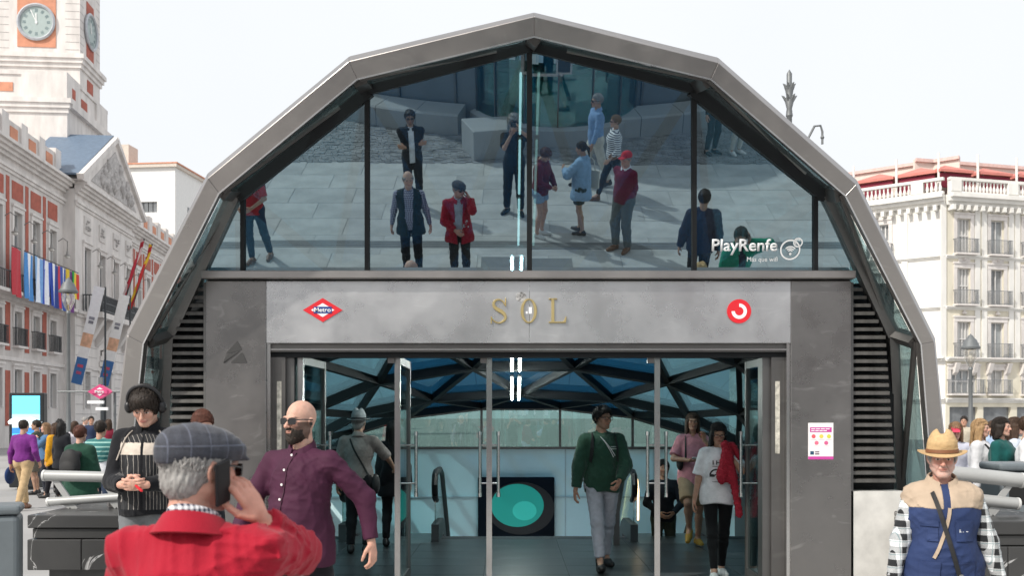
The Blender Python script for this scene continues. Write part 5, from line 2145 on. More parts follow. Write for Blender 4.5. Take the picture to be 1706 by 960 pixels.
def face_colors(V, skin, o):
    n = len(V)
    base = np.array(SKINS[skin])
    C = np.tile(base, (n, 1))
    x, y, z = V[:, 0], V[:, 1], V[:, 2]
    front = y < -.05

    def blend(mask, col, a):
        w = np.clip(mask, 0, 1)[:, None] * a
        C[:] = C * (1 - w) + np.array(col) * w
    ell = lambda cx, cz, rx, rz: 1.4 - np.sqrt(((np.abs(x) - cx) / rx) ** 2 + ((z - cz) / rz) ** 2)
    blend(ell(.04, -.02, .03, .025) * front, base * np.array([1.12, .86, .84]), .5)
    blend((1.3 - np.sqrt((x / .02) ** 2 + ((z + .027) / .014) ** 2)) * (y < -.09), base * np.array([1.1, .85, .82]), .5)
    blend((1.5 - np.sqrt((x / .024) ** 2 + ((z + .058) / .0085) ** 2)) * (y < -.075), o.get('lip', base * np.array([.85, .5, .5])), .85)
    blend((1.3 - np.sqrt((x / .024) ** 2 + ((z + .058) / .0014) ** 2)) * (y < -.075), base * .25, .8)
    hc = np.array(HAIRS.get(o.get('brow', o.get('haircol', 'dark')), (.03, .02, .015)))
    blend((1.4 - np.sqrt(((np.abs(x) - .032) / .02) ** 2 + ((z - .0245 + np.abs(np.abs(x) - .03) * .12) / .0045) ** 2)) * front, hc * .8 + base * .1, .85)
    eye = (1.25 - np.sqrt(((np.abs(x) - .031) / .0125) ** 2 + ((z - .005) / .0052) ** 2)) * front * (y < -.07)
    blend(eye * 3, (.62, .58, .55), 1.0)
    blend((1.5 - np.sqrt(((np.abs(x) - .031) / .0048) ** 2 + ((z - .005) / .005) ** 2)) * front * (y < -.07) * 3, (.02, .013, .01), 1.0)
    blend((1.3 - np.sqrt(((np.abs(x) - .031) / .0145) ** 2 + ((z - .0105) / .0022) ** 2)) * front * (y < -.065), base * .18, .85)
    if o.get('beard'):
        bm_ = np.clip((-.030 - z - np.clip(y + .03, 0, 1) * 0 + np.abs(x) * .25) / .012, 0, 1) * (y < .012) * (z > -.125)
        mus = np.clip(1.4 - np.sqrt((x / .030) ** 2 + ((z + .0435) / .0065) ** 2), 0, 1) * (y < -.075)
        side = np.clip((np.abs(x) - .052) / .006, 0, 1) * (z < .0) * (y < .012) * (z > -.08)
        lips = np.clip(1.5 - np.sqrt((x / .022) ** 2 + ((z + .058) / .009) ** 2), 0, 1) * (y < -.075)
        w = np.clip(np.maximum(np.maximum(bm_, mus), side), 0, 1) * (1 - lips)
        blend(w, np.array(HAIRS[o.get('beardcol', 'dark')]) * 1.2 + base * .06, o['beard'])
    if o.get('wrinkle_shade'):  # crease shade of wrinkles and folds painted into the skin colour
        blend((np.sin(z * 520) > .82) * (z > .035) * front * (np.abs(x) < .05), base * .72, .5)
        fold_shade = np.abs(np.abs(x) - (.018 + np.clip(-.03 - z, 0, .04) * .55)) < .0028
        blend(fold_shade * (z < -.026) * (z > -.075) * front, base * .55, .7)
        blend((1.3 - np.sqrt(((np.abs(x) - .031) / .017) ** 2 + ((z + .0105) / .0035) ** 2)) * front, base * .62, .6)
    return np.clip(C, 0, 1)


def hand_prims(f, W, E, side, curl, spread=1.0, palm=None, sc=1.0, aim=None):
    """W wrist, E elbow; fingers leave the palm along the forearm (or aim); palm = direction the palm faces"""
    u = (W - E) if aim is None else np.array(aim, float)
    u = u / np.linalg.norm(u)
    pn = np.array(palm if palm is not None else (-side, 0, 0), float)
    pn = pn - u * (pn @ u)
    pn = pn / (np.linalg.norm(pn) + 1e-9)
    w = np.cross(u, pn) * side       # towards the thumb, for a left (+1) or right (-1) hand
    w = -w
    s = sc
    R = np.stack([w, pn, u], 1)
    f.ell(W + u * .048 * s, np.array([.040, .016, .052]) * s, R, k=.012)
    f.cone(W - u * .02, W + u * .02 * s, .026 * s, .024 * s, k=.015)
    for i, (off, ln) in enumerate(((.030, .070), (.010, .080), (-.011, .074), (-.030, .058))):
        b = W + u * (.090 - abs(i - 1) * .004) * s + w * off * s
        c1, c2, c3 = curl * .75, curl * 1.65, curl * 2.35
        d = lambda a: u * math.cos(a) + pn * math.sin(a) + w * (off * .8 * spread * (1 - min(1, curl)))
        p1 = b + d(c1) * ln * .45 * s
        p2 = p1 + d(c2) * ln * .32 * s
        p3 = p2 + d(c3) * ln * .25 * s
        r = (.0098 if i < 3 else .0085) * s
        f.cone(b - u * .02 * s, p1, r * 1.08, r, k=.004)
        f.cone(p1, p2, r, r * .92, k=.004)
        f.cone(p2, p3, r * .92, r * .8, k=.004)
    t0 = W + u * .022 * s + w * .028 * s
    t1 = t0 + (u * .62 + w * .55 + pn * .35) * .045 * s
    t2 = t1 + (u * .85 + w * .1 + pn * (.3 + curl * .4)) * .032 * s
    t3 = t2 + (u * .8 - w * .15 + pn * (.4 + curl * .5)) * .024 * s
    f.cone(t0, t1, .0145 * s, .0115 * s, k=.008)
    f.cone(t1, t2, .0112 * s, .010 * s, k=.004)
    f.cone(t2, t3, .010 * s, .0085 * s, k=.004)


def hair_locks(hst, seed, cutf, up, ll, n):
    """tapered locks lying over the hair cap so that its outline and surface break up"""
    r = np.random.RandomState(seed)
    pts = r.normal(size=(n * 4, 3))
    pts /= np.linalg.norm(pts, axis=1)[:, None]
    c0 = np.array([0, .018, .034])
    rad = np.array([.078 + up, .099 + up, .094 + up])
    p = c0 + pts * rad
    ok = cutf(p[:, 0], p[:, 1], p[:, 2]) < -.004
    ok &= p[:, 2] > (-.05 if hst != 'under' else -.08)
    if hst == 'under':
        ok &= p[:, 2] < .04
    p, nn = p[ok][:n], (pts / rad)[ok][:n]
    nn /= np.linalg.norm(nn, axis=1)[:, None]
    m = len(p)
    crown = np.array([0, .05, .13])
    v = p - crown
    if hst in ('bun', 'pony'):
        v = np.array([0, .12, .05]) - p
    if hst == 'long':
        v = np.stack([p[:, 0] * 2.2, p[:, 1] * .6, -.12 - np.abs(p[:, 2]) * 0], 1)
        fr = p[:, 1] < -.02
        v[fr] = np.stack([np.sign(p[fr, 0]) * .12, np.full(fr.sum(), .06), np.full(fr.sum(), -.03)], 1)
    v = v + r.normal(size=(m, 3)) * (.035 if hst != 'curly' else .3)
    if hst == 'under':
        v = np.tile(np.array([0, .01, -.1]), (m, 1)) + r.normal(size=(m, 3)) * .025
    v -= nn * (v * nn).sum(1)[:, None]
    v /= np.linalg.norm(v, axis=1)[:, None] + 1e-9
    ln = {'short': .045, 'buzz': .02, 'curly': .04, 'long': .09, 'bun': .06, 'pony': .06, 'fringe': .055, 'quiff': .05, 'under': .026}[hst] * r.uniform(.6, 1.25, m)
    lift = {'curly': .030, 'fringe': .010, 'quiff': .014, 'short': .007}.get(hst, .003)
    w = r.uniform(.0028, .0055, m)
    side = np.cross(nn, v)
    V, Fq = [], []
    K = 5
    for k in range(K):
        t = k / (K - 1)
        bend = side * (np.sin(t * 3 + r.uniform(0, 6)) * .004)[..., None] if False else side * (r.normal(size=m) * .003 * t)[:, None]
        q = p + v * (ln * t)[:, None] + nn * (lift * math.sin(t * PI * .7) * r.uniform(.3, 1.2, m) - (ln ** 2) * t * t * 4.0)[:, None] + bend
        ww = w * (1 - .85 * t ** 1.5)
        V += [q + side * ww[:, None], q + nn * (ww * .7)[:, None], q - side * ww[:, None], q - nn * (ww * .7)[:, None]]
    V = np.stack(V, 1).reshape(-1, 3)          # m x (K*4)
    for k in range(K - 1):
        for j in range(4):
            a, b = k * 4 + j, k * 4 + (j + 1) % 4
            Fq.append((a, b, b + 4, a + 4))
    Fq = np.array(Fq)
    Fa = (Fq[None] + (np.arange(m) * K * 4)[:, None, None]).reshape(-1, 4)
    if hst == 'long':
        # hanging locks round the back and sides
        m2 = max(40, n // 3)
        a = r.uniform(-1.95, 1.95, m2)
        px, py = np.sin(a) * .092, .022 + np.cos(a) * .098
        V2 = []
        L2 = ll * r.uniform(.75, 1.15, m2)
        wv, ph = r.uniform(.002, .007, m2), r.uniform(0, 6.28, m2)
        w2 = r.uniform(.004, .008, m2)
        K2 = 8
        for k in range(K2):
            t = k / (K2 - 1)
            z = .02 - (L2 + .02) * t
            sw_ = 1 + .14 * t
            x_, y_ = px * sw_ + wv * np.sin(ph + 7 * t), py * sw_ + .012 * t + wv * np.cos(ph + 6 * t)
            ww = w2 * (1 - .8 * t ** 2)
            tx, ty = np.cos(a), -np.sin(a)
            nx_, ny_ = np.sin(a), np.cos(a)
            for (cx_, cn_) in ((1, 0), (0, .6), (-1, 0), (0, -.6)):
                V2.append(np.stack([x_ + tx * ww * cx_ + nx_ * ww * cn_, y_ + ty * ww * cx_ + ny_ * ww * cn_, z], 1))
        V2 = np.stack(V2, 1).reshape(-1, 3)
        F2 = []
        for k in range(K2 - 1):
            for j in range(4):
                q0, q1 = k * 4 + j, k * 4 + (j + 1) % 4
                F2.append((q0, q1, q1 + 4, q0 + 4))
        F2 = (np.array(F2)[None] + (np.arange(m2) * K2 * 4)[:, None, None]).reshape(-1, 4)
        Fa = np.concatenate([Fa, F2 + len(V)])
        V = np.concatenate([V, V2])
    return V, Fa


PEOPLE = []


def person(label, x, y, yaw, Ht, o, z=0.0, res=.014, group=None):
    """o: options - see the calls below. The body faces -y before it is turned by yaw (degrees)."""
    seed = len(PEOPLE) * 13 + 5
    t = thing('person', label, 'person', (x, y, z), math.radians(yaw), group)
    S = Ht / 1.75
    sex = o.get('sex', 'm')
    g = o.get('girth', 1.0)
    fem = sex == 'f'
    sw = (.178 if not fem else .155) * o.get('sh', 1.0)
    lean = o.get('lean', 0.0)
    side_l = o.get('tilt', 0.0)
    PV = v3(0, 0, .93)
    RL = rotx_(lean) @ roty_(side_l)
    twist = rotz_(o.get('twist', 0.0))

    def U(*p):
        return PV + RL @ (twist @ (np.array(p, float) - PV))
    hr = o.get('res_head', res * .62)
    # ---------------- joints
    sh = {1: U(sw * .96, .004, 1.392), -1: U(-sw * .96, .004, 1.392)}
    hip = {1: v3(.088, 0, .90), -1: v3(-.088, 0, .90)}
    hand_t = {1: np.array(o.get('lh', (.235, -.03, .80)), float), -1: np.array(o.get('rh', (-.235, -.03, .80)), float)}
    if o.get('hands_in_body', False):
        pass
    pole = {1: np.array(o.get('lpole', (.5, 1, -.2)), float), -1: np.array(o.get('rpole', (-.5, 1, -.2)), float)}
    elb, wri = {}, {}
    for s_ in (1, -1):
        elb[s_], wri[s_] = ik(sh[s_], hand_t[s_], .29, .255, pole[s_])
    foot = {1: np.array(o.get('lf', (.10, 0, 0)), float), -1: np.array(o.get('rf', (-.10, 0, 0)), float)}
    fy = {1: o.get('lfy', .18), -1: o.get('rfy', -.18)}
    kne, ank = {}, {}
    for s_ in (1, -1):
        kne[s_], ank[s_] = ik(hip[s_], foot[s_] + v3(0, .02, .085), .415, .41, (s_ * .06, -1, .1))
    # head
    RH = RL @ rotz_(o.get('hyaw', 0.0) + o.get('twist', 0) * .5) @ rotx_(o.get('hpitch', 0.0)) @ roty_(o.get('htilt', 0.0))
    neck = U(0, .02, 1.455)
    hs = .98 if not fem else .94
    HC = neck + RL @ v3(0, -.012, .06) + RH @ v3(0, -.012, .105)

    def toW(V, loc=False):
        return V * S

    def headW(V):
        return ((V * hs) @ RH.T + HC)
    # ---------------- bare body (one figure: limbs, trunk, head, hands)
    skin = o.get('skin', 'tan')
    body = Fld(.035)
    gi = g * .96
    body.ell(U(0, .005, .97), (.150 * gi, .105 * gi, .115))
    body.cone(U(0, 0, 1.0), U(0, 0, 1.30), .105 * gi, .115 * gi, k=.05)
    body.ell(U(0, .0, 1.27), (.148, .10, .17))
    body.cone(U(-sw * .8, .0, 1.385), U(sw * .8, .0, 1.385), .042, k=.04)
    body.cone(U(0, .02, 1.42), neck + RL @ v3(0, -.01, .08), .052 if not fem else .045, k=.04)
    for s_ in (1, -1):
        body.cone(sh[s_], elb[s_], .046, .037, k=.03)
        body.cone(elb[s_], wri[s_], .038, .025, k=.02)
        body.cone(hip[s_], kne[s_], .078, .050, k=.03)
        cv = (kne[s_] * .68 + ank[s_] * .32) + v3(0, .014, 0)
        body.cone(kne[s_], cv, .048, .050, k=.03)
        body.cone(cv, ank[s_], .050, .034, k=.03)
        body.cone(ank[s_], ank[s_] + rotz_(fy[s_]) @ v3(0, -.10, -.05), .034, .03, k=.02)
    parts = []
    V, Fq = body.mesh(max(res, .011))
    parts.append((V * S, Fq, 0))
    cols = [np.tile(np.array(SKINS[skin]), (len(V), 1))]
    V, Fq = head_field(sex, True).mesh(hr)
    C = face_colors(V, skin, o)
    parts.append((headW(V) * S, Fq, 0))
    cols.append(C)
    curl = {1: o.get('lcurl', .55), -1: o.get('rcurl', .55)}
    palm = {1: o.get('lpalm'), -1: o.get('rpalm')}
    aim = {1: o.get('laim'), -1: o.get('raim')}
    for s_ in (1, -1):
        if o.get('nohand') == s_:
            continue
        hf = Fld(.01)
        hand_prims(hf, wri[s_], elb[s_], s_, curl[s_], 1.0, palm[s_], .97 if not fem else .88, aim[s_])
        V, Fq = hf.mesh(o.get('res_hand', min(res * .6, .008)))
        parts.append((V * S, Fq, 0))
        cols.append(np.tile(np.array(SKINS[skin]) * np.array([1.03, .95, .93]), (len(V), 1)))
    put('body', np_mesh('body', parts, [m_skin], np.concatenate(cols)), t)
    # ---------------- clothes

    def torso(f, gr, z0, bust=True, loose=0.0):
        f.ell(U(0, .004, .975), (.160 * g + gr, .112 * g + gr, .13 + gr), k=.05)
        f.cone(U(0, -.002, 1.02), U(0, 0, 1.28), .118 * g + gr, .128 * (g * .4 + .6) + gr, k=.07)
        f.ell(U(0, .0, 1.27), (.168 * (g * .3 + .7) + gr, .112 * (g * .4 + .6) + gr, .185), k=.05)
        for s_ in (1, -1):
            f.cone(U(s_ * .035, .018, 1.432), U(s_ * sw * .86, .006, 1.383), .040 + gr * .7, .044 + gr * .8, k=.03)
        f.cone(U(-sw * .6, .004, 1.36), U(sw * .6, .004, 1.36), .062 + gr, k=.04)
        f.cone(U(0, .018, 1.41), U(0, .012, 1.452), .066 + gr * .4, .058 + gr * .3, k=.03)
        if o.get('belly'):
            q = o['belly']
            f.ell(U(0, -.055 - q * .05, 1.08), (.13 + .04 * q, .09 + .05 * q, .14), k=.07)
        if fem:
            for s_ in (1, -1):
                f.ell(U(s_ * .068, -.090, 1.275), (.062, .055, .062), k=.05)
        if loose:
            f.cone(U(0, 0, z0 + .05), U(0, 0, 1.15), .15 + loose, .12 + gr, k=.08)
            f.ell(U(0, 0, z0 + .10), (.175 + loose, .12 + loose, .16), k=.06)
        if z0 < .9:
            f.ell(v3(0, .004, z0 + .03), (.156 * g + gr + loose, .113 * g + gr + loose, .20), k=.05)
        if z0 < .80:
            f.ell(v3(0, 0, z0 + .02), (.19 + gr + loose, .135 + gr + loose, .22), k=.08)

    def sleeves(f, gr, frac, cuff=0.0, sgr=0.0):
        for s_ in (1, -1):
            r0, r1 = .050 + gr * .75 + sgr * .2, .041 + gr * .9 + sgr
            if frac <= 1.0:
                e = sh[s_] + (elb[s_] - sh[s_]) * frac
                f.cone(sh[s_], e, r0, r0 + .004 + (r1 - r0) * frac * .4, k=.035, flat=True)
            else:
                f.cone(sh[s_], elb[s_], r0, r1, k=.035)
                e = elb[s_] + (wri[s_] - elb[s_]) * (frac - 1)
                f.cone(elb[s_], e, r1, .031 + gr * .6 + sgr * .5 + cuff, k=.025, flat=True)

    def garment(name, d):
        f = Fld(.04)
        gr = d.get('gr', .012)
        z0 = d.get('hem', .86)
        torso(f, gr, z0, loose=d.get('loose', 0))
        if d.get('sleeve', 2.0) > 0:
            sleeves(f, gr, min(d.get('sleeve', 1.97), 1.98), d.get('cuff', 0), d.get('sgr', 0))
        hem = z0
        nrm = RL @ v3(0, 0, 1)
        p0 = U(0, 0, hem) if hem > .9 else v3(0, 0, hem)
        if hem <= .9:
            nrm = v3(0, 0, 1)
        arm_guard = [(elb[s_], wri[s_]) for s_ in (1, -1)]

        def hemcut(X, Y, Z):
            c = -((X - p0[0]) * nrm[0] + (Y - p0[1]) * nrm[1] + (Z - p0[2]) * nrm[2]) + .008 * np.sin(X * 19 + seed) + .006 * np.sin(Y * 27)
            # keep sleeves that hang below the hem
            for s_ in (1, -1):
                if d.get('sleeve', 2.0) < 1.2:
                    continue
                a, b = elb[s_], wri[s_]
                sl_d = np.sqrt(np.minimum((X - a[0]) ** 2 + (Y - a[1]) ** 2, 9) * 0 + _seg2(X, Y, Z, a, b)) - .075 - gr
                c = np.minimum(c, sl_d)
            return c
        f.cut(hemcut)
        if d.get('neck', True) is not False:
            nk = d.get('neck', .062)
            nc = U(0, -.018, 1.478)
            if nk is not True:
                f.sub(nc + v3(0, -d.get('vneck', 0) * .6 - (.018 if d.get('collar') else 0), .026), (nk, nk + .004 + d.get('vneck', 0), .040 + d.get('vneck', 0)), k=.010)
        if d.get('open'):
            w0, w1 = d['open']

            def opencut(X, Y, Z):
                ws = w1 + (w0 - w1) * np.clip((Z - z0) / (1.40 - z0), 0, 1)
                return np.minimum(ws - np.abs(X), -Y + .0 - .02) * 1.0
            f.cut(opencut)
        f.noise = fold_noise(seed + len(name), d.get('fold', .0045) * .72, d.get('lam', .085))
        V, Fq = f.mesh(d.get('res', res * .9))
        mats_ = [d['m']] + d.get('m2', [])
        me = np_mesh(name, [(V * S, Fq, 0)], mats_)
        if d.get('pick'):
            ctr = np.zeros(len(me.polygons) * 3)
            me.polygons.foreach_get('center', ctr)
            ctr = ctr.reshape(-1, 3) / S
            idx = d['pick'](ctr)
            me.polygons.foreach_set('material_index', np.asarray(idx).astype(np.int32))
        go = put(name, me, t)
        if d.get('collar'):
            n_ = 26
            cr, chh, spl = d.get('collar_r', .066), d['collar'], d.get('splay', .016)
            rings_ = []
            for k in range(n_ + 1):
                u_ = k / n_ * 2 - 1
                a = math.radians(90 + u_ * 163)
                ca, sa = math.cos(a), math.sin(a)
                tip = max(0, abs(u_) - .72) / .28
                zz = 1.452 + .026 * sa
                hh = chh * (1 - .25 * tip)
                fall = (.018 + .012 * tip if spl > 0 else 0) * (1 if spl > .004 else 0)

                def pt(r_, z_):
                    return tuple(U(ca * r_, sa * r_ * 1.06 + .010, z_) * S)
                rings_.append([pt(cr, zz - .02), pt(cr - .003, zz + hh), pt(cr + .002, zz + hh + .005), pt(cr + .009, zz + hh), pt(cr + .011 + spl, zz - fall), pt(cr + .005 + spl, zz - fall - .004)])
            cb_ = MB().loft(rings_)
            put('collar', cb_.mesh('collar', d.get('collar_m', d['m']), True), go)
        return go

    # trousers, shorts or skirt
    d = o['legs']
    f = Fld(.035)
    gr = d.get('gr', .012)
    f.ell(v3(0, .004, .965), (.158 * g + gr, .112 * g + gr, .11), k=.05)
    if o.get('belly'):
        f.ell(v3(0, -.03, .98), (.15 * g, .10 + .03 * o['belly'], .09), k=.05)
    ln = d.get('len', .97)
    for s_ in (1, -1):
        f.ell(hip[s_] + v3(0, .03, .0), (.088 + gr, .10 + gr, .12), k=.05)
        if ln < .5:
            e = hip[s_] + (kne[s_] - hip[s_]) * (ln * 2)
            f.cone(hip[s_], e, .088 + gr, .074 + gr * 1.6, k=.03, flat=True)
        else:
            f.cone(hip[s_], kne[s_], .086 + gr, .058 + gr, k=.03)
            e = kne[s_] + (ank[s_] - kne[s_]) * ((ln - .5) * 2)
            cv = (kne[s_] * .7 + e * .3) + v3(0, .012, 0)
            f.cone(kne[s_], cv, .057 + gr, .054 + gr, k=.03)
            f.cone(cv, e, .054 + gr, .040 + gr * 1.2 + d.get('flare', 0), k=.03, flat=True)
    f.cut(lambda X, Y, Z: Z - 1.02)
    f.noise = fold_noise(seed + 77, d.get('fold', .004), .10)
    V, Fq = f.mesh(d.get('res', res))
    put(d.get('name', 'trousers'), np_mesh(d.get('name', 'trousers'), [(V * S, Fq, 0)], [d['m']]), t)
    for i, gd in enumerate(o['tops']):
        garment(gd.get('name', 'shirt'), gd)
    # shoes
    sm_ = o.get('shoe', mat('shoe_black', (.012, .012, .013), .5))
    for s_ in (1, -1):
        f = Fld(.02)
        A = foot[s_]
        R = rotz_(fy[s_]) @ rotx_(o.get('ltoe' if s_ > 0 else 'rtoe', 0.0))
        q = lambda *p: A + R @ np.array(p)
        f.cone(q(0, .045, .045), q(0, -.06, .050), .040, .044, k=.02)
        f.cone(q(0, -.06, .040), q(s_ * .006, -.155, .034), .046, .034, k=.02)
        f.cone(q(0, .045, .05), ank[s_] + v3(0, .01, .0), .042, .044, k=.02)
        lowz = A[2] + .0
        n_s = R @ v3(0, 0, 1)
        f.cut(lambda X, Y, Z, A=A, n_s=n_s: -((X - A[0]) * n_s[0] + (Y - A[1]) * n_s[1] + (Z - A[2]) * n_s[2]))
        V, Fq = f.mesh(min(res, .012))
        mm = [sm_, o.get('sole', sm_)]
        me = np_mesh('shoe', [(V * S, Fq, 0)], mm)
        c_ = np.zeros(len(me.polygons) * 3)
        me.polygons.foreach_get('center', c_)
        c_ = c_.reshape(-1, 3) / S
        me.polygons.foreach_set('material_index', (((c_ - A) @ n_s) < .022).astype(np.int32))
        put('shoe', me, t)
    # hair
    hst = o.get('hair', 'short')
    hm = hair_mat(o.get('haircol', 'dark'))
    if hst != 'bald':
        f = Fld(.02)
        up = {'short': .010, 'buzz': .005, 'curly': .024, 'long': .014, 'bun': .008, 'pony': .009, 'fringe': .016, 'quiff': .014, 'under': .009}[hst]
        f.ell((0, .018, .034), (.078 + up, .099 + up, .094 + up))
        if hst == 'under':
            f.ell((0, .058, -.035), (.066, .056, .062), k=.02)
        if hst == 'quiff' or hst == 'fringe':
            f.ell((0, -.05, .085), (.06, .05, .038), k=.03)
        if hst == 'curly':
            for k in range(16):
                r_ = np.random.RandomState(seed + k)
                dd = r_.normal(size=3)
                dd[2] = abs(dd[2]) + .3
                dd /= np.linalg.norm(dd)
                f.ell(v3(0, .01, .04) + dd * v3(.085, .10, .10), .028, k=.02)
        fl = -.085 if hst != 'fringe' else -.115

        def hcut(X, Y, Z):
            c1 = -(0.719 * Y + .695 * Z + (.0125 if hst not in ('fringe', 'under') else (.034 if hst == 'fringe' else .022)))
            # side burns / over the ears
            return np.maximum(c1, -.4)
        if hst in ('long',):
            def hcut(X, Y, Z):
                face = np.minimum(np.minimum(.060 - np.abs(X), .062 - Z), -.02 - Y)   # positive inside the face window
                return np.maximum(face, -.6)
            ll = o.get('hairlen', .22)
            for s_ in (-1, 1):
                f.cone((s_ * .066, .02, .0), (s_ * .082, .035, -ll), .040, .032, k=.03)
                f.cone((s_ * .070, -.03, .01), (s_ * .085, -.015, -ll * .8), .022, .018, k=.03)
            f.cone((0, .07, .0), (0, .075, -ll), .062, .05, k=.04)
        f.cut(hcut)
        if hst == 'under':
            f.cut(lambda X, Y, Z: Z - .03 * 0 - .045)
        f.noise = hair_noise(seed, .0026 if hst not in ('curly',) else .009, .011 if hst != 'curly' else .03, hst == 'curly')
        V, Fq = f.mesh(min(hr, .007) if res < .013 else .009)
        hp_ = [(headW(V) * S, Fq, 0)]
        LV, LF = hair_locks(hst, seed, hcut, up, o.get('hairlen', .22), 420 if res < .0125 else (240 if res < .0155 else 110))
        hp_.append((headW(LV) * S, LF, 0))
        g2 = None
        if hst == 'bun':
            g2 = Fld(.01).ell((0, .125, .06), (.036, .032, .036))
        if hst == 'pony':
            g2 = Fld(.015).cone((0, .105, .05), (0, .15, -.02), .024, .030).cone((0, .15, -.02), (0, .14, -.17), .030, .012)
        if g2 is not None:
            g2.noise = hair_noise(seed + 3, .004, .014)
            V, Fq = g2.mesh(.008)
            hp_.append((headW(V) * S, Fq, 0))
        put('hair', np_mesh('hair', hp_, [hm]), t)
    if o.get('beard') and o.get('beard3d'):
        f = Fld(.02)
        f.ell((0, -.030, -.060), (.060, .068, .068))
        f.ell((0, -.072, -.105), (.030, .026, .030))

        def bc(X, Y, Z):
            top = Z - (-.034 + np.clip((np.abs(X) - .03) * 1.6, 0, .06))
            mouth = .020 - np.sqrt(X ** 2 + ((Z + .057) * 1.9) ** 2)
            return np.maximum(np.maximum(top, Y - .004), mouth)
        f.cut(bc)
        f.noise = hair_noise(seed, .003, .012, True)
        V, Fq = f.mesh(.0055)
        put('beard', np_mesh('beard', [(headW(V) * S, Fq, 0)], [hair_mat(o.get('beardcol', 'dark'))]), t)

    def head_part(b, name, m, smooth=True, mesh=None):
        """mesh built in head coordinates"""
        if mesh is None:
            mesh = b.mesh(name, m, smooth)
        M = np.eye(4)
        for v in mesh.vertices:
            p = headW(np.array(v.co)[None])[0] * S
            v.co = p
        return put(name, mesh, t)

    # glasses
    if o.get('glasses'):
        dark = o['glasses'] == 'sun'
        b = MB()
        lm = mat('sunglass_lens', (.006, .006, .008), .08, spec=.8) if dark else glass('spectacle_lens', (.95, .95, .95), .04)
        for s_ in (-1, 1):
            cx_ = s_ * .034
            ringp = []
            n_ = 20
            for k in range(n_ + 1):
                a = 2 * PI * k / n_
                ca, sa = math.cos(a), math.sin(a)
                ex = .5 if dark else .8
                ringp.append((cx_ + .026 * math.copysign(abs(ca) ** ex, ca), -.108 + .012 * abs(cx_ + .02 * ca) / .06, .004 + (.019 if dark else .020) * math.copysign(abs(sa) ** ex, sa)))
            if dark:
                b.prism(ringp[:-1], (0, .004, 0))
            else:
                b.tube(ringp, .0022, 5)
            b.tube([(s_ * .058, -.096, .012), (s_ * .084, -.05, .014), (s_ * .088, .015, .010)], .0035, 5)
        b.tube([(-.012, -.11, .010), (.012, -.11, .010)], .003, 5)
        head_part(b, 'sunglasses' if dark else 'glasses', lm if dark else mat('spectacle_frame', (.02, .018, .016), .4))
    if o.get('earbud'):
        head_part(MB().lathe([(.001, -.012), (.009, -.008), (.010, .006), (.001, .01)], 8, (-.088 if o['earbud'] < 0 else .088, .0, -.012)), 'earbud', mat('earbud_black', (.01, .01, .01), .3))
    if o.get('headphones'):
        b = MB()
        mp_ = mat('headphone_black', (.012, .012, .014), .4)
        b.tube([(math.cos(a) * .112, .012, .03 + math.sin(a) * .126) for a in [PI * k / 16 for k in range(17)]], .0135, 8)
        hb = head_part(b, 'headphones', mp_)
        for s_ in (-1, 1):
            f = Fld(.01).ell((s_ * .108, .008, -.005), (.030, .040, .045))
            V, Fq = f.mesh(.006)
            q = put('ear_cup', np_mesh('ear_cup', [(headW(V) * S, Fq, 0)], [mp_]), hb)
    # hats
    hat = o.get('hat')
    if hat:
        kind, hm_, band = hat
        pr = []
        if kind == 'fedora':
            f = Fld(.02)
            f.cone((0, .012, .055), (0, .012, .125), .096, .074, k=.02)
            f.ell((0, .012, .10), (.085, .10, .055), k=.03)
            f.sub((0, .02, .182), (.020, .075, .034), k=.025)
            for s_ in (-1, 1):
                f.sub((s_ * .088, -.085, .15), (.03, .04, .035), k=.02)
            f.cut(lambda X, Y, Z: .040 - Z)
            f.noise = fold_noise(seed, .0016, .06)
            V, Fq = f.mesh(.006)
            hobj = put('hat', np_mesh('hat', [(headW(V) * S, Fq, 0)], [hm_]), t)
            b = MB()
            ringsb = []
            for k in range(33):
                a = 2 * PI * k / 32
                ca, sa = math.cos(a), math.sin(a)
                sag = .018 * ca * ca - .010 * (sa < 0) * abs(sa)
                ringsb.append([(ca * .086, .012 + sa * .100, .040), (ca * .118, .012 + sa * .132, .034 + sag * .3), (ca * .146, .012 + sa * .165, .036 + sag), (ca * .146, .012 + sa * .165, .032 + sag), (ca * .118, .012 + sa * .132, .030 + sag * .3), (ca * .08, .012 + sa * .09, .034)])
            b.loft(ringsb, True, False)
            br = b.mesh('brim', hm_, True)
            for v in br.vertices:
                v.co = headW(np.array(v.co)[None])[0] * S
            put('brim', br, hobj)
            b = MB()
            rb_ = []
            for k in range(33):
                a = 2 * PI * k / 32
                ca, sa = math.cos(a), math.sin(a)
                rb_.append([(ca * .0985, .012 + sa * .1085, .043), (ca * .0965, .012 + sa * .107, .064), (ca * .09, .012 + sa * .10, .064), (ca * .09, .012 + sa * .10, .043)])
            b.loft(rb_, True, False)
            br = b.mesh('hat_band', band, True)
            for v in br.vertices:
                v.co = headW(np.array(v.co)[None])[0] * S
            put('hat_band', br, hobj)
        elif kind == 'flatcap':
            f = Fld(.025)
            f.ell((0, .022, .058), (.098, .118, .072))
            f.ell((0, -.055, .066), (.085, .075, .042), rotx_(.25), k=.03)
            f.ell((0, -.105, .038), (.066, .045, .012), rotx_(.30), k=.012)
            f.cone((0, .10, .02), (0, .03, .02), .04, k=.03)
            f.cut(lambda X, Y, Z: (.018 - np.clip(Y, -.2, .1) * .12) - Z)
            f.noise = fold_noise(seed, .0016, .09)
            V, Fq = f.mesh(.0055)
            put('flat_cap', np_mesh('flat_cap', [(headW(V) * S, Fq, 0)], [hm_]), t)
        else:
            f = Fld(.02)
            f.ell((0, .018, .045), (.090, .110, .090))
            f.ell((0, -.125, .035), (.062, .062, .008), rotx_(.12), k=.012)
            f.cut(lambda X, Y, Z: .026 - Z)
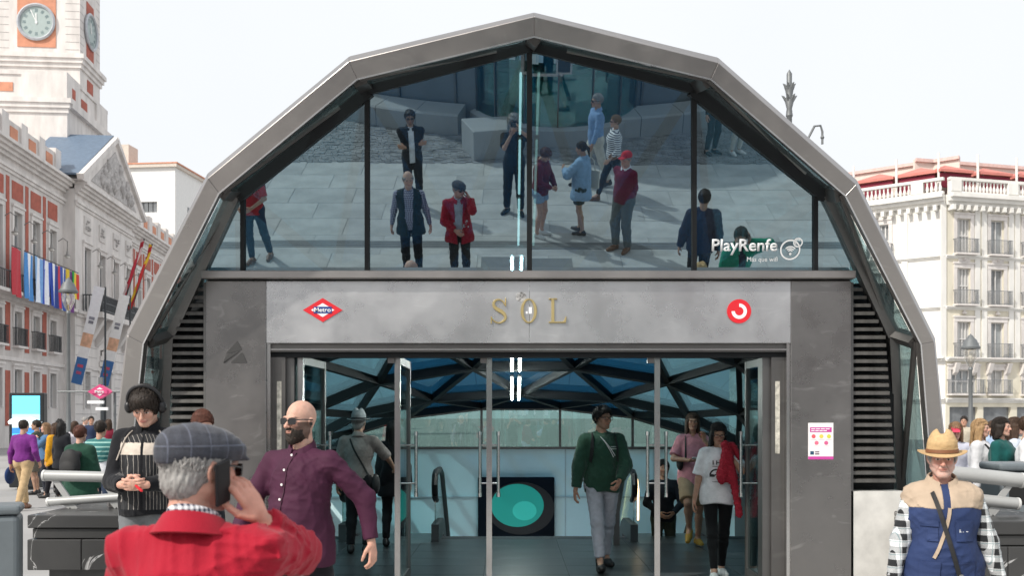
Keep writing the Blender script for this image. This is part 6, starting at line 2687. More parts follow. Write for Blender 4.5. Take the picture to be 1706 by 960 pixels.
            V, Fq = f.mesh(.008)
            put('cap', np_mesh('cap', [(headW(V) * S, Fq, 0)], [hm_]), t)
    info = dict(root=t, S=S, sh=sh, elb=elb, wri=wri, hip=hip, U=U, HC=HC, headW=headW, RH=RH, neck=neck, torso=torso, o=o, seed=seed)
    PEOPLE.append(info)
    return info


def _seg2(X, Y, Z, a, b):
    ba = b - a
    t = np.clip(((X - a[0]) * ba[0] + (Y - a[1]) * ba[1] + (Z - a[2]) * ba[2]) / (ba @ ba + 1e-9), 0, 1)
    return (X - a[0] - t * ba[0]) ** 2 + (Y - a[1] - t * ba[1]) ** 2 + (Z - a[2] - t * ba[2]) ** 2


def part(pi, b, name, m, smooth=True, parent=None):
    """extra piece built in the person's own body coordinates (1.75 m figure)"""
    me = b.mesh(name, m, smooth)
    for v in me.vertices:
        v.co = v.co * pi['S']
    return put(name, me, parent or pi['root'])


def fpart(pi, f, name, m, res=.008, parent=None):
    V, Fq = f.mesh(res)
    return put(name, np_mesh(name, [(V * pi['S'], Fq, 0)], [m]), parent or pi['root'])


def carried(pi, f, name, label, cat, m, res=.008):
    """a thing held or worn: top-level, placed where the person holds it"""
    V, Fq = f.mesh(res)
    o = put(name, np_mesh(name, [(V * pi['S'], Fq, 0)], [m]))
    o.location = pi['root'].location
    o.rotation_euler = pi['root'].rotation_euler
    tag(o, label, cat)
    return o


def strap(pi, pts, w, th, m, name='strap', parent=None):
    b = MB()
    P_ = [Vector(p) for p in pts]
    rings_ = []
    c = Vector((0, 0, 1.1))
    for k, p in enumerate(P_):
        tt = (P_[min(k + 1, len(P_) - 1)] - P_[max(k - 1, 0)]).normalized()
        n = Vector((p.x, p.y, 0))
        n = (n - tt * n.dot(tt)).normalized()
        q = tt.cross(n)
        rings_.append([tuple(p + q * w / 2), tuple(p - q * w / 2), tuple(p - q * w / 2 + n * th), tuple(p + q * w / 2 + n * th)])
    b.loft(rings_)
    return part(pi, b, name, m, False, parent)
from mathutils.bvhtree import BVHTree


def bvh(pi, name):
    key = 'bvh_' + name
    if key not in pi:
        for c in pi['root'].children:
            if c.name.split('.')[0] == name:
                me = c.data
                pi[key] = BVHTree.FromPolygons([v.co[:] for v in me.vertices], [p.vertices[:] for p in me.polygons])
                break
    return pi[key]


def surf(pi, name, x, z, front=True, lift=.003):
    """point on a garment, in body coordinates"""
    S = pi['S']
    tree = bvh(pi, name)
    o = Vector((x * S, -1.2 if front else 1.2, z * S))
    hit = tree.ray_cast(o, Vector((0, 1 if front else -1, 0)))
    if hit[0] is None:
        hit = tree.find_nearest(Vector((x * S, -.15 if front else .15, z * S)))
    p = hit[0] / S
    return Vector((p.x, p.y + (-lift if front else lift), p.z))


def decal(pi, name, me, x, z, k=1.0, part_name='print', front=True):
    """lay a flat x/z mesh on a garment"""
    for v in me.vertices:
        p = surf(pi, name, x + v.co.x * k * (1 if front else -1), z + v.co.z * k, front, .003 - v.co.y * .2)
        v.co = p * pi['S']
    return put(part_name, me, pi['root'])


def grid_patch(w, h, m, n=6, th=.008):
    b = MB()
    for s_ in (0, 1):
        for j in range(n + 1):
            for i in range(n + 1):
                b.v.append((-w / 2 + w * i / n, -th * s_ * 4, -h / 2 + h * j / n))
    q = (n + 1) ** 2
    for j in range(n):
        for i in range(n):
            a = j * (n + 1) + i
            b.f += [(a, a + 1, a + n + 2, a + n + 1), (q + a, q + a + n + 1, q + a + n + 2, q + a + 1)]
    for i in range(n):
        b.f += [(i, q + i, q + i + 1, i + 1), (n * (n + 1) + i, n * (n + 1) + i + 1, q + n * (n + 1) + i + 1, q + n * (n + 1) + i)]
        b.f += [(i * (n + 1), (i + 1) * (n + 1), q + (i + 1) * (n + 1), q + i * (n + 1)), (i * (n + 1) + n, q + i * (n + 1) + n, q + (i + 1) * (n + 1) + n, (i + 1) * (n + 1) + n)]
    return b.mesh('patch', m)


def body_strap(pi, name, pts, w, m, pname='strap', lift=.006):
    """pts: (x, z, front) samples over the garment"""
    P_ = [surf(pi, name, x, z, fr, lift) for (x, z, fr) in pts]
    return strap(pi, P_, w, .006, m, pname)


def backpack(pi, label, m, name='shirt', z=1.22, big=1.0):
    y0 = surf(pi, name, 0, z, False).y
    f = Fld(.03)
    f.ell((0, y0 + .07, z - .02), (.15 * big, .085 * big, .22 * big), k=.03)
    f.ell((0, y0 + .13, z - .09), (.12 * big, .05, .11), k=.03)
    f.cone((-.09, y0 + .02, z + .12), (.09, y0 + .02, z + .12), .05, k=.03)
    return carried(pi, f, 'backpack', label, 'backpack', m, .011)


def phone_in(pi, hand, label, off=(0, 0, 0), rot=None, sz=(.036, .005, .075)):
    W = pi['wri'][hand]
    E_ = pi['elb'][hand]
    c = W + np.array(off)
    R = rot if rot is not None else np.eye(3)
    b = MB().box(-sz[0], sz[0], -sz[1], sz[1], -sz[2], sz[2])
    b.v = [tuple((R @ np.array(v) + c) * pi['S']) for v in b.v]
    me = b.mesh('phone', mat('phone_black', (.012, .012, .014), .25))
    bevel(me, .004, 2)
    o = put('phone', me, None, pi['root'].location, pi['root'].rotation_euler[2])
    return tag(o, label, 'phone')


m_shoe_b = mat('shoe_black', (.012, .012, .013), .5)
m_shoe_w = mat('shoe_white', (.68, .68, .67), .6, var=.06)
m_shoe_br = mat('shoe_brown', (.16, .07, .035), .5)
m_strap_b = mat('strap_black', (.014, .014, .015), .7)
BLACKT = dict(m=cloth('15161a'))
JEANS = dict(m=cloth('2d3b52', tex='denim'))

# ---------------- A: man in red jacket and flat cap, on the phone, close to the camera
m_ging = cloth_pattern('gingham_small', hexc('e6e6ea'), 'check', hexc('222a44'), sc_=(62, .5, 62))
m_cap = cloth_pattern('cap_plaid', hexc('363840'), 'check', hexc('3f424b'), hexc('666b7a'), sc_=(26, .5, 15.5), rough=.95)
m_redj = mat('red_cotton', hexc('9e1129'), .8, var=.10, vs_=9, bump=.22, bs=240, sheen=.1, spec=.25)
A = person('man in a red jacket and grey plaid flat cap holding a phone to his ear', -.835, 2.63, 178, 1.668, dict(
    skin='ruddy', hair='under', haircol='grey', girth=1.18, belly=.6, sh=1.14, hyaw=-.62, hpitch=.10, twist=-.10, glasses='sun',
    rh=(-.170, -.045, 1.475), rpole=(-.35, -.6, -1), rpalm=(.9, -.1, .45), raim=(.38, .28, .86), rcurl=.42,
    lh=(.05, -.27, 1.02), lpole=(.9, .3, -.3), lpalm=(-.3, 1, 0), lcurl=.7, brow='grey',
    hat=('flatcap', m_cap, None), res_hand=.0045, res_head=.0045, shoe=m_shoe_b,
    tops=[dict(name='shirt', m=m_ging, gr=.008, collar=.046, collar_r=.061, splay=.008, hem=.92, sleeve=1.9, fold=.002, res=.007),
          dict(name='jacket', m=m_redj, gr=.026, collar=.030, collar_r=.074, splay=.030, hem=.76, open=(.07, .03), sleeve=1.93, sgr=.008, fold=.0095, lam=.15, res=.0065, neck=.066, loose=.015)],
    legs=BLACKT), res=.011)
R_ph = rotz_(-.62) @ rotz_(.15) @ roty_(.10)
hcA = A['HC']
cph = A['headW'](np.array([[-.094, -.012, -.035]]))[0]
b = MB().box(-.005, .005, -.030, .030, -.062, .062)
b.v = [tuple((A['RH'] @ rotz_(.42) @ roty_(-.12) @ rotx_(-.35) @ np.array(v) + cph) * A['S']) for v in b.v]
me = bevel(b.mesh('phone', mat('phone_dark', (.010, .010, .012), .45, spec=.25)), .003, 2)
tag(put('phone', me, None, A['root'].location, A['root'].rotation_euler[2]), 'black mobile phone held to the ear of the man in the flat cap', 'phone')

body_strap(A, 'jacket', [(-.19 + .38 * q / 14, 1.315, False) for q in range(15)], .004, mat('red_seam', hexc('7a0c1c'), .9), 'yoke_seam', .001)
# ---------------- B: man in straw hat and utility vest
m_bchk = cloth_pattern('bw_check', hexc('dfe2e4'), 'check', hexc('16191d'), hexc('3c6a72'), sc_=(14, .5, 14))
m_straw = mat('straw', (.56, .38, .19), .8, var=.12, vs_=60, bump=.5, bs=260)
m_vest = mat('vest_navy', hexc('22345e'), .8, var=.12, vs_=10, bump=.2, bs=220)
m_tan = mat('vest_tan', hexc('b3a08c'), .9, var=.1, vs_=10, bump=.2, bs=220)
B = person('old man in a straw fedora and navy and tan utility vest over checked shirt', 2.375, 5.5, -14, 1.565, dict(
    skin='ruddy', hair='under', haircol='grey', girth=1.26, belly=.5, sh=1.02, hyaw=-.10, hpitch=.06, wrinkle_shade=1, brow='grey', beard=.22, beardcol='white',
    rh=(-.30, -.08, .86), lh=(.33, -.02, .86), hat=('fedora', m_straw, mat('hat_band_brown', (.20, .085, .04), .6)),
    res_head=.0045, res_hand=.006, shoe=m_shoe_br,
    tops=[dict(name='shirt', m=m_bchk, gr=.014, collar=.045, collar_r=.060, splay=.012, collar_m=cloth('20252d'), hem=.86, sleeve=1.95, fold=.006, res=.009, sgr=.01),
          dict(name='vest', m=m_vest, gr=.044, hem=.78, sleeve=0, fold=.006, lam=.12, res=.0085, neck=.062),
          dict(name='yoke', m=m_tan, gr=.048, collar=.060, collar_r=.076, splay=.034, hem=1.32, sleeve=0, fold=.006, open=(.018, .018), lam=.12, res=.0075, neck=.062)],
    legs=dict(m=cloth('4a463e'))), res=.012)
for (x_, z_, w_, h_) in ((.095, 1.235, .105, .040), (.095, 1.175, .100, .085), (-.10, 1.235, .10, .035), (-.085, 1.17, .062, .08), (.10, .985, .115, .04), (.10, .91, .11, .11), (-.10, .985, .115, .04), (-.10, .91, .11, .11)):
    decal(B, 'vest', grid_patch(w_, h_, m_vest), x_, z_, 1, 'pocket')
for k in range(3):
    decal(B, 'vest', grid_patch((.05, .028, .012)[k], .005, m_white, 3), .09 + (0, -.012, .022)[k], 1.20 - (0, .010, .010)[k], 1, 'stitched_mark')
body_strap(B, 'vest', [(.012 + .10 * (q / 10) ** 1.5 * -.9, 1.33 - .30 * q / 10, True) for q in range(11)], .020, m_tan, 'front_flap', .003)
body_strap(B, 'vest', [(-.075 + .165 * q / 12, 1.42 - .60 * q / 12, True) for q in range(13)], .026, m_strap_b, lift=.014)
p_ = surf(B, 'vest', .065, .925, True, .02)
part(B, MB().box(p_.x - .018, p_.x + .018, p_.y - .004, p_.y + .002, p_.z - .012, p_.z + .012), 'buckle', m_st_bright, False)
# ---------------- C: bald bearded man in purple shirt
m_purp = mat('plum_cotton', hexc('421b33'), .75, var=.12, vs_=12, bump=.2, bs=260, spec=.3)
C = person('bald bearded man in sunglasses and a plum purple shirt striding out', -1.24, 5.85, -24, 1.785, dict(
    skin='light', hair='bald', girth=1.18, belly=.45, sh=1.12, beard=.85, beardcol='dark', beard3d=True, glasses='sun', earbud=1, hyaw=-.16, hpitch=.02, brow='dark',
    lh=(.40, .12, .93), lpole=(.6, .8, .2), rh=(-.26, -.26, .95), rpole=(-.8, .8, 0), rpalm=(.6, .5, 0), twist=.06,
    lf=(.10, .28, .03), rf=(-.09, -.30, 0), ltoe=.3, rtoe=-.15, res_head=.0045, res_hand=.006,
    tops=[dict(name='shirt', m=m_purp, gr=.018, collar=.042, collar_r=.064, hem=.80, sleeve=1.94, sgr=.008, fold=.0062, lam=.17, res=.0085, loose=.012)],
    legs=dict(m=cloth('16161c'))), res=.012)
m_btn = mat('button_white', (.75, .73, .72), .4)
for k in range(8):
    p_ = surf(C, 'shirt', .0 - .004 * k, 1.43 - .082 * k, True, .004)
    part(C, MB().lathe([(.001, 0), (.007, 0), (.007, .004), (.001, .004)], 10, (0, 0, 0)) if False else disc(MB(), p_.x, p_.z, .0072, .0072, p_.y - .004, p_.y, 10), 'button', m_btn, False)
body_strap(C, 'shirt', [(.016 - .004 * q / 2, 1.44 - .6 * q / 14, True) for q in range(15)], .004, mat('plum_seam', hexc('3a162b'), .8), 'placket_seam', .001)



def collar_flaps(pi, name, m, w=.055, h=.055, z=1.452):
    for s_ in (-1, 1):
        b = MB()
        n_ = 5
        for l in (0, 1):
            for j in range(n_ + 1):
                for i in range(n_ + 1):
                    u, v = i / n_, j / n_
                    b.v.append((s_ * (.010 + (w + .012 * v) * u), -.02 - .03 * l, -v * h * (1 - .55 * u)))
        q = (n_ + 1) ** 2
        for j in range(n_):
            for i in range(n_):
                a = j * (n_ + 1) + i
                b.f += [(a, a + 1, a + n_ + 2, a + n_ + 1), (q + a, q + a + n_ + 1, q + a + n_ + 2, q + a + 1)]
        decal(pi, name, b.mesh('collar_flap', m, True), 0, z, 1, 'collar_flap')


# ---------------- D: young man with headphones
m_pin = cloth_pattern('pinstripe', hexc('14151a'), 'stripe_v', hexc('9a958f'), sc_=(36, .10, 0))
m_blk = cloth('121318')
m_crm = cloth('c9beb2')


def pickD(c):
    arm = (np.abs(c[:, 0]) > .150) | (c[:, 1] < -.215)
    r = np.zeros(len(c))
    torso_ = (~arm) & (c[:, 1] < .05) & (c[:, 2] < 1.43 - np.abs(c[:, 0]) * .25)
    r[torso_] = 1
    band = (~arm) & (c[:, 2] > 1.285) & (c[:, 2] < 1.365) & (c[:, 1] < .04)
    r[band] = 2
    r[(c[:, 2] < .93)] = 0
    r[(np.abs(c[:, 0]) < .009) & (c[:, 1] < -.05)] = 0
    return r


D = person('young man with headphones in a black pinstripe track jacket looking at his hands', -2.55, 7.0, 4, 1.85, dict(
    skin='light', hair='fringe', haircol='dark', hpitch=.50, lean=.05, sh=.98, girth=.94, headphones=1, lip=(.50, .16, .16),
    lh=(.055, -.30, 1.10), rh=(-.075, -.30, 1.10), lpole=(.55, .6, -.8), rpole=(-.55, .6, -.8), lpalm=(-.4, .9, .2), rpalm=(.4, .9, .2), laim=(-.85, -.3, 0), raim=(.85, -.3, 0), lcurl=.6, rcurl=.6,
    res_head=.0048, res_hand=.0055,
    tops=[dict(name='jacket', m=m_blk, m2=[m_pin, m_crm], gr=.020, collar=.055, collar_r=.064, splay=.002, hem=.885, sleeve=1.95, sgr=.012, fold=.005, lam=.12, res=.0085, loose=.01, pick=pickD)],
    legs=dict(m=cloth('6f7275', tex='denim'), gr=.02)), z=.06, res=.012)
for s_ in (-1, 1):
    body_strap(D, 'jacket', [(s_ * (.085 + .085 * q / 8), 1.44 - .006 * q * q * .25 - .012 * q, True) for q in range(9)], .007, m_crm, 'piping', .002)
for q in (-1, 1):
    me = MB().prism([(q * .003, 0, -.012), (q * .016, 0, -.012), (q * .011, 0, -.002), (q * .009, 0, .012), (q * .004, 0, .010)], (0, -.004, 0)).mesh('emblem', m_blk)
    decal(D, 'jacket', me, .115, 1.325, 1, 'emblem')
f = Fld(.004).cone(D['wri'][-1] + v3(.085, -.03, .0), D['wri'][-1] + v3(.125, -.035, -.035), .008, .009)
carried(D, f, 'lighter', 'small red lighter in the fingers of the young man with headphones', 'lighter', m_red, .004)

# ---------------- E: woman with tied back hair behind the flat cap
E = person('woman with tied back auburn hair standing between louvres and young man with headphones', -2.42, 7.75, 38, 1.75, dict(
    sex='f', skin='light', hair='bun', haircol='auburn', hpitch=.35, earbud=-1, res_head=.006, res_hand=.009,
    lh=(.06, -.28, 1.15), rh=(-.08, -.28, 1.12), lpole=(1, .4, -.6), rpole=(-1, .4, -.6),
    tops=[dict(name='shirt', m=cloth('23232a'), gr=.012, hem=.9)], legs=dict(m=cloth('22252d'))), res=.014)

# ---------------- F: man in grey hat going down
m_gshirt = cloth('8a827e')
Fm = person('man in a pale grey hat and beige grey shirt, seen from behind at the escalator', -1.86, 12.1, 176, 1.72, dict(
    skin='tan', hair='under', haircol='grey', girth=1.05, sh=1.1, hyaw=-.1, hat=('fedora', mat('hat_grey', (.42, .45, .46), .8, var=.08), m_strap_b),
    rh=(-.36, -.36, 1.06), rpole=(-.8, .6, -.6), lh=(.28, -.05, .84),
    tops=[dict(name='shirt', m=m_gshirt, gr=.022, hem=.84, sleeve=.95, sgr=.016, collar=.03, fold=.006, res=.010)], legs=BLACKT), z=.018, res=.013)
body_strap(Fm, 'shirt', [(.09 - .24 * q / 10, 1.42 - .46 * q / 10, False) for q in range(11)], .022, m_strap_b)
f = Fld(.02).ell((-.20, -.02, .86), (.06, .10, .13))
carried(Fm, f, 'shoulder_bag', 'black bag on the hip of the man in the grey hat', 'bag', m_strap_b, .012)
G = person('dark haired woman in black beside the man in the grey hat', -1.52, 12.75, 172, 1.62, dict(
    sex='f', skin='olive', hair='long', haircol='black', hairlen=.26, tops=[dict(name='jacket', m=cloth('17181c'), gr=.024, hem=.70)], legs=BLACKT), z=.018, res=.016)

# ---------------- H: young man in green sweatshirt
m_green = mat('green_fleece', hexc('1e4535'), .9, var=.12, vs_=12, bump=.3, bs=200, sheen=.2)
Hm = person('smiling young man with glasses in a dark green sweatshirt and pale grey trousers', .985, 10.9, 10, 1.78, dict(
    skin='tan', hair='quiff', haircol='black', glasses='clear', girth=1.1, sh=1.12, hyaw=.42, hpitch=.06, beard=.2,
    rh=(-.30, -.02, .84), lh=(.12, -.24, .95), lpole=(1, .6, -.3), lpalm=(-.6, .6, .2), lcurl=.75,
    rf=(-.10, -.32, .0), lf=(.10, .20, .0), rtoe=-.25, lfy=.1, res_head=.0055, res_hand=.007, shoe=m_shoe_b,
    tops=[dict(name='shirt', m=m_green, gr=.026, hem=.83, sleeve=1.93, sgr=.018, fold=.0055, lam=.12, res=.009, neck=.06)],
    legs=dict(m=cloth('a9acb6'), gr=.018, fold=.006)), z=.018, res=.012)
for s_ in (-1, 1):
    body_strap(Hm, 'shirt', [(s_ * (.125 + .022 * q / 8), 1.455 - .30 * q / 8, True) for q in range(9)], .045, m_strap_b, 'backpack_strap', .004)
body_strap(Hm, 'shirt', [(-.04 + .145 * q / 8, 1.42 - .20 * q / 8, True) for q in range(9)], .005, m_white, 'earphone_cord', .004)
body_strap(Hm, 'shirt', [(-.04 + .125 * q / 8, 1.42 - .215 * q / 8, True) for q in range(9)], .005, m_white, 'earphone_cord', .006)
for k in range(2):
    decal(Hm, 'shirt', grid_patch(.085 - .01 * k, .010, mat('print_grey', (.42, .48, .45), .8, var=.6, vs_=90), 5), .095, 1.315 - .022 * k, 1, 'print')
backpack(Hm, 'dark backpack on the back of the man in the green sweatshirt', m_strap_b)

# ---------------- I: woman in white T-shirt with red scarf
m_tee = cloth('e4e4e8')
I = person('woman in a white printed T-shirt and black leggings with head bowed', 2.13, 10.3, -6, 1.61, dict(
    sex='f', skin='tan', hair='long', haircol='black', hairlen=.17, glasses='clear', hpitch=.28, hyaw=.05, girth=1.05,
    lh=(.075, -.21, 1.40), lpole=(.75, -.3, -1), lpalm=(-.8, .4, .2), laim=(-.35, -.1, .93), lcurl=.75, rh=(-.27, -.03, .84), rcurl=.5,
    rf=(-.06, -.20, .0), lf=(.05, .12, .0), shoe=m_shoe_w, res_head=.0055, res_hand=.006,
    tops=[dict(name='shirt', m=m_tee, gr=.028, hem=.835, sleeve=.86, sgr=.022, fold=.0055, lam=.12, res=.009, loose=.012, neck=.07)],
    legs=dict(m=cloth('101114'), gr=.002, fold=.001, name='leggings')), z=.018, res=.012)
ink = mat('print_black', (.02, .02, .022), .8)
decal(I, 'shirt', text_mesh('I H', ink, .085, .046, .004, .03), -.075, 1.275, 1, 'print')
decal(I, 'shirt', text_mesh('MI', ink, .03, .012, .004, .02), -.075, 1.252, 1, 'print') if False else None
decal(I, 'shirt', grid_patch(.095, .008, mat('print_text', (.25, .25, .26), .8, var=.9, vs_=160), 5), -.03, 1.255, 1, 'print')
decal(I, 'shirt', ring_mesh(.075, .058, 16, PI * .1, PI * .98).mesh('print', ink), -.035, 1.155, 1, 'print')
decal(I, 'shirt', grid_patch(.045, .03, ink, 4), -.085, 1.155, 1, 'print')
decal(I, 'shirt', ring_mesh(.040, .026, 14, PI * .05, PI * .95).mesh('print', ink), -.03, 1.135, 1, 'print')
decal(I, 'shirt', grid_patch(.09, .007, mat('print_text'), 5), -.035, 1.085, 1, 'print')
W = I['wri'][1]
f = Fld(.035)
f.cone(W + v3(-.03, -.02, .10), W + v3(.02, -.03, -.02), .055, .06)
f.cone(W + v3(.06, .0, .09), W + v3(.14, .03, -.04), .05, .045)
f.cone(W + v3(-.02, -.04, 0), W + v3(-.06, -.05, -.25), .055, .07)
f.cone(W + v3(.02, -.03, 0), W + v3(.05, -.05, -.28), .05, .06)
f.cone(W + v3(.05, -.04, -.2), W + v3(.125, -.06, -.66), .055, .045)
f.cone(W + v3(-.06, -.05, -.2), W + v3(-.07, -.05, -.30), .06, .04)
f.noise = fold_noise(9, .011, .06)
m_scarf = mat('red_knit', hexc('a01f33'), .9, var=.5, vs_=120, bump=.5, bs=200)
carried(I, f, 'scarf', 'red speckled knitted scarf held up by the woman in the white T-shirt', 'scarf', m_scarf, .009)
part(I, MB().tube([(W[0] + .031 * math.cos(a), W[1] + .031 * math.sin(a), W[2] - .02) for a in [2 * PI * k / 12 for k in range(13)]], .005, 6), 'wrist_band', m_strap_b)

# ---------------- J: woman in pink shirt
m_pinks = cloth('c98a94')
J = person('woman in a pink short sleeved shirt and beige shorts coming off the escalator', 2.33, 12.85, -6, 1.72, dict(
    sex='f', skin='olive', hair='long', haircol='brown', hairlen=.20, brow='black', lip=(.35, .10, .10),
    lh=(.13, -.20, 1.40), lpole=(.8, -.2, -1), laim=(-.1, -.1, 1), lcurl=.9, lpalm=(-.4, -.8, 0), rh=(-.06, -.27, 1.13), rpole=(-1, .4, -.5), rpalm=(.2, .2, 1), rcurl=.4,
    lf=(.07, .02, .0), rf=(-.05, -.12, .13), rtoe=.5, shoe=mat('shoe_mustard', (.42, .24, .03), .7, var=.15), sole=m_shoe_w, res_head=.006, res_hand=.008,
    tops=[dict(name='shirt', m=m_pinks, gr=.024, hem=.80, sleeve=.85, sgr=.016, collar=.03, collar_r=.07, vneck=.03, fold=.005, res=.010, loose=.01)],
    legs=dict(m=cloth('9a8368'), len=.46, gr=.02, name='shorts')), z=.018, res=.013)
body_strap(J, 'shirt', [(-.10, 1.44 - .30 * q / 8, True) for q in range(9)], .022, m_strap_b, 'bag_strap')
f = Fld(.02).ell((-.17, -.08, 1.08), (.045, .09, .09))
carried(J, f, 'shoulder_bag', 'small dark bag under the arm of the woman in pink', 'bag', m_strap_b, .012)
phone_in(J, -1, 'pale phone in the hand of the woman in pink', (.06, -.07, .02), rotx_(1.2), (.034, .005, .07)).data.materials[0] = m_white
K = person('bearded man standing low on the escalator behind the woman in white', 2.12, 13.95, 0, 1.70, dict(
    skin='tan', hair='short', haircol='black', beard=.6, lh=(.1, -.25, 1.0), rh=(-.1, -.25, 1.0), lpole=(1, .3, -.5), rpole=(-1, .3, -.5),
    tops=[dict(name='jacket', m=cloth('1b1f27'), gr=.02)], legs=dict(m=cloth('3a3f36'))), z=-.62, res=.015)

# ================================================================ seen mirrored in the tilted glass
P1 = person('man in a red top and dark jeans with a black backpack by the left beam', -4.13, 1.82, 195, 1.75, dict(
    skin='tan', hair='short', haircol='dark', lh=(.12, -.25, 1.02), rh=(-.12, -.25, 1.02), lpole=(1, .5, -.4), rpole=(-1, .5, -.4), lf=(.09, -.12, 0), rf=(-.1, .16, 0), shoe=m_shoe_br, sole=m_shoe_w,
    tops=[dict(name='shirt', m=cloth('b02a32'), gr=.018, hem=.84, sleeve=.9)], legs=JEANS), res=.015)
backpack(P1, 'black backpack on the man in the red top', m_strap_b)
P2 = person('man in sunglasses and black denim jacket with folded arms', -1.86, -.78, 172, 1.78, dict(
    skin='tan', hair='quiff', haircol='dark', beard=.6, glasses='sun', sh=1.08, lh=(-.14, -.17, 1.20), rh=(.12, -.20, 1.16), lpole=(.4, -.1, -1), rpole=(-.4, -.1, -1), laim=(-1, .2, .1), raim=(1, .2, .1), lpalm=(0, 1, 0), rpalm=(0, 1, 0),
    tops=[dict(name='shirt', m=m_tee, gr=.008, hem=.85), dict(name='jacket', m=cloth('1d2229', tex='denim'), gr=.024, hem=.82, open=(.05, .05), collar=.03, neck=.07)], legs=dict(m=cloth('23272e'))), res=.013)
m_pl = cloth_pattern('plaid_violet', hexc('b8b4c4'), 'check', hexc('4a4a66'), sc_=(34, .5, 30))
P3 = person('balding man in a dark green vest over a checked shirt', -1.60, 2.42, 178, 1.74, dict(
    skin='light', hair='under', haircol='grey', girth=1.12, belly=.5, sh=1.08, lh=(.30, .06, .86), rh=(-.30, .06, .86), hyaw=-.2,
    tops=[dict(name='shirt', m=m_pl, gr=.012, collar=.03, hem=.86, sleeve=1.93), dict(name='vest', m=cloth('1d2a28'), gr=.030, hem=.76, sleeve=0, open=(.075, .03), neck=.07)], legs=BLACKT), res=.013)
# the photographer stands right behind the camera
P5 = person('photographer in a black T-shirt with curly grey hair holding a camera up', -.005, -.40, 180, 1.80, dict(
    skin='tan', hair='curly', haircol='grey', girth=1.05, hpitch=.06, beard=.4, beardcol='grey',
    rh=(-.085, -.165, 1.545), rpole=(-1, -.1, -.8), raim=(.15, -.2, .9), rpalm=(.9, -.1, 0), rcurl=.9,
    lh=(.045, -.185, 1.475), lpole=(.6, -.2, -1), laim=(-.3, -.4, .5), lpalm=(-.2, .2, 1), lcurl=.6, lf=(.13, .05, 0), rf=(-.12, -.06, 0), lfy=.5,
    tops=[dict(name='shirt', m=cloth('16181b'), gr=.022, hem=.82, sleeve=.85, sgr=.014)], legs=dict(m=cloth('1d2026'), gr=.02)), res=.013)
cm = thing('photo_camera', 'black camera with lens held at the eye of the photographer', 'camera', (0, -.19, H))
put('camera_body', bevel(MB().box(-.068, .068, -.105, -.055, -.05, .035).mesh('camera_body', m_strap_b), .01, 2), cm)
b = MB()
b.tube([(0, -.055, 0), (0, .02, 0)], [.036, .038], 16)
b.build('lens', mat('lens_black', (.02, .02, .022), .3), cm, True)
MB().tube([(0, .0205, 0), (0, .023, 0)], .029, 16).build('front_glass', mat('sunglass_lens'), cm)
put('finder_hump', bevel(MB().box(-.028, .028, -.1, -.058, .0351, .062).mesh('finder_hump', m_strap_b), .006), cm)

P6 = person('girl in a maroon hooded jacket and denim shorts looking down', .47, .62, 118, 1.60, dict(
    sex='f', skin='light', hair='fringe', haircol='auburn', hpitch=.5, lean=.06, lh=(.07, -.26, 1.02), rh=(-.08, -.26, 1.0), lpole=(1, .5, -.4), rpole=(-1, .5, -.4), shoe=m_shoe_w, sole=m_shoe_w,
    tops=[dict(name='jacket', m=cloth('641c31'), gr=.03, hem=.84, collar=.05, collar_r=.085, fold=.006)], legs=dict(m=cloth('8fa6c0', tex='denim'), len=.24, gr=.016, name='shorts')), res=.014)
P7 = person('woman with a ponytail in a pale denim shirt and dark shorts', 1.17, .50, -62, 1.64, dict(
    sex='f', skin='tan', hair='pony', haircol='dark', hpitch=.25, lh=(.10, -.30, 1.10), rh=(-.06, -.34, 1.22), lpole=(1, .5, -.4), rpole=(-1, .4, -.6), shoe=m_shoe_b, sole=m_shoe_w, lf=(.10, -.06, 0), rf=(-.09, .08, 0),
    tops=[dict(name='shirt', m=cloth('8fb0cf', tex='denim'), gr=.036, hem=.70, sleeve=1.75, sgr=.02, collar=.03, loose=.012, fold=.007)], legs=dict(m=cloth('1f3a3c'), len=.34, gr=.02, name='shorts')), res=.013)
y0 = .0
tb = MB()
tb.box(-.02, .02, -.17, .17, .78, 1.10)
tb.v = [(v[0] + .235, v[1] + .06, v[2]) for v in tb.v]
to = thing('tote_bag', 'cream tote bag with small black hearts on the arm of the denim shirt woman', 'bag', P7['root'].location, P7['root'].rotation_euler[2])
put('bag_body', bevel(tb.mesh('bag_body', mat('tote_canvas', (.62, .58, .50), .9, var=.08)), .012, 2), to)
for q in (-.08, .20):
    pass
MB().tube([(.235, -.03, 1.07), (.215, .0, 1.28), (.205, .06, 1.33), (.215, .12, 1.28), (.235, .15, 1.07)], .009, 6).build('bag_handle', mat('tote_canvas'), to)
for i in range(3):
    for j in range(4):
        yy_, zz_ = -.05 + j * .075, .83 + i * .095
        pts = []
        for k in range(12):
            a = 2 * PI * k / 12
            pts.append((.2565, yy_ + .016 * 1.0 * math.sin(a) ** 3, zz_ + .001 * (13 * math.cos(a) - 5 * math.cos(2 * a) - 2 * math.cos(3 * a) - math.cos(4 * a))))
        MB().prism(pts, (-.001, 0, 0)).build('printed_heart', ink, to)
P8 = person('grey haired man in sunglasses, blue shirt and white trousers walking', 1.58, -1.98, -105, 1.80, dict(
    skin='tan', hair='short', haircol='grey', glasses='sun', lh=(.25, .12, .86), rh=(-.25, -.15, .88), lf=(.09, -.28, 0), rf=(-.09, .26, .02), hyaw=-.1,
    tops=[dict(name='shirt', m=cloth('7f9fc8'), gr=.022, hem=.83, sleeve=1.9, collar=.03, fold=.006)], legs=dict(m=cloth('cfcac0'), gr=.02)), res=.014)
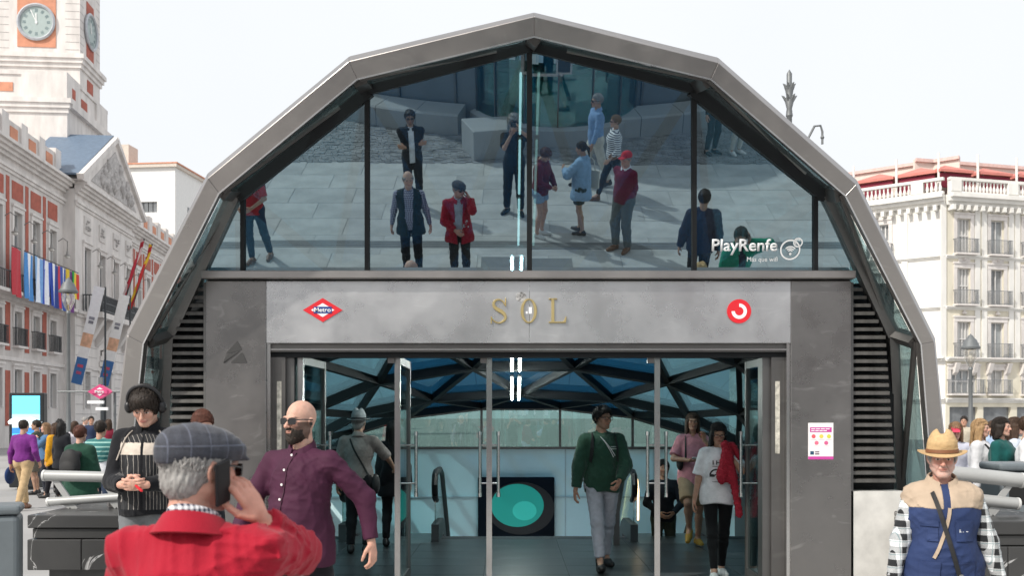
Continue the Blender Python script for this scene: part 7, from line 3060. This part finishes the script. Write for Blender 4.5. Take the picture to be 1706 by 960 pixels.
P9 = person('woman with short blond hair in a striped top and dark trousers walking', 1.86, -1.12, -98, 1.64, dict(
    sex='f', skin='light', hair='short', haircol='dblond', glasses='sun', lh=(.22, .12, .88), rh=(-.20, -.14, .92), lf=(.08, -.30, 0), rf=(-.08, .30, .03), shoe=m_shoe_br,
    tops=[dict(name='shirt', m=cloth_pattern('navy_stripe', hexc('e2e2e4'), 'stripe_h', hexc('2a3450'), sc_=(26, .38, 0)), gr=.018, hem=.88, sleeve=1.6)], legs=dict(m=cloth('20242c'))), res=.014)
f = Fld(.02).ell((-.19, -.06, .98), (.045, .09, .07))
carried(P9, f, 'waist_bag', 'small brown bag at the hip of the striped top woman', 'bag', mat('leather_brown', (.20, .10, .05), .5), .012)
P10 = person('old man in a red cap and maroon sweater with hands behind his back', 1.82, 1.28, -138, 1.72, dict(
    skin='ruddy', hair='under', haircol='grey', girth=1.05, belly=.3, lh=(.05, .20, .92), rh=(-.05, .20, .90), lpole=(1, .4, 0), rpole=(-1, .4, 0), hat=('cap', cloth('c22636'), None), shoe=m_shoe_br,
    lf=(.11, -.02, 0), rf=(-.11, .03, 0),
    tops=[dict(name='shirt', m=m_tee, gr=.004, collar=.035, hem=.95), dict(name='sweater', m=cloth('6e1738', tex='knit'), gr=.022, hem=.88, vneck=.015, neck=.062)], legs=dict(m=cloth('5a6264'), gr=.026)), res=.013)
P11 = person('dark haired man in a navy jacket seen from behind walking away', 2.77, 3.3, 10, 1.78, dict(
    skin='tan', hair='short', haircol='dark', girth=1.15, sh=1.12, lh=(.28, .02, .85), rh=(-.30, -.04, .86),
    lf=(.1, -.15, 0), rf=(-.1, .18, .02), tops=[dict(name='jacket', m=cloth('222b42'), gr=.032, hem=.84, sgr=.01, fold=.006)], legs=dict(m=cloth('1b2028'))), res=.014)
P12 = person('dark haired man in a bright green jacket with a hand to his ear', 3.02, 4.7, 165, 1.76, dict(
    skin='tan', hair='short', haircol='dark', hpitch=.15, hyaw=.35, rh=(-.11, -.05, 1.56), rpole=(-1, -.2, -.7), raim=(.1, .1, 1), rpalm=(1, 0, 0), lh=(.25, -.05, .84),
    tops=[dict(name='shirt', m=cloth('1c2436'), gr=.008), dict(name='jacket', m=cloth('0f8a6c'), gr=.03, hem=.80, open=(.05, .05), collar=.05, collar_r=.075, fold=.007)], legs=dict(m=cloth('1b2028'))), res=.014)
P13 = person('man in dark trousers standing beyond the right arch beam', 4.27, -3.98, 150, 1.78, dict(
    skin='tan', hair='short', haircol='dark', tops=[dict(name='shirt', m=cloth('2b3038'))], shoe=m_shoe_b, sole=m_shoe_w, legs=dict(m=cloth('20242c'))), res=.018)
P14 = person('person in pale trousers and white trainers beyond the right arch beam', 4.80, -3.98, 150, 1.72, dict(
    sex='f', skin='light', hair='long', haircol='brown', shoe=m_shoe_w, tops=[dict(name='shirt', m=cloth('8890a0'))], legs=dict(m=cloth('c8c4bc'))), res=.018)


# ================================================================ crowd on the left
def at(px, top, Ht, Y):
    return (px - 853) / F * Y


LC = [
    ('man in a violet shirt and beige chinos walking away with a blue bag', 40, 18.0, 172, 1.63, dict(skin='tan', hair='short', haircol='dark', girth=1.15, sh=1.12, lf=(.09, -.22, 0), rf=(-.09, .30, .04), lh=(.28, .0, .86), rh=(-.28, -.06, .92), shoe=m_shoe_br,
        tops=[dict(name='shirt', m=cloth('6f2a78'), gr=.024, hem=.93, sleeve=1.9, fold=.006)], legs=dict(m=cloth('b79d78'), gr=.018))),
    ('auburn haired person in a dark green jumper and black backpack behind the rail', 134, 12.6, 172, 1.58, dict(sex='f', skin='light', hair='short', haircol='auburn', girth=1.15, tops=[dict(name='shirt', m=cloth('1e4234'), gr=.036, hem=.74, loose=.02, sgr=.02)], legs=JEANS)),
    ('man in a white shirt with a teal striped jumper over his shoulders', 168, 14.0, 176, 1.63, dict(skin='tan', hair='short', haircol='dark', tops=[dict(name='shirt', m=m_tee, gr=.02, hem=.86, sleeve=.9), dict(name='jumper', m=cloth_pattern('teal_stripe', hexc('2a6a6a'), 'stripe_h', hexc('8fb8b0'), sc_=(16, .3, 0)), gr=.034, hem=1.12, sleeve=.5)], legs=JEANS)),
    ('woman in a mustard yellow jumper and black trousers walking', 92, 20.5, -110, 1.56, dict(sex='f', skin='tan', hair='long', haircol='brown', lf=(.08, -.2, 0), rf=(-.08, .2, .02), tops=[dict(name='shirt', m=cloth('c8901e'), gr=.036, hem=.78, loose=.02)], legs=dict(m=cloth('1c1c22')))),
    ('man in a dark olive shirt and shorts turned toward the screen', 60, 21.5, -80, 1.62, dict(skin='olive', hair='short', haircol='dark', lh=(.1, -.2, 1.3), tops=[dict(name='shirt', m=cloth('3c4638'), gr=.02, sleeve=.9)], legs=dict(m=cloth('6a6458'), len=.44, name='shorts'))),
    ('woman in a blue denim jacket holding something up to her face', 76, 21.0, -60, 1.56, dict(sex='f', skin='light', hair='long', haircol='dblond', lh=(.1, -.2, 1.38), rh=(-.1, -.2, 1.38), tops=[dict(name='shirt', m=cloth('4c6f94', tex='denim'), gr=.024)], legs=dict(m=cloth('222630')))),
    ('dark haired person in a black coat beside the yellow jumper woman', 103, 20.0, 160, 1.58, dict(sex='f', skin='tan', hair='long', haircol='black', tops=[dict(name='shirt', m=cloth('17191f'), gr=.03, hem=.72)], legs=BLACKT)),
    ('woman in a pale top near the lamp post', 125, 24.0, 175, 1.58, dict(sex='f', skin='light', hair='long', haircol='brown', tops=[dict(name='shirt', m=cloth('c4c0c8'), gr=.02)], legs=JEANS)),
    ('man in a dark blue jacket far across the square by the gate', 152, 30.0, 30, 1.70, dict(skin='tan', hair='short', haircol='dark', tops=[dict(name='shirt', m=cloth('2a3550'), gr=.03)], legs=BLACKT)),
    ('woman in a wine red coat far across the square', 181, 27.0, 200, 1.62, dict(sex='f', skin='light', hair='long', haircol='brown', tops=[dict(name='shirt', m=cloth('7a2034'), gr=.03, hem=.7)], legs=BLACKT)),
    ('person in a pale grey shirt walking past the palace gate', 142, 33.0, 90, 1.68, dict(skin='light', hair='short', haircol='grey', lf=(.09, -.2, 0), rf=(-.09, .2, 0), tops=[dict(name='shirt', m=cloth('a8a8a8'), gr=.02)], legs=JEANS)),
    ('person in a black jumper in front of the advertising screen', 100, 22.0, 185, 1.60, dict(skin='tan', hair='curly', haircol='black', tops=[dict(name='shirt', m=cloth('202228'), gr=.03)], legs=BLACKT)),
]
for i, (lb, px, Y, yw, Ht, o) in enumerate(LC):
    q = person(lb, (px - 853) / F * Y, Y, yw, Ht, o, res=.016 if i < 3 else .02)
    if i == 0:
        f = Fld(.03).ell((.32, -.03, .66), (.06, .14, .17)).cone((.30, -.03, .80), (.285, -.02, .87), .02)
        carried(q, f, 'cloth_bag', 'dark blue cloth bag in the hand of the violet shirt man', 'bag', cloth('1f3560'), .012)
    if i == 1:
        backpack(q, 'black backpack on the dark green jumper', m_strap_b)
# ================================================================ crowd on the right
m_wt = cloth('d2d2d6')
RC = [
    ('girl in a pink red hat and grey jumper behind the arch foot', 1592, 12.9, -20, 1.62, dict(sex='f', skin='light', hair='long', haircol='dblond', hpitch=.25, hat=('cap', cloth('c8405a'), None), tops=[dict(name='shirt', m=cloth('b4b6c4'), gr=.02)], legs=JEANS)),
    ('girl with long blond hair in a white jumper with a black bag strap', 1634, 12.2, 48, 1.66, dict(sex='f', skin='light', hair='long', haircol='blond', hairlen=.24, tops=[dict(name='shirt', m=m_wt, gr=.026, hem=.86)], legs=JEANS)),
    ('girl in a teal jumper with dark bobbed hair holding a wooden flute', 1669, 11.8, 42, 1.68, dict(sex='f', skin='light', hair='long', haircol='dark', hairlen=.13, lh=(.02, -.24, 1.28), lpole=(1, .2, -.8), lpalm=(-.4, .8, 0), laim=(-.6, -.1, .7), lcurl=.8, tops=[dict(name='shirt', m=cloth('155250'), gr=.022)], legs=dict(m=cloth('22242a')))),
    ('girl with long brown hair partly hidden behind the teal jumper girl', 1692, 12.9, 60, 1.68, dict(sex='f', skin='light', hair='long', haircol='brown', hairlen=.22, tops=[dict(name='shirt', m=cloth('c4ccd8'), gr=.02)], legs=JEANS)),
    ('young person in a white sweatshirt beside the blue grey bins', 1716, 11.4, 50, 1.70, dict(skin='light', hair='short', haircol='brown', tops=[dict(name='shirt', m=cloth('e0e0e2'), gr=.03)], legs=JEANS)),
    ('woman in a pale blue shirt farther back by the corner building', 1654, 16.5, 20, 1.62, dict(sex='f', skin='tan', hair='bun', haircol='brown', tops=[dict(name='shirt', m=cloth('9fb4d0'), gr=.02)], legs=JEANS)),
    ('man in a light jacket far back near the corner building', 1606, 24.0, -30, 1.70, dict(skin='tan', hair='short', haircol='dark', tops=[dict(name='shirt', m=cloth('b0a898'), gr=.03)], legs=JEANS)),
]
for i, (lb, px, Y, yw, Ht, o) in enumerate(RC):
    q = person(lb, (px - 853) / F * Y, Y, yw, Ht, o, res=.015 if i < 5 else .02)
    if i == 1:
        body_strap(q, 'shirt', [(-.10 + .22 * k / 10, 1.42 - .5 * k / 10, True) for k in range(11)], .03, m_strap_b, 'bag_strap')
    if i == 2:
        w_ = q['wri'][1]
        carried(q, Fld(.004).cone(w_ + v3(-.07, -.02, .20), w_ + v3(-.06, -.05, -.12), .011), 'wooden_flute', 'thin wooden flute in the hand of the teal jumper girl', 'flute', mat('flute_wood', (.36, .16, .07), .5), .005)
